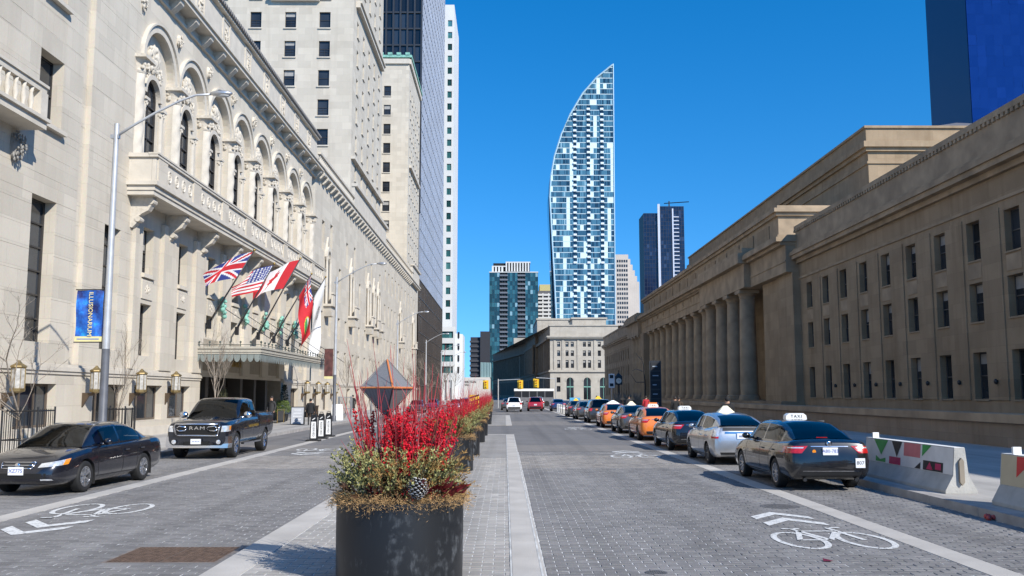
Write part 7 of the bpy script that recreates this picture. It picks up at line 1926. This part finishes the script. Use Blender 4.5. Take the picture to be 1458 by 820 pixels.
tree_guard(-13.0, 25.75, .95, 1.5, 'black iron guard round the bare tree behind the sedan', M_BLACK)
tree_guard(-13.0, 31.6, .85, 1.45, 'black iron guard round the thin sapling beside the pickup truck', M_BLACK)
tree_guard(-12.6, 74.0, .95, 1.7, 'grey wire guard round the bare tree just past the canopy', M_STEEL)
tree_guard(-12.6, 92.0, .95, 1.7, 'grey wire guard round the bare tree by the man in the dark coat', M_STEEL)
def reserved(x, y, label):
    o = thing('reserved_post', label, 'sign', (x, y, 0), 'reserved sign posts standing in the road')
    MB().box(x - .30, x + .30, y - .26, y + .26, .004, .06).build('base', M_RUBBER, o)
    p = [(-.17, .06), (.17, .06), (.135, 1.05), (.10, 1.15), (-.10, 1.15), (-.135, 1.05)]
    mb = MB(); fr = lambda u, n, z: (x + u, y - n, z); mb.prism(p, fr, -.05, .05); mb.build('panel', M_TRIM, o)
    hd = MB().tube([(x - .07, y, 1.15), (x - .06, y, 1.22), (x + .06, y, 1.22), (x + .07, y, 1.15)], .018, 6).build('handle', M_TRIM, o)
    st = MB().prism([(-.115, .12), (.115, .12), (.10, .84), (-.10, .84)], fr, .051, .056).build('white_strip', M_WHITE, o)
    inst('lettering', text_mesh('RESERVED', .13, M_BLACK, .002), st, Matrix.Translation((x, y - .058, .48)) @ RX @ Matrix.Rotation(-math.pi / 2, 4, 'Z'))
    MB().add([(x - .06, y - .057, .90), (x + .06, y - .057, .98), (x + .06, y - .057, 1.02), (x - .06, y - .057, .94)], [(0, 1, 2, 3)]).build('arrow_mark', M_WHITE, o)
reserved(-8.42, 41.5, 'black and white reserved post, first of three from the pickup truck')
reserved(-8.48, 43.5, 'black and white reserved post, middle one of three')
reserved(-8.54, 45.6, 'black and white reserved post, last of three from the pickup truck')
def aboard(x, y, w, h, label, face, lines, fm=None, rz=0.0):
    o = thing('sandwich_board', label, 'sign', (x, y, .146), None, rz); M = W[o]
    for s in (-1, 1):
        R = Matrix.Translation((0, s * .28, 0)) @ Matrix.Rotation(s * .24, 4, 'X')
        b = MB(); b.mbox(R, -w / 2, w / 2, -.015, .015, 0, h); bo = b.build('board', fm or M_TRIM, o, M.copy())
        if s < 0:
            f = MB(); f.mbox(R, -w / 2 + .05, w / 2 - .05, -.021, -.0155, .06, h - .06); fo = f.build('face', face, bo, M.copy())
            for i, (tw_, sz) in enumerate(lines): inst('print_line', MB().box(-tw_ / 2, tw_ / 2, -.002, .002, -sz / 3, sz / 3).mesh('print_line', mat('board_print', (.55, .56, .58), .6, var=.3, scale=40)), fo, M @ R @ Matrix.Translation((0, -.024, h - .22 - i * .2)))
aboard(-13.0, 59.0, .85, 1.15, 'grey sandwich board with pale printed lines on the hotel pavement', mat('slate_board', (.36, .37, .39), .5), ((.42, .08), (.5, .07), (.55, .07), (.45, .08)), rz=.12)
aboard(-12.3, 69.0, .8, 1.2, 'white sandwich board beyond the reserved posts', M_WHITE, ((.4, .1), (.5, .06), (.45, .06)), M_WHITE, rz=.1)
br_ = thing('brass_barrier', 'brass framed crowd barrier beside the hotel doors', 'barrier', (-14.9, 62.4, .146))
for y_ in (61.6, 63.4): MB().tube([(-14.9, y_, .146), (-14.9, y_, 1.05)], .025, 6).build('post', M_GOLD, br_)
MB().tube([(-14.9, 61.6, 1.05), (-14.9, 63.4, 1.0)], .022, 6).build('rail', M_GOLD, br_); MB().box(-14.91, -14.89, 61.65, 63.35, .3, .95).build('panel', M_TRIM, br_)
cb_ = thing('planter_crate', 'dark crossed-frame wooden box against the hotel wall', 'crate', (-15.9, 78.0, .146))
MB().box(-16.3, -15.6, 77.2, 78.6, .146, 1.1).build('box', mat('dark_timber', (.05, .032, .02), .7), cb_)
for s in (0, 1): MB().tube([(-15.58, 77.2 + 1.4 * s, .16), (-15.58, 78.6 - 1.4 * s, 1.1)], .03, 4).build('brace', mat('mid_timber', (.14, .09, .05), .7), cb_)
# ------------------------------------------------------------------ barriers on the right kerb
M_BARR = mat('barrier_concrete', (.40, .39, .36), .85, var=.18, scale=2.5, bump=.5, bscale=30)
M_BWHITE = mat('barrier_white', (.62, .62, .61), .7, var=.08, scale=3)
M_BTAN = mat('barrier_tan', (.50, .42, .28), .7, var=.06)
def barrier(xc, y0, y1, label, art, facem):
    o = thing('concrete_barrier', label, 'barrier', (xc, (y0 + y1) / 2, .15))
    z = .15
    prof = [(-.31, 0), (.31, 0), (.31, .06), (.15, .34), (.10, .87), (-.10, .87), (-.15, .34), (-.31, .06)]
    f = lambda u, n, zz: (xc + u, y0 + n, z + zz)
    MB().prism(prof, f, 0, y1 - y0).build('body', M_BARR, o)
    face = lambda y, zz, off: (xc - (.15 - .05 * (zz - .34) / .53) - off, y, z + zz)     # left, sloping upper face
    def poly(pts, m, nm, off=.006): MB().add([face(y0 + a, b, off) for a, b in pts], [tuple(range(len(pts)))]).build(nm, m, o)
    L = y1 - y0
    poly([(.02, .35), (L - .02, .35), (L - .02, .86), (.02, .86)], facem, 'painted_face', .003)
    MB().box(xc - .098, xc + .098, y0 + .01, y1 - .01, z + .871, z + .876).build('top_paint', M_WHITE, o)
    for pts, m, off in art: poly(pts, m, 'mural_shape', off)
    e = MB().prism([(-.045, .22), (0, .16), (.045, .22), (.045, .62), (0, .68), (-.045, .62)], f, -.06, -.002); e.build('end_key', mat('raw_concrete_brown', (.26, .22, .17), .9), o)
    MB().box(xc - .07, xc + .07, y1 - .35, y1 - .29, z + .877, z + 1.0).build('reflector', M_WHITE, o)
    return o
AG, ARD, AP, AK, AM = mat('mural_green', (.03, .28, .06), .6), mat('mural_red', (.55, .03, .03), .6), mat('mural_pink', (.52, .16, .17), .6), mat('mural_black', (.02, .02, .022), .6, var=.3), mat('mural_crimson', (.42, .02, .09), .6)
o_ = .007
art1 = [([(3.9, .86), (3.45, .60 - .08), (3.1, .86)], AG, o_), ([(2.9, .86), (2.35, .86), (2.6, .52)], AK, o_), ([(2.25, .86), (1.45, .86), (1.45, .58), (2.25, .58)], AP, o_), ([(1.36, .86), (.95, .86), (1.36, .62)], AG, o_ + .001), ([(3.0, .36), (2.4, .36), (2.4, .52), (3.0, .52)], AM, o_), ([(1.7, .36), (1.42, .36), (1.42, .5)], AK, o_), ([(1.3, .36), (.42, .36), (.42, .55), (1.3, .55)], AK, o_), ([(1.15, .38), (.85, .38), (1.0, .53)], AM, o_ + .003), ([(.75, .40), (.5, .40), (.5, .52), (.75, .52)], AM, o_ + .003), ([(3.75, .37), (3.2, .37), (3.2, .47), (3.5, .42), (3.75, .5)], AG, o_)]
barrier(8.76, 18.1, 22.5, 'concrete barrier painted white with green, pink and black triangles', art1, M_BWHITE)
b2art = [([(3.78, .85), (3.25, .85), (3.78, .50)], ARD, o_), ([(2.95, .345), (0.02, .345), (.02, .86), (2.95, .86)], AK, o_)]
for k in range(9): y_ = 2.8 - k * .31; b2art.append(([(y_, .38 + .05 * (k % 3)), (y_ - .16, .40), (y_ - .22, .62), (y_ - .08, .80), (y_ + .02, .66)], (ARD, M_BWHITE, ARD)[k % 3], o_ + .004))
barrier(8.76, 12.1, 16.4, 'concrete barrier painted tan with red triangle and red black scrollwork', b2art, M_BTAN)
barrier(8.76, 6.0, 10.6, 'plain concrete barrier beyond the scrollwork one', [], M_BTAN)
lt_ = MB(); lrg = random.Random(4)
for k in range(7): lt_.sphere((8.02 + lrg.uniform(-.13, -.02), 15.55 + lrg.uniform(-.1, .1), .03 + lrg.uniform(0, .03)), lrg.uniform(.03, .05), 6, 4)
tag(lt_.build('crumpled_wrapper', mat('red_wrapper', (.5, .06, .05), .4, var=.3), smooth=True), 'crumpled red wrapper in the gutter below the barriers', 'litter')
lf = MB(); lf.add([(3.92, 11.72, .008), (4.04, 11.70, .014), (4.02, 11.80, .012), (3.94, 11.82, .03), (3.98, 11.76, .022)], [(0, 1, 4), (1, 2, 4), (2, 3, 4), (3, 0, 4)]); tag(lf.build('fallen_leaf', M_CRIM), 'single dark red fallen leaf on the paving', 'leaf')
# ------------------------------------------------------------------ far right street furniture
def bollard(x, y, label, m, h=.95):
    o = thing('bollard', label, 'bollard', (x, y, 0), 'short posts at the end of the taxi line'); MB().lathe([(.2, 0), (.2, .08), (.15, .1), (.15, h - .1), (.12, h)], (x, y, 0), 12).build('post', m, o, smooth=True, sharp=40); MB().lathe([(.153, h * .55), (.153, h * .7)], (x, y, 0), 12, cap=False).build('band', M_YELLOW if m is M_WHITE else M_WHITE, o)
for i, (x, y, m, l) in enumerate(((6.0, 106, M_BWHITE, 'pale short post farthest along the row beside the blue sedan'), (6.0, 103, M_BWHITE, 'pale short post second in the row beside the blue sedan'), (6.0, 100, M_BARR, 'grey short post in the middle of the row'), (6.05, 97, M_BARR, 'grey short post next to the yellow one'), (6.2, 93.5, M_YELLOW, 'yellow short post at the near end of the row'))): bollard(x, y, l, m)
kk = thing('kiosk_box', 'small blue and white box cabinet on the pavement beyond the posts', 'cabinet', (8.8, 118, .146)); MB().box(8.2, 9.4, 117.6, 118.4, .146, .9).build('lower', M_WHITE, kk); MB().box(8.15, 9.45, 117.55, 118.45, .9, 1.6).build('upper', mat('sky_blue_panel', (.10, .40, .65), .5), kk)
py = thing('sign_pylon', 'tall dark wayfinding pylon with stacked sign panels before the columns', 'sign', (15.6, 97, .146))
MB().box(15.05, 16.2, 96.8, 97.3, .146, 5.5).build('column', mat('pylon_slate', (.03, .033, .038), .4), py)
for k in range(5): MB().box(15.12, 16.13, 96.76, 96.795, .7 + k * .95, 1.5 + k * .95).build('panel', mat('pylon_panel', (.012, .014, .018), .6), py); MB().box(15.3, 15.9 - .1 * (k % 3), 96.74, 96.758, 1.05 + k * .95, 1.15 + k * .95).build('text_line', mat('pylon_text', (.35, .4, .45), .5), py)
ck_ = thing('street_clock', 'black post clock with round white dial on the station pavement', 'clock', (14.1, 116, .146))
MB().lathe([(.3, .146), (.3, .5), (.12, .7), (.1, 3.1), (.2, 3.2)], (14.1, 116, 0), 12).build('post', M_BLACK, ck_, smooth=True, sharp=40)
cs = MB().box(13.65, 14.55, 115.75, 116.25, 3.2, 4.15); cs.add([(13.6, 115.7, 4.15), (14.6, 115.7, 4.15), (14.6, 116.3, 4.15), (13.6, 116.3, 4.15), (14.1, 116, 4.7)], [(0, 1, 4), (1, 2, 4), (2, 3, 4), (3, 0, 4)]); cs.tube([(14.1, 116, 4.6), (14.1, 116, 5.0)], .04, 5); co2 = cs.build('case', M_BLACK, ck_)
MB().lathe([(.34, 0), (.34, -.03)], (14.1, 115.74, 3.68), 20, axis='Y').build('dial', mat('dial_white', (.55, .53, .46), .5), co2); MB().add([(14.09, 115.70, 3.68), (14.11, 115.70, 3.68), (14.11, 115.70, 3.95), (14.09, 115.70, 3.95)], [(0, 1, 2, 3)]).add([(14.1, 115.70, 3.67), (14.28, 115.70, 3.72), (14.28, 115.70, 3.75), (14.1, 115.70, 3.69)], [(0, 1, 2, 3)]).build('hands', M_BLACK, co2)
sg2 = thing('parking_sign', 'white and dark vertical sign panel beside the post clock', 'sign', (14.6, 128, .146)); MB().tube([(14.6, 128, .146), (14.6, 128, 4.9)], .06, 6).build('post', M_POLE, sg2); sp_ = MB().box(14.2, 15.0, 127.9, 127.94, 2.9, 4.8).build('panel', M_WHITE, sg2); MB().box(14.35, 14.85, 127.87, 127.898, 4.2, 4.65).build('symbol', M_BLACK, sp_); MB().box(14.35, 14.85, 127.87, 127.898, 3.1, 3.5).build('symbol', M_BLACK, sp_)
lamp_ = thing('sculptural_lamp', 'dark curled iron lamp bracket beside the wayfinding pylon', 'lamp', (14.6, 99, .146))
MB().tube([(14.8, 99, .146), (14.85, 99, 3.0), (14.7, 99, 5.2), (14.5, 99, 6.0)], [.12, .1, .07, .03], 6).build('stem', M_BLACK, lamp_); 
for k, (a, b, c) in enumerate((((14.75, 4.4), (13.9, 4.7), (13.5, 4.5)), ((14.8, 3.3), (13.9, 3.3), (13.3, 4.2)), ((14.6, 5.6), (14.1, 6.1), (13.9, 6.4)))): MB().tube([(a[0], 99, a[1]), (b[0], 99, b[1]), (c[0], 99, c[1])], [.05, .04, .02], 5).build('branch', M_BLACK, lamp_); 
for i, (x, y) in enumerate(((13.0, 108), (14.2, 108.5), (15.4, 109))):
    t_ = thing('timber_planter', ('brown timber planter box nearest the wayfinding pylon', 'brown timber planter box between its two neighbours', 'brown timber planter box nearest the station columns')[2 - i if i == 1 else i], 'planter', (x, y, .146), 'timber planter boxes on the station pavement')
    for k in range(4): MB().box(x - .5, x + .5, y - .4, y + .4, .15 + k * .32, .45 + k * .32).build('board', mat('weathered_timber', (.20, .13, .085), .8, var=.3), t_)
    s_ = MB(); prng.seed(i + 60)
    for q in range(60): a = prng.uniform(0, 6.28); s_.tube([(x + .3 * math.cos(a) * prng.random(), y + .25 * math.sin(a), 1.4), (x + .5 * math.cos(a), y + .4 * math.sin(a), prng.uniform(1.7, 2.3))], .012, 3, cap=False)
    tag(s_.build('twigs', M_BARK, t_), kind='stuff')
# ------------------------------------------------------------------ traffic signals
def signal(x, y, arm, z, label, poles=True):
    o = thing('traffic_signal', label, 'traffic light', (x, y, 0), 'traffic signals at the far junction')
    MB().tube([(x, y, 0), (x, y, z + 1.4)], .08, 8).build('pole', M_POLE, o)
    MB().tube([(x, y, z + 1.2), (x + arm, y, z + 1.35)], .05, 6).build('arm', M_POLE, o)
    hx = x + arm
    h = MB().box(hx - .2, hx + .2, y - .15, y + .12, z, z + 1.1).build('housing', M_YELLOW, o)
    MB().box(hx - .42, hx + .42, y + .121, y + .14, z - .12, z + 1.22).build('backplate', mat('signal_yellow_plate', (.60, .40, .02), .5), h)
    for k, m in enumerate((mat('lens_green', (.01, .12, .06), .3), mat('lens_amber', (.25, .13, .01), .3), mat('lens_red', (.3, .01, .01), .3))): MB().lathe([(.11, 0), (.11, -.06), (0, -.07)], (hx, y - .15, z + .2 + k * .35), 10, axis='Y').build('lens', m, h)
signal(7.5, 138, -2.9, 3.1, 'yellow traffic signal on a mast arm over the right carriageway')
signal(-1.0, 140, 3.3, 2.9, 'yellow traffic signal on the short arm near the middle of the street')
signal(-5.4, 141, 2.5, 2.9, 'yellow traffic signal over the hotel side carriageway')
bs = thing('shuttle_bus', 'long white-roofed bus crossing the far junction', 'bus', (6.0, 158, 0))
MB().box(1.6, 8.2, 157, 159.4, .45, 1.5).build('lower_body', mat('bus_grey', (.16, .16, .17), .5), bs); MB().box(1.65, 8.15, 157.05, 159.35, 1.5, 2.55).build('window_band', M_TRIM, bs); MB().box(1.55, 8.25, 156.95, 159.45, 2.55, 2.95).build('roof', M_WHITE, bs)
for x in (2.8, 4.1, 5.4, 6.7): MB().box(x - .06, x + .06, 157.0, 157.04, 1.5, 2.55).build('pillar', mat('bus_grey', (.16, .16, .17), .5), bs)
for x in (2.7, 7.0): MB().lathe([(.46, 0), (.46, .25)], (x, 156.98, .46), 16, axis='Y').build('wheel', M_RUBBER, bs)
sw = thing('road_sign', 'yellow and black chevron board standing among the planters', 'sign', (-1.9, 58.0, 0)); MB().tube([(-1.9, 58, 0), (-1.9, 58, 1.2)], .03, 6).build('post', M_POLE, sw); ss = MB().box(-2.2, -1.6, 57.97, 57.99, 1.15, 2.0).build('board', M_YELLOW, sw)
for k in range(3): MB().add([(-2.2, 57.962, 1.2 + k * .28), (-1.6, 57.962, 1.38 + k * .28), (-1.6, 57.962, 1.48 + k * .28), (-2.2, 57.962, 1.30 + k * .28)], [(0, 1, 2, 3)]).build('stripe', M_BLACK, ss)
# ------------------------------------------------------------------ people
SKIN = mat('skin', (.42, .25, .17), .6); HAIRM = mat('dark_hair', (.02, .015, .012), .6)
def person(x, y, rz, h, label, coat, legs, pose=None, z0=.146, hood=False, long=False, hat=None, stride=.18):
    o = thing('person', label, 'person', (x, y, z0), None, rz); M = W[o].copy()
    k = h / 1.75
    P = {'pel': (0, 0, .95), 'bel': (0, 0, 1.10), 'che': (0, .01, 1.32), 'nek': (0, .01, 1.46), 'hd0': (0, .02, 1.54), 'hd1': (0, .035, 1.63), 'hd2': (0, .03, 1.70),
         'hipl': (-.10, 0, .90), 'knel': (-.11, stride * .6, .50), 'ankl': (-.11, stride * .35, .09), 'tol': (-.12, stride * .35 + .16, .035),
         'hipr': (.10, 0, .90), 'kner': (.11, -stride * .25, .49), 'ankr': (.11, -stride * 1.1, .12), 'tor': (.12, -stride * 1.1 + .15, .035),
         'shl': (-.19, 0, 1.40), 'ell': (-.26, -.06, 1.14), 'wrl': (-.26, .06, .92), 'hal': (-.25, .09, .83),
         'shr': (.19, 0, 1.40), 'elr': (.26, -.02, 1.14), 'wrr': (.26, .10, .93), 'har': (.25, .13, .84)}
    R = {'pel': .15, 'bel': .145, 'che': .165, 'nek': .062, 'hd0': .085, 'hd1': .10, 'hd2': .075, 'hipl': .10, 'knel': .062, 'ankl': .048, 'tol': .042, 'hipr': .10, 'kner': .062, 'ankr': .048, 'tor': .042,
         'shl': .075, 'ell': .055, 'wrl': .042, 'hal': .034, 'shr': .075, 'elr': .055, 'wrr': .042, 'har': .034}
    if pose: P.update(pose)
    E = [('pel', 'bel'), ('bel', 'che'), ('che', 'nek'), ('nek', 'hd0'), ('hd0', 'hd1'), ('hd1', 'hd2'), ('pel', 'hipl'), ('hipl', 'knel'), ('knel', 'ankl'), ('ankl', 'tol'), ('pel', 'hipr'), ('hipr', 'kner'), ('kner', 'ankr'), ('ankr', 'tor'), ('che', 'shl'), ('shl', 'ell'), ('ell', 'wrl'), ('wrl', 'hal'), ('che', 'shr'), ('shr', 'elr'), ('elr', 'wrr'), ('wrr', 'har')]
    ks = list(P); me = bpy.data.meshes.new('body'); me.from_pydata([Vector(P[a]) * k for a in ks], [(ks.index(a), ks.index(b)) for a, b in E], [])
    ob = bpy.data.objects.new('body', me); COL.objects.link(ob)
    md = ob.modifiers.new('s', 'SKIN'); md.use_smooth_shade = True
    sv_ = me.skin_vertices[0].data
    bulk = 1.12 if hood else 1.0
    for i, a in enumerate(ks): r = R[a] * k * (bulk if a in ('bel', 'che', 'shl', 'shr', 'ell', 'elr', 'pel') else 1); sv_[i].radius = (r, r * (.72 if a in ('pel', 'bel', 'che') else 1)); sv_[i].use_root = (a == 'pel')
    ob.modifiers.new('u', 'SUBSURF').levels = 1
    dg = bpy.context.evaluated_depsgraph_get(); bm_ = bpy.data.meshes.new_from_object(ob.evaluated_get(dg)); bpy.data.objects.remove(ob)
    bm_.materials.clear()
    for m in (coat, legs, SKIN, M_BLACK): bm_.materials.append(m)
    idx = []
    hd = Vector(P['hd0']) * k
    for p in bm_.polygons:
        c = p.center / k
        if c.z < .075: i = 3
        elif c.z < .90 and abs(c.x) < .2: i = 1
        elif c.z > P['nek'][2] + .02: i = 2
        elif abs(c.x) > .2 and c.z < .88: i = 2
        else: i = 0
        idx.append(i)
    bm_.polygons.foreach_set('material_index', idx); bm_.polygons.foreach_set('use_smooth', [True] * len(bm_.polygons)); bm_.name = 'body'
    bo = inst('body', bm_, o, M)
    hx_, hy_, hz_ = Vector(P['hd1']) * k
    hr = MB(); hr.sphere((hx_, hy_ - .02 * k, hz_ + .035 * k), .108 * k, 12, 8, sc=(.92, 1.0, .95))
    hr.v = [(a, b - max(0, (hz_ - c)) * .5, c) for a, b, c in hr.v]
    inst('hood' if hood else 'hair', hr.mesh('hair', coat if hood else (hat or HAIRM), smooth=True), bo, M)
    if not hood:
        fc = MB(); fc.sphere((hx_, hy_ + .095 * k, hz_ - .01 * k), .018 * k, 6, 5, sc=(.8, 1, 1.4))
        for s in (-1, 1): fc.sphere((hx_ + s * .095 * k, hy_, hz_ - .005 * k), .024 * k, 6, 5, sc=(.5, .8, 1.3))
        inst('face_features', fc.mesh('face_features', SKIN, smooth=True), bo, M)
        ey = MB()
        for s in (-1, 1): ey.sphere((hx_ + s * .035 * k, hy_ + .088 * k, hz_ + .01 * k), .012 * k, 6, 4)
        ey.box(hx_ - .025 * k, hx_ + .025 * k, hy_ + .082 * k, hy_ + .092 * k, hz_ - .052 * k, hz_ - .045 * k); inst('eyes_and_mouth', ey.mesh('eyes_and_mouth', HAIRM), bo, M)
    for sd, w_, e_ in ((-1, 'wrl', 'hal'), (1, 'wrr', 'har')):
        a, b = Vector(P[w_]) * k, Vector(P[e_]) * k; d = (b - a).normalized(); hn = MB(); s_ = d.cross(Vector((1, 0, 0))).normalized()
        for q in range(4): st_ = b + s_ * (.022 * (q - 1.5)) * k; hn.tube([st_, st_ + d * .035 * k, st_ + d * (.06 + .012 * (q in (1, 2))) * k - Vector((sd * .02, 0, 0))], [.011 * k, .010 * k, .007 * k], 5)
        hn.tube([a + (b - a) * .4 + s_ * .03 * k, b + s_ * .055 * k + d * .01], [.012 * k, .008 * k], 5)
        inst('fingers', hn.mesh('fingers', SKIN, smooth=True), bo, M)
    # coat skirt
    zl = (.50 if long else .80) * k; sk = MB(); n = 16; rows = [(1.36, .185, .135), (1.12, .185, .14), (.95, .20, .155), (zl / k, .215 if not long else .24, .175 if not long else .22)]
    for zz, a, b in rows:
        for j in range(n): t = 2 * math.pi * j / n; sk.v.append((a * bulk * k * math.cos(t), b * bulk * k * math.sin(t), zz * k))
    for i in range(3):
        for j in range(n): a = i * n + j; b = i * n + (j + 1) % n; sk.f.append((a, b, b + n, a + n)); sk.m.append(0); sk.t.append(.5)
    inst('coat', sk.mesh('coat', coat, smooth=True), bo, M)
    return o
CB = mat('black_coat', (.010, .010, .011), .85, var=.2); CG = mat('charcoal_cloth', (.03, .03, .032), .85); CD = mat('dark_jeans', (.02, .024, .035), .85); CR = mat('red_jacket', (.42, .02, .03), .8); CBR = mat('brown_coat', (.06, .04, .025), .85); CPALE = mat('pale_scarf_coat', (.10, .10, .11), .85)
person(-14.75, 91.0, .1, 1.82, 'person in a long dark coat walking away by the wire tree guards', CB, CG, long=True, stride=.22)
person(-11.9, 57.5, 0.15, 1.62, 'person in a hooded black jacket walking behind the reserved posts', CB, CG, hood=True, stride=.15)
person(-14.2, 57.2, math.pi - .4, 1.78, 'person in a dark jacket and jeans walking out of the hotel entrance', CG, CD, stride=.24)
person(-14.7, 59.2, 2.6, 1.72, 'person in black standing by the hotel entrance shrubs', CB, CD, stride=.03)
person(-18.3, 58.0, 1.4, 1.75, 'person in dark clothes inside the shaded hotel doorway', CG, CG, stride=.03)
person(9.15, 38.5, 0.0, 1.78, 'person in a bulky black jacket walking behind the silver hatchback taxi', CB, CG, hood=True, stride=.15)
person(10.9, 60.0, .1, 1.74, 'person in a long black coat on the station pavement beyond the TAXI signs', CB, CG, long=True, stride=.1)
person(11.6, 62.5, -.2, 1.70, 'person in a brown coat walking beside the one in long black', CBR, CD, stride=.15)
person(11.3, 75.0, 0.0, 1.76, 'person in a bright red jacket behind the orange taxi', CR, CD, stride=.15)
person(11.4, 86.0, .2, 1.75, 'person in dark clothes beyond the grey taxi', CG, CD, stride=.15)
person(10.2, 104.0, .2, 1.72, 'person in charcoal clothes far along the station pavement', CG, CG, stride=.15)
